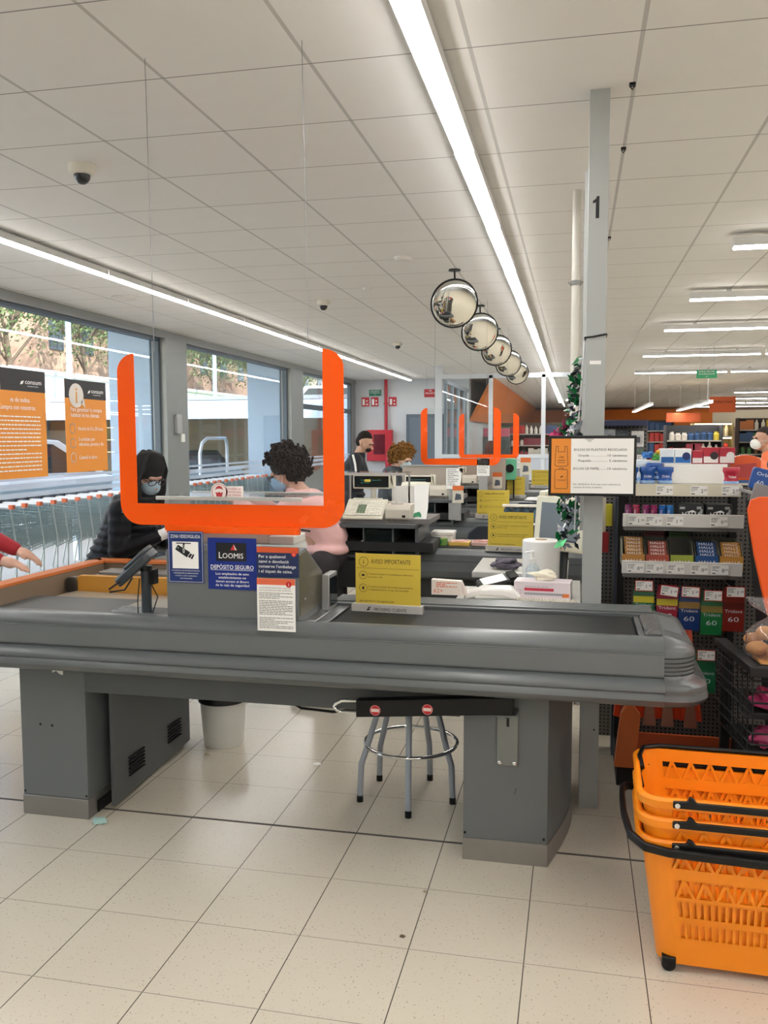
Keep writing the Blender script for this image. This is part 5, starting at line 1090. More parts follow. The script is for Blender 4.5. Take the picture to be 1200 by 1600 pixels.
for i in (1, 2, 3):
    for r_, lb in zip(R1, lab(i)):
        c_ = copy_tree(r_, pos[i], label=lb)
        if r_['category'] == 'display': c_.location.z -= .095
        if r_['category'] == 'cash desk':
            for ch in [k for k in bpy.data.objects if k.parent == c_ and k.name.split('.')[0] in ('glass_tray', 'tray_edge', 'tray_post')]: bpy.data.objects.remove(ch)
# dark stand under each desk, counters
def lane(Y, x0, x1, label, z=.0):
    o = thing('checkout_counter', ((x0+x1)/2, Y+.3, 0), label, 'checkout counter', None)
    MB().prism([(Y+.04, .74), (Y, .76), (Y-.015, .80), (Y, .87), (Y, .90), (Y+.03, .925), (Y+.60, .925), (Y+.64, .90), (Y+.64, .74)], 'x', x0, x1).build('body', BUMP, o, bevel=.004)
    MB().box(x0, x1, Y-.003, Y, .775, .865).build('front_panel', mat('slate_panel', '#4C5154', .4), o)
    MB().box(x0+.2, x1-.1, Y+.12, Y+.45, .924, .930).build('conveyor_belt', RUBBER, o)
    MB().box(x0+.3, x1-.3, Y+.12, Y+.55, 0.08, .74).build('stand', mat('stand_shadow_grey', '#3B3E40', .5), o)  # rear-lane stands in one even dark grey
    MB().box(x0+.28, x1-.28, Y+.10, Y+.57, 0, .08).build('kick_plate', STEEL, o)
    return o
lane(5.12, -1.50, .30, 'grey checkout counter of the second lane carrying packs of meat')
lane(7.17, -1.60, .30, 'grey checkout counter of the third lane behind the second')
lane(9.2, -1.65, .30, 'grey checkout counter of the fourth lane')
lane(11.2, -1.70, .30, 'grey checkout counter of the fifth lane')
lane(13.3, -1.75, .30, 'grey checkout counter of the farthest lane before the glass partition')
MB().box(-1.36, -.82, 5.03, 5.10, .90, .945)
for i, (x, y, z) in enumerate(pos):
    st = tag(MB().box(x-.29, x+.30, y, y+.40, .925, .9795).box(x-.28, x-.1, y+.0, y+.1, .7, .86).build('desk_riser', BLACKM), 'dark riser carrying the cash desk of the %s checkout lane' % names_[i], 'riser')
# goods on the second belt
def pack(x, y, z, w_, d_, h_, c, c2, label, cat='pack', dot=None):
    o = thing('food_pack', (x, y, z), label, cat)
    MB().rrect(x-w_/2, x+w_/2, y-d_/2, y+d_/2, z, z+h_, .01, 3).build('tray', mat('pk_'+c, c, .4, noise=.15, nscale=18), o, bevel=.004)
    MB().rrect(x-w_/2+.01, x+w_/2-.01, y-d_/2+.01, y+d_/2-.01, z+h_, z+h_+.004, .01, 3).build('top_film', mat('pk_'+c2, c2, .25, noise=.2, nscale=22), o)
    if dot: Flat((x-w_/2, y-d_/2, z), *FR, lift=.001).disc(w_*.6, h_*.5, h_*.42).build('round_mark', mat('pk_'+dot, dot, .4), o)
pack(-.835, 5.36, .93, .12, .10, .045, '#6E9A45', '#D9C2A8', 'green and cream carton with a round green mark on the second belt', dot='#1B7A3E')
pack(-.70, 5.36, .93, .13, .12, .025, '#D9B458', '#D7A8A0', 'yellow-edged tray of sliced meat on the second belt')
pack(-.55, 5.38, .93, .15, .13, .025, '#CFB0A8', '#D49C98', 'pink tray of sliced ham on the second belt')
pack(-.30, 5.30, .93, .12, .12, .03, '#C9444A', '#E0B4B0', 'red and white pack behind the second yellow sign')
t = thing('paper_box', (-.86, 5.0, .96), 'low white till-roll box beside the second cash desk', 'box')
MB().box(-.88, -.745, 5.35, 5.5, .93, .99).build('box', WHITEP, t, bevel=.004)
MB().box(-.885, -.74, 5.345, 5.505, .99, 1.01).build('lid', WHITEP, t, bevel=.004)
t = thing('white_card', (-1.0, 5.3, 1.07), 'white card standing between keyboard and display on the second desk', 'card')
MB().box(-1.12, -.93, 5.30, 5.303, 1.10, 1.30).build('card', PAPER, t)
tag(MB().box(-1.23, -1.2, 5.03, 5.06, 1.338, 1.352).build('sponge', mat('sponge_yellow', '#D8C24A', .8)), 'small yellow sponge on the glass tray of the second desk', 'sponge')
# beige desk screens (backs) of further lanes
for i, (Y, x0, x1, z1, lb) in enumerate(((7.5, -1.49, -1.0, 1.35, 'beige back panel behind the third register with a slot display'), (9.6, -1.3, -.75, 1.36, 'beige back panel behind the fourth register'))):
    t = thing('desk_back_panel', ((x0+x1)/2, Y, .93), lb, 'panel')
    MB().box(x0, x1, Y, Y+.03, .93, z1).build('panel', mat('panel_taupe', '#A59A8E', .5), t, bevel=.004)
    MB().box(x0-.01, x1+.01, Y-.01, Y+.04, z1, z1+.012).build('top_edge', ALU, t)
for i, (x, y, z, w_, h_, orange, lb) in enumerate(((-.98, 7.05, 1.18, .11, .17, 0, 'white sheet of paper standing behind the third receipt printer'), (-.93, 7.0, 1.07, .09, .14, 1, 'white card with an orange band hanging on the third register'), (-.94, 9.05, 1.20, .13, .18, 0, 'white paper sheet standing behind the fourth printer'),
        (-.81, 9.25, 1.06, .10, .17, 1, 'orange-topped leaflet with a dark picture at the fourth register'), (-.63, 11.3, 1.12, .13, .22, 1, 'orange-topped poster beside the green dispenser'), (-.73, 11.35, 1.2, .09, .14, 0, 'small white and blue leaflet at the fifth register'))):
    t = thing('leaflet', (x, y, z), lb, 'leaflet')
    MB().box(x-w_/2, x+w_/2, y, y+.003, z, z+h_).build('sheet', PAPER if not orange else mat('leaflet_cream', '#CFCAB8', .6), t)
    if orange:
        Flat((x-w_/2, y-.0005, z), *FR).rect(0, w_, h_*.72, h_).build('orange_band', mat('leaf_orange', '#D06A30', .5), t); Flat((x-w_/2, y-.0005, z), *FR).poly([(w_*.2, h_*.15), (w_*.8, h_*.2), (w_*.75, h_*.5), (w_*.3, h_*.55)]).build('picture', mat('leaf_dark', '#4E5560', .5), t)
    else: Flat((x-w_/2, y-.0005, z), *FR).dashes(w_*.1, w_*.9, h_*.9, 9, h_*.09, h_*.03, seed=i).build('print', INKG, t)
    MB().box(x-w_/2+.02, x+w_/2-.02, y+.003, y+.008, .925, z+.05).build('holder', ALU, t)
t = thing('green_dispenser', (-.71, 9.7, .93), 'mint green round-windowed dispenser standing by the far registers', 'dispenser')
MB().prism(rr(-.78, -.64, 1.13, 1.37, .03, 4), 'y', 9.65, 9.75).build('body', mat('mint_green', '#5FB08A', .4), t, bevel=.01)
MB().cyl((-.71, 9.65, 1.26), (-.71, 9.637, 1.26), .046, n=24).build('window', BLACK, t)
MB().box(-.76, -.745, 9.68, 9.71, .925, 1.13).box(-.675, -.66, 9.68, 9.71, .925, 1.13).build('leg', BLACK, t)
# yellow notices on further lanes
for loc, rz, lb in (((-.37, 5.14, .925), R(-5), 'yellow important-notice card on the second checkout counter'), ((-.665, 7.2, .93), R(-4), 'yellow important-notice card on the third checkout counter'), ((-.68, 9.72, .93), R(-4), 'yellow important-notice card on the fourth lane, smaller with distance'), ((-.44, 11.75, .93), R(-4), 'farthest yellow important-notice card, partly hidden by the cardboard box')):
    c = copy_tree(av, loc, rz, label=lb)
tag(MB().box(-.28, -.065, 9.4, 9.7, .931, 1.08).build('cardboard_box', mat('cardboard', '#A88A62', .8, noise=.06)), 'plain cardboard box on the fourth counter below the farthest sign', 'box')
t = thing('tape_rolls', (-.42, 6.0, .9), 'pair of dark striped bottles under a white cloth behind the second sign', 'bottle')
bpy.data.objects.remove(t)
for k in range(4): 
    q = MB().lathe([(.005, 0), (.03, 0), (.032, .01), (.032, .13), (.02, .15), (.005, .152)], n=14).build('dark_bottle', mat('bottle_teal', '#23414C', .3)); q.location = (-.52+.075*k, 6.9, .90); tag(q, 'small dark teal bottle in the row behind the second yellow sign', 'bottle', 'teal bottles behind the second sign')
t = MB().box(-.58, -.12, 6.8, 7.0, .86, .90).box(-.56, -.14, 6.82, 7.0, 0, .86).build('bottle_cabinet', GREYD); tag(t, 'grey cabinet carrying the teal bottles between the lanes', 'cabinet')
tag(MB().box(-.56, -.24, 6.86, 6.94, 1.055, 1.07).build('white_cover', mat('cover_cream', '#E3D9CC', .6)), 'cream cloth strip lying over the teal bottles', 'cloth')
# office chairs (dark shell backs) in the cashier bays
def chair(x, y, rz, label):
    t = thing('office_chair', (0, 0, 0), label, 'chair')
    MB().prism([(-.19, .62), (-.21, .75), (-.19, .90), (-.12, .96), (.12, .96), (.19, .90), (.21, .75), (.19, .62)], 'y', 0, .035).build('backrest', mat('chair_navy', '#1E222C', .6), t, bevel=.012)
    MB().rrect(-.21, .21, -.40, .0, .45, .51, .07, 5).build('seat', mat('chair_navy', '#1E222C', .6), t, bevel=.012)
    MB().cyl((0, -.2, .08), (0, -.2, .46), .025, n=12).build('column', BLACK, t); MB().box(-.03, .03, .03, .05, .44, .75).box(-.03, .03, -.2, .05, .43, .45).build('back_bracket', BLACK, t)
    for k in range(5):
        a = R(72*k); MB().prism([(.0, .09), (.27, .06), (.27, .04), (0, .05)], 'y', -.02, .02)
        q = MB().at((0, -.2, 0), (0, 0, a)).prism([(.0, .10), (.27, .075), (.27, .055), (0, .06)], 'y', -.02, .02).build('foot', BLACK, t); MB().at((0, -.2, 0), (0, 0, a)).cyl((.26, -.015, .027), (.26, .015, .027), .027, n=12).build('castor', BLACK, q)
    t.location = (x, y, 0); t.rotation_euler = (0, 0, rz)
chair(-.58, 6.35, R(10), 'dark navy chair back between the second and third lanes')
chair(-.42, 8.6, R(-8), 'dark navy chair back between the third and fourth lanes')
for k, (x, y, z, lb) in enumerate(((-.34, 9.3, .931, 'crumpled white paper on the fourth lane ledge'), (-.25, 6.9, .901, 'crumpled white paper beside the teal bottles'))): crumple('white_paper_heap', (x, y, z), (.16, .08, .02), PAPER, lb, 'paper', 60+k)
# orange-framed screens over lanes four and five
for Y, x0, x1, lb in ((9.05, -1.60, -.76, 'clear screen with an orange U border on the fourth lane'), (11.35, -1.50, -.72, 'smaller-looking orange U-bordered screen on the fifth lane')):
    t = thing('protective_screen', ((x0+x1)/2, Y, 1.28), lb, 'protective screen')
    u = MB(); uband(u, x0, x1, 1.31, 1.91, .070, .075, .07, Y, Y+.004); u.build('orange_border', ORANGE, t, smooth=False)
    MB().prism(rr(x0, x1, 1.31, 1.90, .07, 5), 'y', Y+.005, Y+.009).build('clear_sheet', clear('screen_acrylic', (.975, .985, .985), .5, film=.005), t)
    for x in (x0+.15, x1-.15): MB().cyl((x, Y, 1.9), (x, Y, 3.0), .0012, n=5).build('hanging_wire', mat('wire_grey', '#77787A', .4, .6), t)
    MB().box(x0+.2, x1-.2, Y+.0, Y+.3, 1.37, 1.378).build('glass_tray', PLEXI, t)
    MB().box(x0+.2, x0+.22, Y+.28, Y+.3, .92, 1.37).box(x1-.22, x1-.2, Y+.28, Y+.3, .92, 1.37).build('tray_post', ALU, t)
# ================================================================ convex mirrors
MIR = mat('mirror_glass', '#DCDCD6', .03, 1)
order = ['nearest', 'second', 'third', 'fourth', 'farthest']
mp_ = None
for i, Y in enumerate((7.36, 9.39, 11.40, 13.42, 15.44)):
    lb = '%s of the round convex mirrors with black rims hung from the ceiling' % order[i] if i < 4 else 'farthest round ceiling mirror, seen as a pale disc'
    if mp_ is None:
        t = thing('convex_mirror', (0, 0, 0), lb, 'mirror', 'convex mirrors over the checkouts')
        N = 10; rings = []
        tilt = Euler((R(18), 0, R(22))).to_matrix().to_4x4(); ctr = Vector((-.0, 0, -.28))
        m_ = MB(); m_.T = Matrix.Translation(ctr) @ tilt
        rings = [[(.195*math.sin(R(a*.0+90*k/N))*math.cos(2*math.pi*i_/40), -.038*math.cos(R(90*k/N)), .195*math.sin(R(90*k/N))*math.sin(2*math.pi*i_/40)) for i_ in range(40)] for k in range(1, N+1) for a in (0,)]
        m_.loft(rings); m_.build('mirror_dome', MIR, t)
        m_ = MB(); m_.T = Matrix.Translation(ctr) @ tilt
        m_.tube([(.2*math.cos(2*math.pi*i_/40), 0, .2*math.sin(2*math.pi*i_/40)) for i_ in range(40)], .007, 8, closed=True); m_.build('rim', BLACK, t)
        m_ = MB(); m_.T = Matrix.Translation(ctr) @ tilt
        m_.loft([[(r_*math.cos(2*math.pi*i_/40), y_, r_*math.sin(2*math.pi*i_/40)) for i_ in range(40)] for r_, y_ in ((.198, .002), (.12, .03), (.01, .035))]); m_.build('back_shell', mat('mirror_back', '#D5D6D2', .5), t)
        MB().cyl((0, .03, -.12), (0, .0, -.004), .008, n=10).cyl((0, .03, -.26), (0, .03, -.11), .008, n=10).build('hanger_rod', BLACK, t)
        MB().cyl((0, 0, -.012), (0, 0, 0), .05, n=24).build('ceiling_plate', BLACK, t)
        t.location = (-1.015, Y, 3.0); mp_ = t
    else:
        copy_tree(mp_, (-1.02, Y, 3.0), label=lb)
# ================================================================ ceiling fittings
def dome(x, y, label, s=1):
    t = thing('dome_camera', (0, 0, 0), label, 'security camera')
    MB().lathe([(.004, 0), (.066, 0), (.068, -.01), (.066, -.042), (.05, -.05), (.004, -.05)], n=32).build('housing', mat('camera_cream', '#DAD5C8', .4), t)
    MB().ball((0, 0, -.05), (.042, .042, .048), 24, 12).build('dome', mat('dome_smoke', '#2A2C30', .05), t)
    t.location = (x, y, 3.0); t.scale = (s, s, s)
dome(-2.50, 4.15, 'dome security camera on the ceiling, nearest the viewer'); dome(-2.55, 8.7, 'middle dome security camera on the ceiling'); dome(-2.59, 12.7, 'farthest small dome security camera on the ceiling')
for x, y, r_, lb in ((-1.337, 6.774, .07, 'round white ceiling disc near the convex mirrors'), (-1.93, 8.06, .05, 'small cream smoke detector on the ceiling beside a camera'), (-4.39, 8.0, .13, 'large flat round ceiling speaker near the windows'), (-3.6, 15.0, .12, 'flat round ceiling speaker near the far wall')):
    q = MB().lathe([(.004, 3.0), (r_, 3.0), (r_, 2.99), (r_*.8, 2.975), (.004, 2.972)], (x, y, 0), 28).build('ceiling_disc', mat('disc_white', '#D5D2CC', .5)); tag(q, lb, 'ceiling fitting')
for k, (x, y) in enumerate(((.197, 3.709), (.203, 4.50), (.206, 6.43))):
    q = MB().box(x-.012, x+.012, y-.012, y+.012, 2.99, 3.0).tube([(x-.01, y, 2.99), (x, y, 2.975), (x+.01, y, 2.99)], .003, 5).build('ceiling_clip', BLACK); tag(q, 'small black hanging clip on the ceiling rail, %s' % ('nearest', 'second', 'farthest')[k], 'clip')
# intercom on the window pier
t = thing('intercom', (-5.2, 10.75, 1.75), 'grey wall intercom handset with a white switch below on the window pier', 'intercom')
MB().box(-5.22, -5.17, 10.72, 10.86, 1.66, 1.92).build('handset_body', mat('intercom_grey', '#A8A9A8', .4), t, bevel=.01); MB().box(-5.22, -5.20, 10.90, 11.0, 1.55, 1.66).build('switch', WHITEP, t, bevel=.004)
# posters on the left window
for y0, y1, z0, z1, lb, kind in ((7.02, 7.90, 1.22, 2.27, 'orange and black shop notice poster hung in the window, left one cut by the frame', 0), (8.24, 9.06, 1.24, 2.23, 'orange window poster with a white speech bubble and three icons', 1)):
    t = thing('window_poster', (-5.25, (y0+y1)/2, z0), lb, 'poster'); W_, H_ = y1-y0, z1-z0
    MB().box(-5.252, -5.25, y0, y1, z0, z1).build('poster', mat('poster_amber', '#E5912F', .5), t)
    F = lambda k: Flat((-5.25, y0, z0), (0, 1, 0), (0, 0, 1), lift=.002*k)
    F(1).rect(0, W_, H_*.80, H_).build('black_header', mat('poster_black', '#1E1C1F', .5), t)
    f = F(3); f.text('consum', W_*.62, H_*.87, .045, W_*.30, .02).text('cooperativa', W_*.66, H_*.845, .014, W_*.2).poly([(W_*.53, H_*.86), (W_*.58, H_*.87), (W_*.60, H_*.90), (W_*.55, H_*.89)])
    if kind:
        f.text('Para garantizar la compra', W_*.12, H_*.66, .045, W_*.75, .01).text('habitual de los clientes', W_*.12, H_*.60, .045, W_*.68, .01)
        for k_, (s_, zz) in enumerate((('Horario de 10 a 20 horas.', .455), ('5 unidades por', .34), ('Control de aforo.', .14))): f.text(s_, W_*.28, H_*zz, .04, W_*(.62, .4, .45)[k_], .01).ring(W_*.15, H_*(zz+.02 if k_ != 1 else .315), .05, .008, k=1)
        f.text('referencia, persona y día.', W_*.28, H_*.285, .04, W_*.62, .01)
    else:
        f.text('es de todos.', W_*.35, H_*.70, .045, W_*.35, .01).text('Compra con nosotros.', W_*.14, H_*.63, .045, W_*.66, .01)
        f.dashes(W_*.1, W_*.88, H_*.56, 14, H_*.038, .012, seed=9)
    f.build('lettering', INKW, t)
    F(2).disc(W_*(.26 if kind else -.02+.1), H_*.83, .14 if kind else .1, 28, ry=.13).poly([(W_*(.36 if kind else .10), H_*.76), (W_*(.47 if kind else .17), H_*.70), (W_*(.44 if kind else .16), H_*.80)]).build('speech_bubble', mat('bubble_white', '#DDD6CE', .5), t)
    if kind: F(3).text('i', W_*.26, H_*.755, .17, None, .05, 'c').build('bubble_letter', mat('bubble_i', '#D89A4C', .5), t)
    MB().cyl((-5.25, y0+.2, z1), (-5.25, y0+.2, 2.88), .002, n=4).build('string', INKG, t)
# ================================================================ far wall fittings
YW = 20.69
t = thing('fire_hose_cabinet', (-4.6, 20.6, 1.07), 'red fire hose cabinet on the far wall behind the man', 'cabinet')
MB().box(-4.95, -4.33, 20.5, YW, 1.04, 1.79).build('cabinet', RED, t, bevel=.01); MB().box(-4.78, -4.50, 20.49, 20.5, 1.2, 1.68).build('window', mat('cab_window', '#5E1420', .15, noise=.3, nscale=10), t)
t = thing('fire_pipe', (-4.51, 20.65, 1.79), 'vertical red fire pipe on the far wall', 'pipe'); MB().cyl((-4.50, 20.63, 1.79), (-4.50, 20.63, 3.0), .04, n=12).build('pipe', RED, t); MB().cyl((-4.50, 20.63, 2.4), (-4.50, 20.63, 2.44), .055, n=12).build('coupling', RED, t)
def wsign(name, x0, x1, z0, z1, col, lines, label, pict=False, y=YW, hang=False, cat='sign'):
    t = thing(name, ((x0+x1)/2, y, z0), label, cat); MB().box(x0, x1, y-.01, y, z0, z1).build('plate', mat('sg_'+col, col, .4), t)
    f = Flat((x0, y-.011, z0), *FR, lift=.001); W_, H_ = x1-x0, z1-z0
    for i, s_ in enumerate(lines): f.text(s_, W_/2, H_*(.72-.30*i), H_*.17, W_*.8 if len(s_) > 4 else None, .02, 'c')
    if pict: f.rect(W_*.12, W_*.42, H_*.15, H_*.8).rect(W_*.6, W_*.85, H_*.15, H_*.3).disc(W_*.7, H_*.6, W_*.1)
    f.build('lettering', INKW, t)
    if hang:
        for x in (x0+.05, x1-.05): MB().cyl((x, y, z1), (x, y, 3.0), .002, n=4).build('hanger', INKG, t)
wsign('fire_sign', -5.12, -4.93, 2.36, 2.58, '#B81F30', [], 'red fire equipment sign, leftmost on the far wall', True)
wsign('fire_sign', -4.88, -4.70, 2.36, 2.58, '#B81F30', [], 'red fire equipment sign directly below the green exit sign', True)
wsign('fire_sign', -4.44, -4.25, 2.36, 2.58, '#B81F30', [], 'red fire equipment sign just right of the red pipe', True)
wsign('emergency_exit_sign', -4.93, -4.63, 2.61, 2.76, '#1B6E55', ['SALIDA', 'DE EMERGENCIA', '>>'], 'green emergency exit sign on the far wall beside the red pipe')
wsign('no_exit_sign', -2.97, -2.72, 2.40, 2.56, '#A81E2C', ['SIN', 'SALIDA'], 'red no-exit sign hanging near the glass partition', y=17.2, hang=True)
wsign('emergency_exit_sign', 1.767, 2.06, 2.482, 2.607, '#1B9A62', ['SALIDA', 'DE EMERGENCIA', '>>'], 'bright green emergency exit sign hanging over the shop aisles at right', y=14, hang=True)
o = struct(MB().box(-4.0, -3.05, 20.62, 20.7, 0, 2.16).build('door_1', mat('door_slate', '#5A6470', .5))); MB().box(-3.92, -3.13, 20.6, 20.62, .05, 2.08).build('door_leaf', mat('door_slate2', '#66717D', .45), o)
t = thing('fire_extinguisher', (-4.45, 20.4, 0), 'red fire extinguisher below the hose cabinet', 'extinguisher'); MB().lathe([(.01, .80), (.085, .80), (.09, .82), (.09, 1.22), (.05, 1.28), (.02, 1.30), (.01, 1.3)], (-4.4, 20.5, 0), 18).build('cylinder', RED, t); MB().tube([(-4.4, 20.5, 1.32), (-4.3, 20.45, 1.34), (-4.27, 20.45, 1.15)], .015, 6).build('hose', BLACK, t)
MB().box(-4.5, -4.3, 20.59, 20.69, .85, 1.15).build('wall_bracket', RED, t)
# wall behind the door post area: partition of glass and white panels at Y = 17
PW = mat('partition_white', '#CDD3DA', .4)
fr = MB().box(-2.72, -2.58, 16.96, 17.04, 0, 3.0)
for x in (-1.63, -.62): fr.box(x-.04, x+.04, 16.97, 17.03, 0, 2.8)
fr.box(-2.58, .2, 16.97, 17.03, 2.74, 2.83).box(-2.58, .2, 16.96, 17.04, 1.20, 1.27).box(.12, .2, 16.97, 17.03, 0, 3.0)
fr = struct(fr.build('window_4', PW, bevel=.003)); MB().box(-2.58, .15, 16.985, 17.015, 0, 1.20).build('lower_panel', mat('partition_panel', '#BCC4CF', .4), fr)
MB().box(-2.58, .12, 16.998, 17.002, 1.27, 2.74).build('pane', GLASS, fr)
# corridor glazing returning behind the partition
fr = MB()
for y in (17.1, 18.0, 19.0, 20.0): fr.box(-2.56, -2.50, y, y+.07, 0, 2.72)
fr.box(-2.56, -2.50, 17.0, 20.7, 2.66, 2.74).box(-2.56, -2.50, 17.0, 20.7, 1.15, 1.22)
fr = struct(fr.build('window_5', mat('corridor_frame', '#A9B3BE', .4, .3))); MB().box(-2.533, -2.530, 17.05, 20.65, .1, 2.66).build('pane', GLASS, fr)
# ================================================================ shop floor beyond: gondolas and products
def gondola(x0, x1, y, h, label, col='#3A3A3C', shelves=5, d=.5):
    o = thing('gondola_shelf', ((x0+x1)/2, y, 0), label, 'shelf unit')
    MB().box(x0, x1, y+d-.03, y+d, 0, h).build('back', mat('gond_'+col, col, .6), o)
    MB().box(x0-.03, x0, y, y+d, 0, h).build('side', mat('gond_'+col, col, .6), o); MB().box(x1, x1+.03, y, y+d, 0, h).build('side', mat('gond_'+col, col, .6), o)
    for k in range(shelves): z = .15+k*(h-.3)/(shelves-.5); MB().box(x0, x1, y, y+d, z-.03, z).build('shelf', mat('gond_shelf', '#A8A49C', .5), o)
    return [(.15+k*(h-.3)/(shelves-.5)) for k in range(shelves)]
PC = ['#B8322E', '#C9B23A', '#D9D4C8', '#4B7A46', '#8C2F3C', '#CDBFA0', '#2F4F7A', '#B66A2C', '#D8CFC4', '#7A5A3C']
protos = {}
def product(kind, col):
    k = (kind, col)
    m_ = mat('prod_'+col, col, .45, noise=.1, nscale=12)
    me = protos.get(k)
    if me is None:
        b_ = MB()
        if kind == 'carton': b_.box(-.09, .09, -.06, .06, 0, .26)
        elif kind == 'jar': b_.lathe([(.01, 0), (.06, 0), (.062, .13), (.04, .15), (.045, .18), (.01, .18)], n=12)
        else: b_.lathe([(.01, 0), (.05, 0), (.052, .18), (.02, .24), (.02, .28), (.01, .28)], n=12)
        o = b_.build('product_'+kind, m_, bevel=.004 if kind == 'carton' else 0); protos[k] = o; return o
    o = me.copy(); C.objects.link(o); return o
CN = {'#B8322E': 'red', '#C9B23A': 'yellow', '#D9D4C8': 'off-white', '#4B7A46': 'green', '#8C2F3C': 'maroon', '#CDBFA0': 'beige', '#2F4F7A': 'blue', '#B66A2C': 'orange-brown', '#D8CFC4': 'pale', '#7A5A3C': 'brown'}
def fill(x0, x1, y, zs, step, where, seed, pal=PC, kinds=('carton', 'jar', 'bottle'), s=1.0, depth=.10):
    rg = random.Random(seed)
    for z in zs:
        x = x0+.1; k = rg.choice(kinds); c = rg.choice(pal); n = 0
        while x < x1-.08:
            if n <= 0: k = rg.choice(kinds); c = rg.choice(pal); n = rg.randint(2, 4)
            o = product(k, c); o.location = (x, y+depth, z); o.scale = (s, s, s*rg.uniform(.85, 1.1)); tag(o, '%s %s on the shelves %s' % (CN.get(c, 'coloured'), k, where), k, '%s %ss %s' % (CN.get(c, 'coloured'), k, where)); x += step; n -= 1
zs = gondola(1.9, 3.0, 19.5, 1.85, 'tall shelf unit seen left of the bright one in the shop'); fill(1.9, 3.0, 19.5, zs[1:], .13, 'left of the bright unit', 1)
zs = gondola(3.0, 3.95, 24, 1.95, 'brightly lit shelf unit with yellow and red goods deep in the shop', '#8A7A50'); fill(3.0, 3.95, 24, zs[2:], .12, 'of the brightly lit unit', 2, ['#C9B23A', '#B8322E', '#CDBFA0'])
for z in zs[2:]: 
    q = MB().box(3.02, 3.93, 24.0, 24.03, z+.30, z+.32).build('shelf_lamp', lampmat('shelf_led', (1, .8, .45), 14)); tag(q, 'warm shelf light strip on the bright unit, %s shelf' % ('lower' if z < 1.2 else 'middle' if z < 1.6 else 'top'), 'lamp')
zs = gondola(4.2, 7.5, 19, 1.75, 'long dark shelf unit with red goods at the right of the shop'); fill(4.2, 7.5, 19, zs[2:], .16, 'of the long dark unit', 3)
zs = gondola(2.3, 5.2, 13.5, 1.2, 'low middle shelf unit behind the gum boxes', '#4A3A34', 4); fill(2.3, 4.2, 13.5, zs[3:], .19, 'of the low middle unit', 4)
zs = gondola(-2.3, -.4, 24, 2.0, 'shelf wall of packaged snacks beyond the glass partition', '#4A3A30', 6); fill(-2.3, -.4, 24, zs[1:], .125, 'beyond the glass partition', 5, s=.8)
zs = gondola(-2.2, .6, 30, 2.0, 'second shelf unit farther beyond the glass partition', '#4A3A30', 5)
zs = gondola(4.3, 7.6, 25, 2.1, 'tall dark back shelf unit with mixed goods under the beige banner', '#3A302C', 6); fill(4.3, 7.6, 25, zs[2:], .17, 'of the tall back unit', 8)
zs = gondola(.9, 2.8, 27, 2.1, 'tall dark back shelf unit left of the bright shelves', '#3A302C', 6); fill(.9, 2.8, 27, zs[2:], .15, 'of the left back unit', 9)
zs = gondola(7.8, 12, 16, 1.8, 'shelf unit at the far right of the shop', '#4A4A4C', 5)
# promotional boards and banners
def banner(x0, x1, z0, z1, y, col, label, words=None):
    t = thing('hanging_banner', ((x0+x1)/2, y, z0), label, 'banner'); MB().box(x0, x1, y, y+.02, z0, z1).build('panel', mat('ban_'+col, col, .5), t)
    for x in (x0+.05, x1-.05): MB().cyl((x, y+.01, z1), (x, y+.01, 3.0), .003, n=4).build('hanger', INKG, t)
    if words: Flat((x0, y-.001, z0), *FR, lift=.002).text(words, (x1-x0)/2, (z1-z0)*.6, (z1-z0)*.16, (x1-x0)*.75, .01, 'c').build('lettering', mat('ban_dark', '#7A3418', .5), t)
banner(3.65, 4.35, 2.28, 2.72, 26, '#E2672E', 'square orange banner hanging over the middle aisle', 'Ofertas')
banner(4.75, 7.4, 1.95, 2.55, 33, '#A79C86', 'wide beige picture banner at the right of the end wall')
banner(2.4, 3.3, 2.0, 2.25, 25, '#C85A2A', 'low orange strip banner left of the square one')
for k, (x, c) in enumerate(((5.6, '#D86A2A'), (6.2, '#C04A28'), (6.7, '#D86A2A'))): banner(x, x+.22, 1.9, 2.5, 27+k, c, 'narrow orange aisle pennant, %s of the three at right' % ('left', 'middle', 'right')[k])
t = thing('promotional_board', (4.3, 20, 1.7), 'dark red promotional board with white script above the red shelves', 'board'); MB().box(3.9, 4.6, 18.9, 18.95, 1.15, 2.0).build('board', mat('board_red', '#8E1620', .4), t); Flat((3.9, 18.899, 1.15), *FR, lift=.002).text('Delizia', .35, .62, .10, .5, .02, 'c').build('lettering', INKW, t)
MB().box(4.2, 4.3, 18.95, 19.0, 0, 1.2).build('post', BLACKM, t)
t = thing('notice_board', (-2.2, 21.5, 0), 'stacked red and white promotional packs beyond the partition', 'display'); MB().box(-2.25, -1.6, 21.5, 21.8, 0, 1.62).build('plinth', mat('disp_grey', '#3C4440', .6), t)
for r_ in range(2):
    for k in range(6): q = MB().box(-2.24+.107*k, -2.14+.107*k, 21.5, 21.7, 1.62+.105*r_, 1.72+.105*r_).build('promo_pack', mat('pp', '#C9506A', .5, noise=.4, nscale=30)); tag(q, 'small pink and white pack stacked beyond the partition', 'pack', 'pink packs beyond the partition')
# beige pillar base and boxes seen under the front counter at right
t = thing('gondola_end', (.25, 7.0, 0), 'light wood end panel seen under the counter behind the steel post', 'panel'); MB().box(.02, .16, 5.85, 6.4, 0.0, .80).build('panel', mat('wood_light', '#A98A66', .6, noise=.1), t)
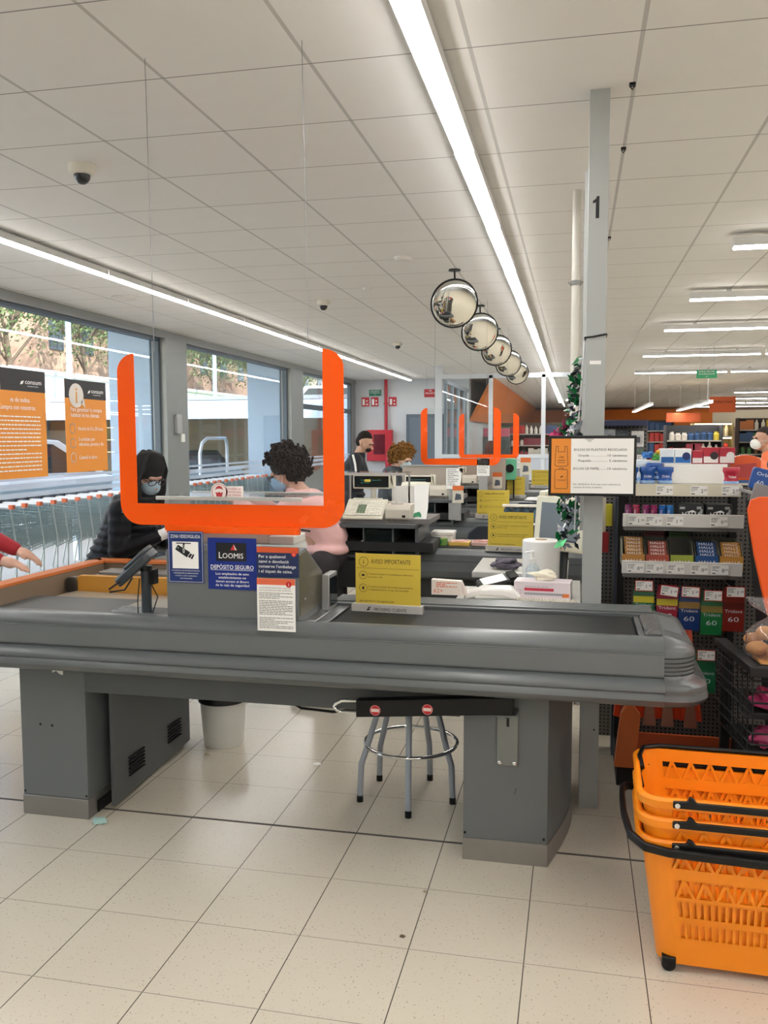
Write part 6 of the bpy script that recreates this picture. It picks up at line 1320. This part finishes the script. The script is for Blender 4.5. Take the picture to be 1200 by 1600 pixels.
# ================================================================ trolleys outside along the windows
def trolley():
    o = thing('shopping_trolley', (0, 0, 0), 'nested grey wire shopping trolley with an orange handle cap outside the windows', 'shopping trolley', 'nested trolleys outside the windows')
    # local: length along y (front +y), width along x; handle at y=0
    W0, W1 = .27, .22
    def bp(s, t_, z): # s side -1..1, t_ 0..1 length
        w_ = W0+(W1-W0)*t_; return (s*w_, .06+.80*t_, z)
    wire = MB()
    def zb(t_): return .52+.10*t_
    for k in range(9):
        f_ = k/8; pts = [bp(1, 0, zb(0)+(.98-zb(0))*f_), bp(1, 1, zb(1)+(.88-zb(1))*f_), bp(-1, 1, zb(1)+(.88-zb(1))*f_), bp(-1, 0, zb(0)+(.98-zb(0))*f_)]
        wire.tube(pts, .0055 if k in (0, 8) else .003, 4)
    for s in (-1, 1):
        for k in range(21): t_ = k/20; wire.tube([bp(s, t_, zb(t_)), bp(s, t_, .98-.10*t_)], .003, 4)
    for k in range(1, 8): u = -1+2*k/8; wire.tube([bp(u, 1, zb(1)), bp(u, 1, .88)], .0022, 4); wire.tube([bp(u, 0, zb(0)), bp(u, 1, zb(1))], .0022, 4)
    wire.build('wire_basket', mat('trolley_wire', '#8FA3A3', .35, .5), o)
    ch = MB()
    for s in (-1, 1): ch.tube([(s*.27, .0, 1.0), (s*.27, .08, .60), (s*.25, .10, .42), (s*.27, .05, .20), (s*.25, .06, .13), (s*.17, .86, .16)], .010, 6)
    ch.tube([(-.25, .06, .14), (.25, .06, .14)], .008, 5); ch.tube([(-.17, .86, .17), (.17, .86, .17)], .008, 5)
    ch.build('chassis', mat('trolley_zinc', '#C4CCCB', .3, .6), o)
    MB().cyl((-.28, 0, 1.0), (.28, 0, 1.0), .016, n=10).build('handle', mat('handle_white', '#DAD8D4', .4), o)
    MB().rrect(.262, .315, -.022, .028, .98, 1.022, .008, 2).build('orange_cap', mat('cap_orange', '#D8622E', .4), o)
    MB().rrect(-.30, -.16, -.04, .05, .985, 1.045, .01, 2).build('coin_lock', mat('lock_navy', '#1F2836', .4), o)
    for s in (-1, 1):
        MB().cyl((s*.25-.012, .06, .06), (s*.25+.012, .06, .06), .06, n=12).build('wheel', BLACK, o); MB().cyl((s*.16-.012, .84, .06), (s*.16+.012, .84, .06), .06, n=12).build('wheel', BLACK, o)
    return o
tr = trolley(); tr.scale = (1, 1, 1.05); tr.location = (-5.95, 5.4, -.15)
for k in range(1, 42): copy_tree(tr, (-5.95+.012*math.sin(k*2.1), 5.4+.245*k, -.15))
t = thing('trolley_bay_hoop', (-5.9, 14, -.15), 'white tubular hoop of the trolley bay beyond the trolleys', 'hoop')
MB().tube([(-6.35, 14.0, -.15), (-6.35, 14.0, 1.35), (-6.33, 14.06, 1.52), (-6.3, 14.2, 1.6), (-6.3, 15.0, 1.6), (-6.33, 15.14, 1.52), (-6.35, 15.2, 1.35), (-6.35, 15.2, -.15)], .03, 10).build('tube', mat('hoop_white', '#D5DCE4', .3, .3), t)
t = thing('guard_rail', (-7, 10, -.15), 'pale blue horizontal guard rail running beyond the trolleys', 'rail')
for z in (.62, .84): MB().box(-7.05, -6.98, 5, 17.5, z, z+.13).build('rail', mat('rail_pale', '#C7D8E8', .4), t)
for y in (5.2, 8.2, 11.2, 14.2, 17.2): MB().box(-7.08, -7.0, y, y+.08, -.15, 1.0).build('post', mat('rail_pale', '#C7D8E8', .4), t)
# ================================================================ people
def blob(parts, name, m_, parent, voxel=.011, smooth=4):
    """parts: list of (p0, p1, r0, r1) tapered capsules and (c, (rx,ry,rz)) balls merged into one skin"""
    mb = MB()
    for q in parts:
        if len(q) == 2: mb.ball(q[0], q[1], 16, 10)
        else:
            p0, p1, r0, r1 = Vector(q[0]), Vector(q[1]), q[2], q[3]
            mb.cyl(p0, p1, r0, r1, 14); mb.ball(p0, r0, 14, 8); mb.ball(p1, r1, 14, 8)
    o = mb.build(name, m_, parent)
    r_ = o.modifiers.new('skin', 'REMESH'); r_.mode = 'VOXEL'; r_.voxel_size = voxel; r_.use_smooth_shade = True
    s_ = o.modifiers.new('smooth', 'SMOOTH'); s_.iterations = smooth; s_.factor = .5
    return o
def V(*a): return Vector(a)
def head_parts(c, f):
    """c head centre, f facing unit vector"""
    f = Vector(f).normalized(); up = V(0, 0, 1); sd = f.cross(up).normalized(); u = sd.cross(f).normalized()
    P_ = [(c+u*.035-f*.012, (.078, .085, .080)), (c+f*.012-u*.015, (.066, .070, .075)), (c+f*.032-u*.075, (.036, .034, .030)), (c+f*.092-u*.008, c+f*.108-u*.028, .009, .014)]
    P_ += [(c+sd*.078-f*.005-u*.01, (.012, .018, .028)), (c-sd*.078-f*.005-u*.01, (.012, .018, .028)), (c+f*.075+u*.022+sd*.03, c+f*.075+u*.022-sd*.03, .014, .014), (c+f*.078-u*.055-sd*.02, c+f*.078-u*.055+sd*.02, .010, .010)]
    return P_, f, sd, u
def fingers(w, d, n, side):
    """hand from wrist w, direction d, palm normal n"""
    d = Vector(d).normalized(); n = Vector(n).normalized(); s = d.cross(n).normalized()*side
    P_ = [(w, w+d*.05, .026, .030), (w+d*.045+s*.014, w+d*.075+s*.018, .020, .018), (w+d*.045-s*.014, w+d*.075-s*.018, .020, .018)]
    for k, L in enumerate((.062, .072, .068, .052)):
        b_ = w+d*.085+s*(.028-.0185*k); m1 = b_+d*L*.5-n*.006; P_ += [(b_, m1, .0092, .0085), (m1, m1+(d*.8-n*.6).normalized()*L*.5, .0085, .007)]
    b_ = w+d*.025+s*.026; m1 = b_+(d*.6+s*.8).normalized()*.036; P_ += [(b_, m1, .013, .0105), (m1, m1+(d*.95+s*.2-n*.25).normalized()*.03, .0105, .0085)]
    return P_
def person(name_label, loc, J, skin, top, bottom, hair, hairkind, mask='#8FB7CC', glasses=False, shoe='#2A2A2A', glove=None, face=(0, 1, 0), seed=1, quilt=False, cap=.018, palm=(0, 0, 1)):
    """J: joints in local coordinates: head neck chest pelvis shL shR elL elR wrL wrR hipL hipR knL knR anL anR; face = facing"""
    t = thing('person', (0, 0, 0), name_label, 'person'); J = {k: Vector(v) for k, v in J.items()}
    hp, f, sd, u = head_parts(J['head'], face); body = list(hp)
    body += [(J['head']-u*.05-f*.02, J['neck'], .050, .055), (J['neck'], J['chest'], .055, .10), (J['chest'], J['pelvis'], .105, .10)]
    fw = Vector((f.x, f.y, 0)).normalized()
    for s, k in ((1, 'L'), (-1, 'R')):
        body += [(J['sh'+k], J['el'+k], .045, .036), (J['el'+k], J['wr'+k], .036, .025), (J['chest'], J['sh'+k], .07, .05)]
        body += [(J['hip'+k], J['kn'+k], .08, .055), (J['kn'+k], J['an'+k], .052, .036), (J['pelvis'], J['hip'+k], .085, .08), (J['an'+k], J['an'+k]+fw*.14-V(0, 0, J['an'+k].z-.035), .035, .030)]
        d_ = (J['wr'+k]-J['el'+k]).normalized()
        if not glove: body += fingers(J['wr'+k], d_, palm, s)
    blob(body, 'body', mat('skin_'+skin, skin, .55, noise=.04), t, .008, 2)
    if glove:
        for s, k in ((1, 'L'), (-1, 'R')):
            d_ = (J['wr'+k]-J['el'+k]).normalized(); blob([(a[0], a[1], a[2]+.004, a[3]+.004) for a in fingers(J['wr'+k], d_, palm, s)]+[(J['wr'+k]-d_*.05, J['wr'+k], .036, .033)], 'glove', mat('glove_'+glove, glove, .4), t, .006, 1)
    tp = [(J['neck']-V(0, 0, .03), J['chest'], .065, .125), (J['chest'], J['pelvis']+V(0, 0, .10), .122, .122), (J['pelvis']+V(0, 0, .03), (.138, .15, .055))]
    for k in 'LR': tp += [(J['chest']+(J['sh'+k]-J['chest'])*.3+V(0, 0, .02), J['sh'+k], .10, .068), (J['sh'+k], J['el'+k], .066, .056), (J['el'+k], J['wr'+k]-(J['wr'+k]-J['el'+k]).normalized()*.02, .055, .040)]
    if quilt:
        ex = []
        for q in list(tp[3:]):
            p0, p1 = q[0], q[1]; L = (p1-p0).length; n = max(2, int(L/.05))
            for i in range(n+1): c = p0.lerp(p1, i/n); r_ = q[2]+(q[3]-q[2])*i/n; ex.append((c, (r_*1.06, r_*1.06, r_*.75)))
        for i in range(11): c = J['neck'].lerp(J['pelvis'], i/10); ex.append((c-V(0, 0, .02), (.135+.010*i, .15, .036)))
        tp += ex
    jk = blob(tp, 'jacket' if quilt or hairkind == 'short' else 'shirt', mat('cloth_'+top, top, .65 if not quilt else .5, noise=.06, spec=.5 if not quilt else .2, bump=.15, bscale=25), t, .011, 3 if not quilt else 1)
    tr_ = [(J['pelvis']-V(0, 0, .02), (.125, .135, .10))]
    for k in 'LR': tr_ += [(J['hip'+k], J['kn'+k], .098, .075), (J['kn'+k], J['an'+k]+V(0, 0, .03), .072, .062)]
    blob(tr_, 'trousers', mat('cloth_'+bottom, bottom, .8, noise=.06), t, .012, 3)
    for k in 'LR': a = J['an'+k]; blob([(a-V(0, 0, a.z-.045)-fw*.03, a-V(0, 0, a.z-.04)+fw*.17, .048, .036)], 'shoe', mat('shoe_'+shoe, shoe, .5), t, .008, 2)
    rg = random.Random(seed); h = J['head']; hm = mat('hair_'+hair, hair, .75, noise=.35, nscale=40, spec=.2)
    if hairkind == 'curly':
        hb = MB()
        for k in range(520):
            d_ = Vector([rg.gauss(0, 1) for _ in range(3)]).normalized()
            if d_.dot(f) > .32 and d_.dot(u) < .60: continue
            if d_.dot(u) < -.80 or (d_.dot(u) < -.3 and d_.dot(f) > .05): continue
            c = h+u*.02-f*.03+Vector(d_)*rg.uniform(.085, .14); r_ = rg.uniform(.009, .02); a = d_.orthogonal().normalized()
            b2 = d_.cross(a); n_ = 9; hb.tube([c+(a*math.cos(i*.9)+b2*math.sin(i*.9))*r_+d_*(i*.005-.02) for i in range(n_)], .0075, 5)
        hb.ball(h+u*.035-f*.025, (.098, .098, .095), 16, 10); hb.ball(h-u*.03-f*.045, (.085, .085, .08), 16, 10)
        hb.build('hair', hm, t)
    elif hairkind == 'short':
        blob([(h+u*.050-f*.022, (.083, .086, .080)), (h+u*.0-f*.045, (.070, .066, .075))], 'hair', hm, t, .007, 2)
    else:
        pl = [(h+u*.046-f*.002, (.087, .089, .086)), (h-f*.045, h-f*.05-V(0, 0, .19), .062, .045)]
        for s in (-1, 1): pl += [(h+sd*.055*s+u*.05+f*.01, h+sd*.082*s-V(0, 0, .05)-f*.01, .034, .030), (h+sd*.082*s-V(0, 0, .05)-f*.01, h+sd*.085*s-V(0, 0, .20)+f*.02, .030, .016), (h+sd*.06*s-f*.03, h+sd*.075*s-V(0, 0, .21)-f*.01, .05, .03)]
        blob(pl, 'hair', hm, t, .007, 7)
        lk = MB()
        for k in range(84):
            a = 2*math.pi*k/84+rg.uniform(-.03, .03); dr = (f*math.cos(a)+sd*math.sin(a)).normalized()
            if math.cos(a) > .62: continue
            e = rg.uniform(.94, 1.05); L = rg.uniform(.17, .25); b0 = h+u*.125-f*.015+sd*(.012 if math.sin(a) > 0 else -.012)
            pts = [b0, b0+dr*.055*e-u*.014, h+u*.055+dr*.093*e, h-u*.0+dr*.101*e, h+dr*.098*e-V(0, 0, .07), h+dr*.090*e-V(0, 0, .12)+sd*rg.uniform(-.01, .01), h+dr*.080-V(0, 0, L)+sd*rg.uniform(-.015, .015)]
            lk.tube(pts, .0085, 5, r2=.004)
        lk.build('hair_locks', mat('lock_'+hair, hair, .55, noise=.3, nscale=30, spec=.3), t)
    if mask:
        mb = blob([(h+f*.062-u*.045, (.058, .056, .050)), (h+f*.075-u*.03, (.045, .045, .035))], 'face_mask', mat('mask_'+mask, mask, .8), t, .006, 2)
        MB().tube([h+f*.07-u*.02+sd*.055, h+sd*.083-u*.0, h+f*.05-u*.06+sd*.06], .002, 4).tube([h+f*.07-u*.02-sd*.055, h-sd*.083-u*.0, h+f*.05-u*.06-sd*.06], .002, 4).build('mask_loop', WHITE, t)
    ey = MB()
    for s in (-1, 1): ey.ball(h+f*.082+u*.012+sd*.03*s, (.010, .010, .009), 10, 6)
    ey.build('eyes', mat('eye_dark', '#2A1F1C', .2), t)
    if glasses:
        g = MB()
        for s in (-1, 1):
            c = h+f*.104+u*.010+sd*.034*s; g.tube([c+sd*.026*math.cos(2*math.pi*i/16)+u*.019*math.sin(2*math.pi*i/16) for i in range(16)], .0028, 5, closed=True); g.tube([c+sd*.026*s, h+sd*.08*s+u*.012], .0025, 5)
        g.tube([h+f*.106+u*.013-sd*.008, h+f*.106+u*.013+sd*.008], .0025, 5); g.build('glasses', mat('glasses_dark', '#3A1F22', .3), t)
    t.location = loc; return t
# woman in the black quilted jacket packing at the bagging end (facing right and down)
person('person with long dark hair, face mask and black quilted jacket packing bags', (-2.48, 4.55, 0),
    dict(head=(.10, -.02, 1.40), neck=(.02, 0, 1.28), chest=(-.06, 0, 1.12), pelvis=(-.12, .02, .86), shL=(-.04, .16, 1.20), shR=(.02, -.18, 1.20), elL=(.05, .20, .98), elR=(.02, -.22, .98), wrL=(.24, .06, .98), wrR=(.22, -.12, 1.06),
         hipL=(-.12, .1, .84), hipR=(-.12, -.1, .84), knL=(-.08, .1, .46), knR=(-.08, -.1, .46), anL=(-.12, .1, .08), anR=(-.12, -.1, .08)),
    '#B98D78', '#0C0E13', '#15171C', '#0E0A08', 'long', '#9DB6C4', True, glove='#E6E4E4', face=(.72, -.35, -.52), seed=2, quilt=True)
# woman in the pink shirt leaning over the till (facing left and down)
person('person with dark curly hair, blue mask and pink shirt leaning over the till', (-1.60, 5.0, 0),
    dict(head=(-.115, .0, 1.40), neck=(-.05, 0, 1.30), chest=(.05, 0, 1.16), pelvis=(.14, .04, .90), shL=(-.01, -.17, 1.22), shR=(-.01, .17, 1.22), elL=(-.14, -.2, 1.10), elR=(-.16, .2, 1.10), wrL=(-.38, -.12, 1.22), wrR=(-.38, .1, 1.22),
         hipL=(.14, -.09, .84), hipR=(.14, .09, .84), knL=(.14, -.1, .46), knR=(.17, .1, .46), anL=(.14, -.1, .08), anR=(.17, .1, .08)),
    '#C79A83', '#E6B8B4', '#2A2628', '#1E110A', 'curly', '#8FB4D2', True, face=(-.80, -.12, -.50), seed=3)
# man in the black tracksuit top with a white stripe
pm = person('person with short dark hair and beard in a black tracksuit top with white sleeve stripe', (-2.30, 9.2, -.0),
    dict(head=(.06, .0, 1.545), neck=(.0, 0, 1.44), chest=(-.06, 0, 1.28), pelvis=(-.08, 0, .95), shL=(-.06, .17, 1.38), shR=(0, -.19, 1.38), elL=(.02, .22, 1.13), elR=(.03, -.25, 1.13), wrL=(.22, .12, 1.16), wrR=(.20, -.16, 1.16),
         hipL=(-.08, .09, .92), hipR=(-.08, -.09, .92), knL=(-.05, .1, .49), knR=(-.05, -.1, .49), anL=(-.1, .1, .08), anR=(-.1, -.1, .08)),
    '#C29A82', '#15181F', '#23262D', '#221A16', 'short', None, False, face=(.75, -.25, -.30), seed=4)
o_ = MB().tube([(-.01, -.262, 1.42), (.02, -.285, 1.32), (.045, -.318, 1.13), (.14, -.27, 1.15), (.20, -.21, 1.16)], .013, 6).build('sleeve_stripe', WHITE); o_.parent = pm
o_ = MB().ball((.100, -.02, 1.468), (.030, .044, .024), 12, 8).build('beard', mat('hair_#221A16', '#221A16')); o_.parent = pm
# woman with curly blonde-brown hair in a dark grey jacket
person('person with curly blonde-brown hair, mask and dark grey jacket bending over a till', (-1.80, 8.85, -.0),
    dict(head=(.05, .0, 1.385), neck=(-.02, 0, 1.30), chest=(-.08, 0, 1.17), pelvis=(-.10, 0, .88), shL=(-.10, .16, 1.24), shR=(-.05, -.17, 1.24), elL=(-.0, .2, 1.02), elR=(.0, -.2, 1.04), wrL=(.2, .1, 1.1), wrR=(.2, -.08, 1.12),
         hipL=(-.1, .09, .85), hipR=(-.1, -.09, .85), knL=(-.05, .1, .46), knR=(-.05, -.1, .46), anL=(-.1, .1, .08), anR=(-.1, -.1, .08)),
    '#C9A08A', '#3C4248', '#30343A', '#7A5528', 'curly', '#A7BFC4', False, face=(.75, -.42, -.45), seed=5)
# auburn-haired person at a far till, seen from behind
person('person with auburn hair in a white top sitting at a far till, seen from behind', (-1.22, 13.0, 0),
    dict(head=(0, .02, 1.42), neck=(0, 0, 1.30), chest=(0, 0, 1.14), pelvis=(0, -.02, .82), shL=(-.17, 0, 1.22), shR=(.17, 0, 1.22), elL=(-.2, .1, 1.0), elR=(.2, .1, 1.0), wrL=(-.14, .24, 1.0), wrR=(.14, .24, 1.0),
         hipL=(-.09, 0, .80), hipR=(.09, 0, .80), knL=(-.1, .1, .45), knR=(.1, .1, .45), anL=(-.1, 0, .08), anR=(.1, 0, .08)),
    '#C9A08A', '#DADDE2', '#30343A', '#5A2E1C', 'long', None, False, face=(0, 1, -.3), seed=6)
# man with an orange vest at the right
pv = person('person in a white mask with an orange vest over dark clothes at the right edge', (1.86, 9.0, 0),
    dict(head=(-.10, .0, 1.57), neck=(-.03, 0, 1.44), chest=(.02, 0, 1.26), pelvis=(.02, 0, .93), shL=(.0, -.18, 1.36), shR=(.03, .18, 1.36), elL=(.0, -.23, 1.1), elR=(.03, .23, 1.1), wrL=(-.15, -.2, .95), wrR=(-.15, .2, .95),
         hipL=(.02, -.09, .9), hipR=(.02, .09, .9), knL=(0, -.1, .48), knR=(0, .1, .48), anL=(.03, -.1, .08), anR=(.03, .1, .08)),
    '#B78C76', '#39414C', '#2A2E36', '#2A211D', 'short', '#E4E4E0', False, face=(-.92, -.3, .02), seed=7)
q = blob([(V(-.01, 0, 1.40), V(.03, 0, 1.28), .10, .158), (V(.03, 0, 1.28), V(.03, 0, .95), .16, .165), (V(.0, -.12, 1.40), V(.0, .12, 1.40), .06, .06)], 'orange_vest', mat('vest_orange', '#F07A4A', .6), None, .012, 3); q.parent = pv
# red-sleeved person reaching in at the left edge
person('person in red sleeves reaching over the bagging tray at the left edge', (-3.45, 4.0, 0),
    dict(head=(0, 0, 1.52), neck=(0, 0, 1.40), chest=(0, 0, 1.22), pelvis=(-.02, 0, .90), shL=(.08, .16, 1.32), shR=(.08, -.16, 1.32), elL=(.25, .22, 1.06), elR=(.28, -.14, 1.04), wrL=(.42, .25, .98), wrR=(.57, -.10, .975),
         hipL=(0, .09, .88), hipR=(0, -.09, .88), knL=(.02, .1, .47), knR=(.02, -.1, .47), anL=(0, .1, .08), anR=(0, -.1, .08)),
    '#D2A48E', '#A31826', '#2C3140', '#5A4030', 'short', '#9DB6C4', False, face=(1, 0, -.3), seed=8)
# grey goods bag being packed
crumple('carrier_bundle', (-2.02, 4.3, .95), (.11, .08, .07), mat('bundle_grey', '#7E838C', .6, noise=.15, nscale=14), 'grey-blue bundle being packed beneath the gloved hands', 'bag', 77)
crumple('white_wrap', (-1.86, 4.3, .95), (.05, .05, .12), mat('wrap_white', '#DDE1E8', .5), 'white wrapped item beside the grey bundle', 'bag', 78)
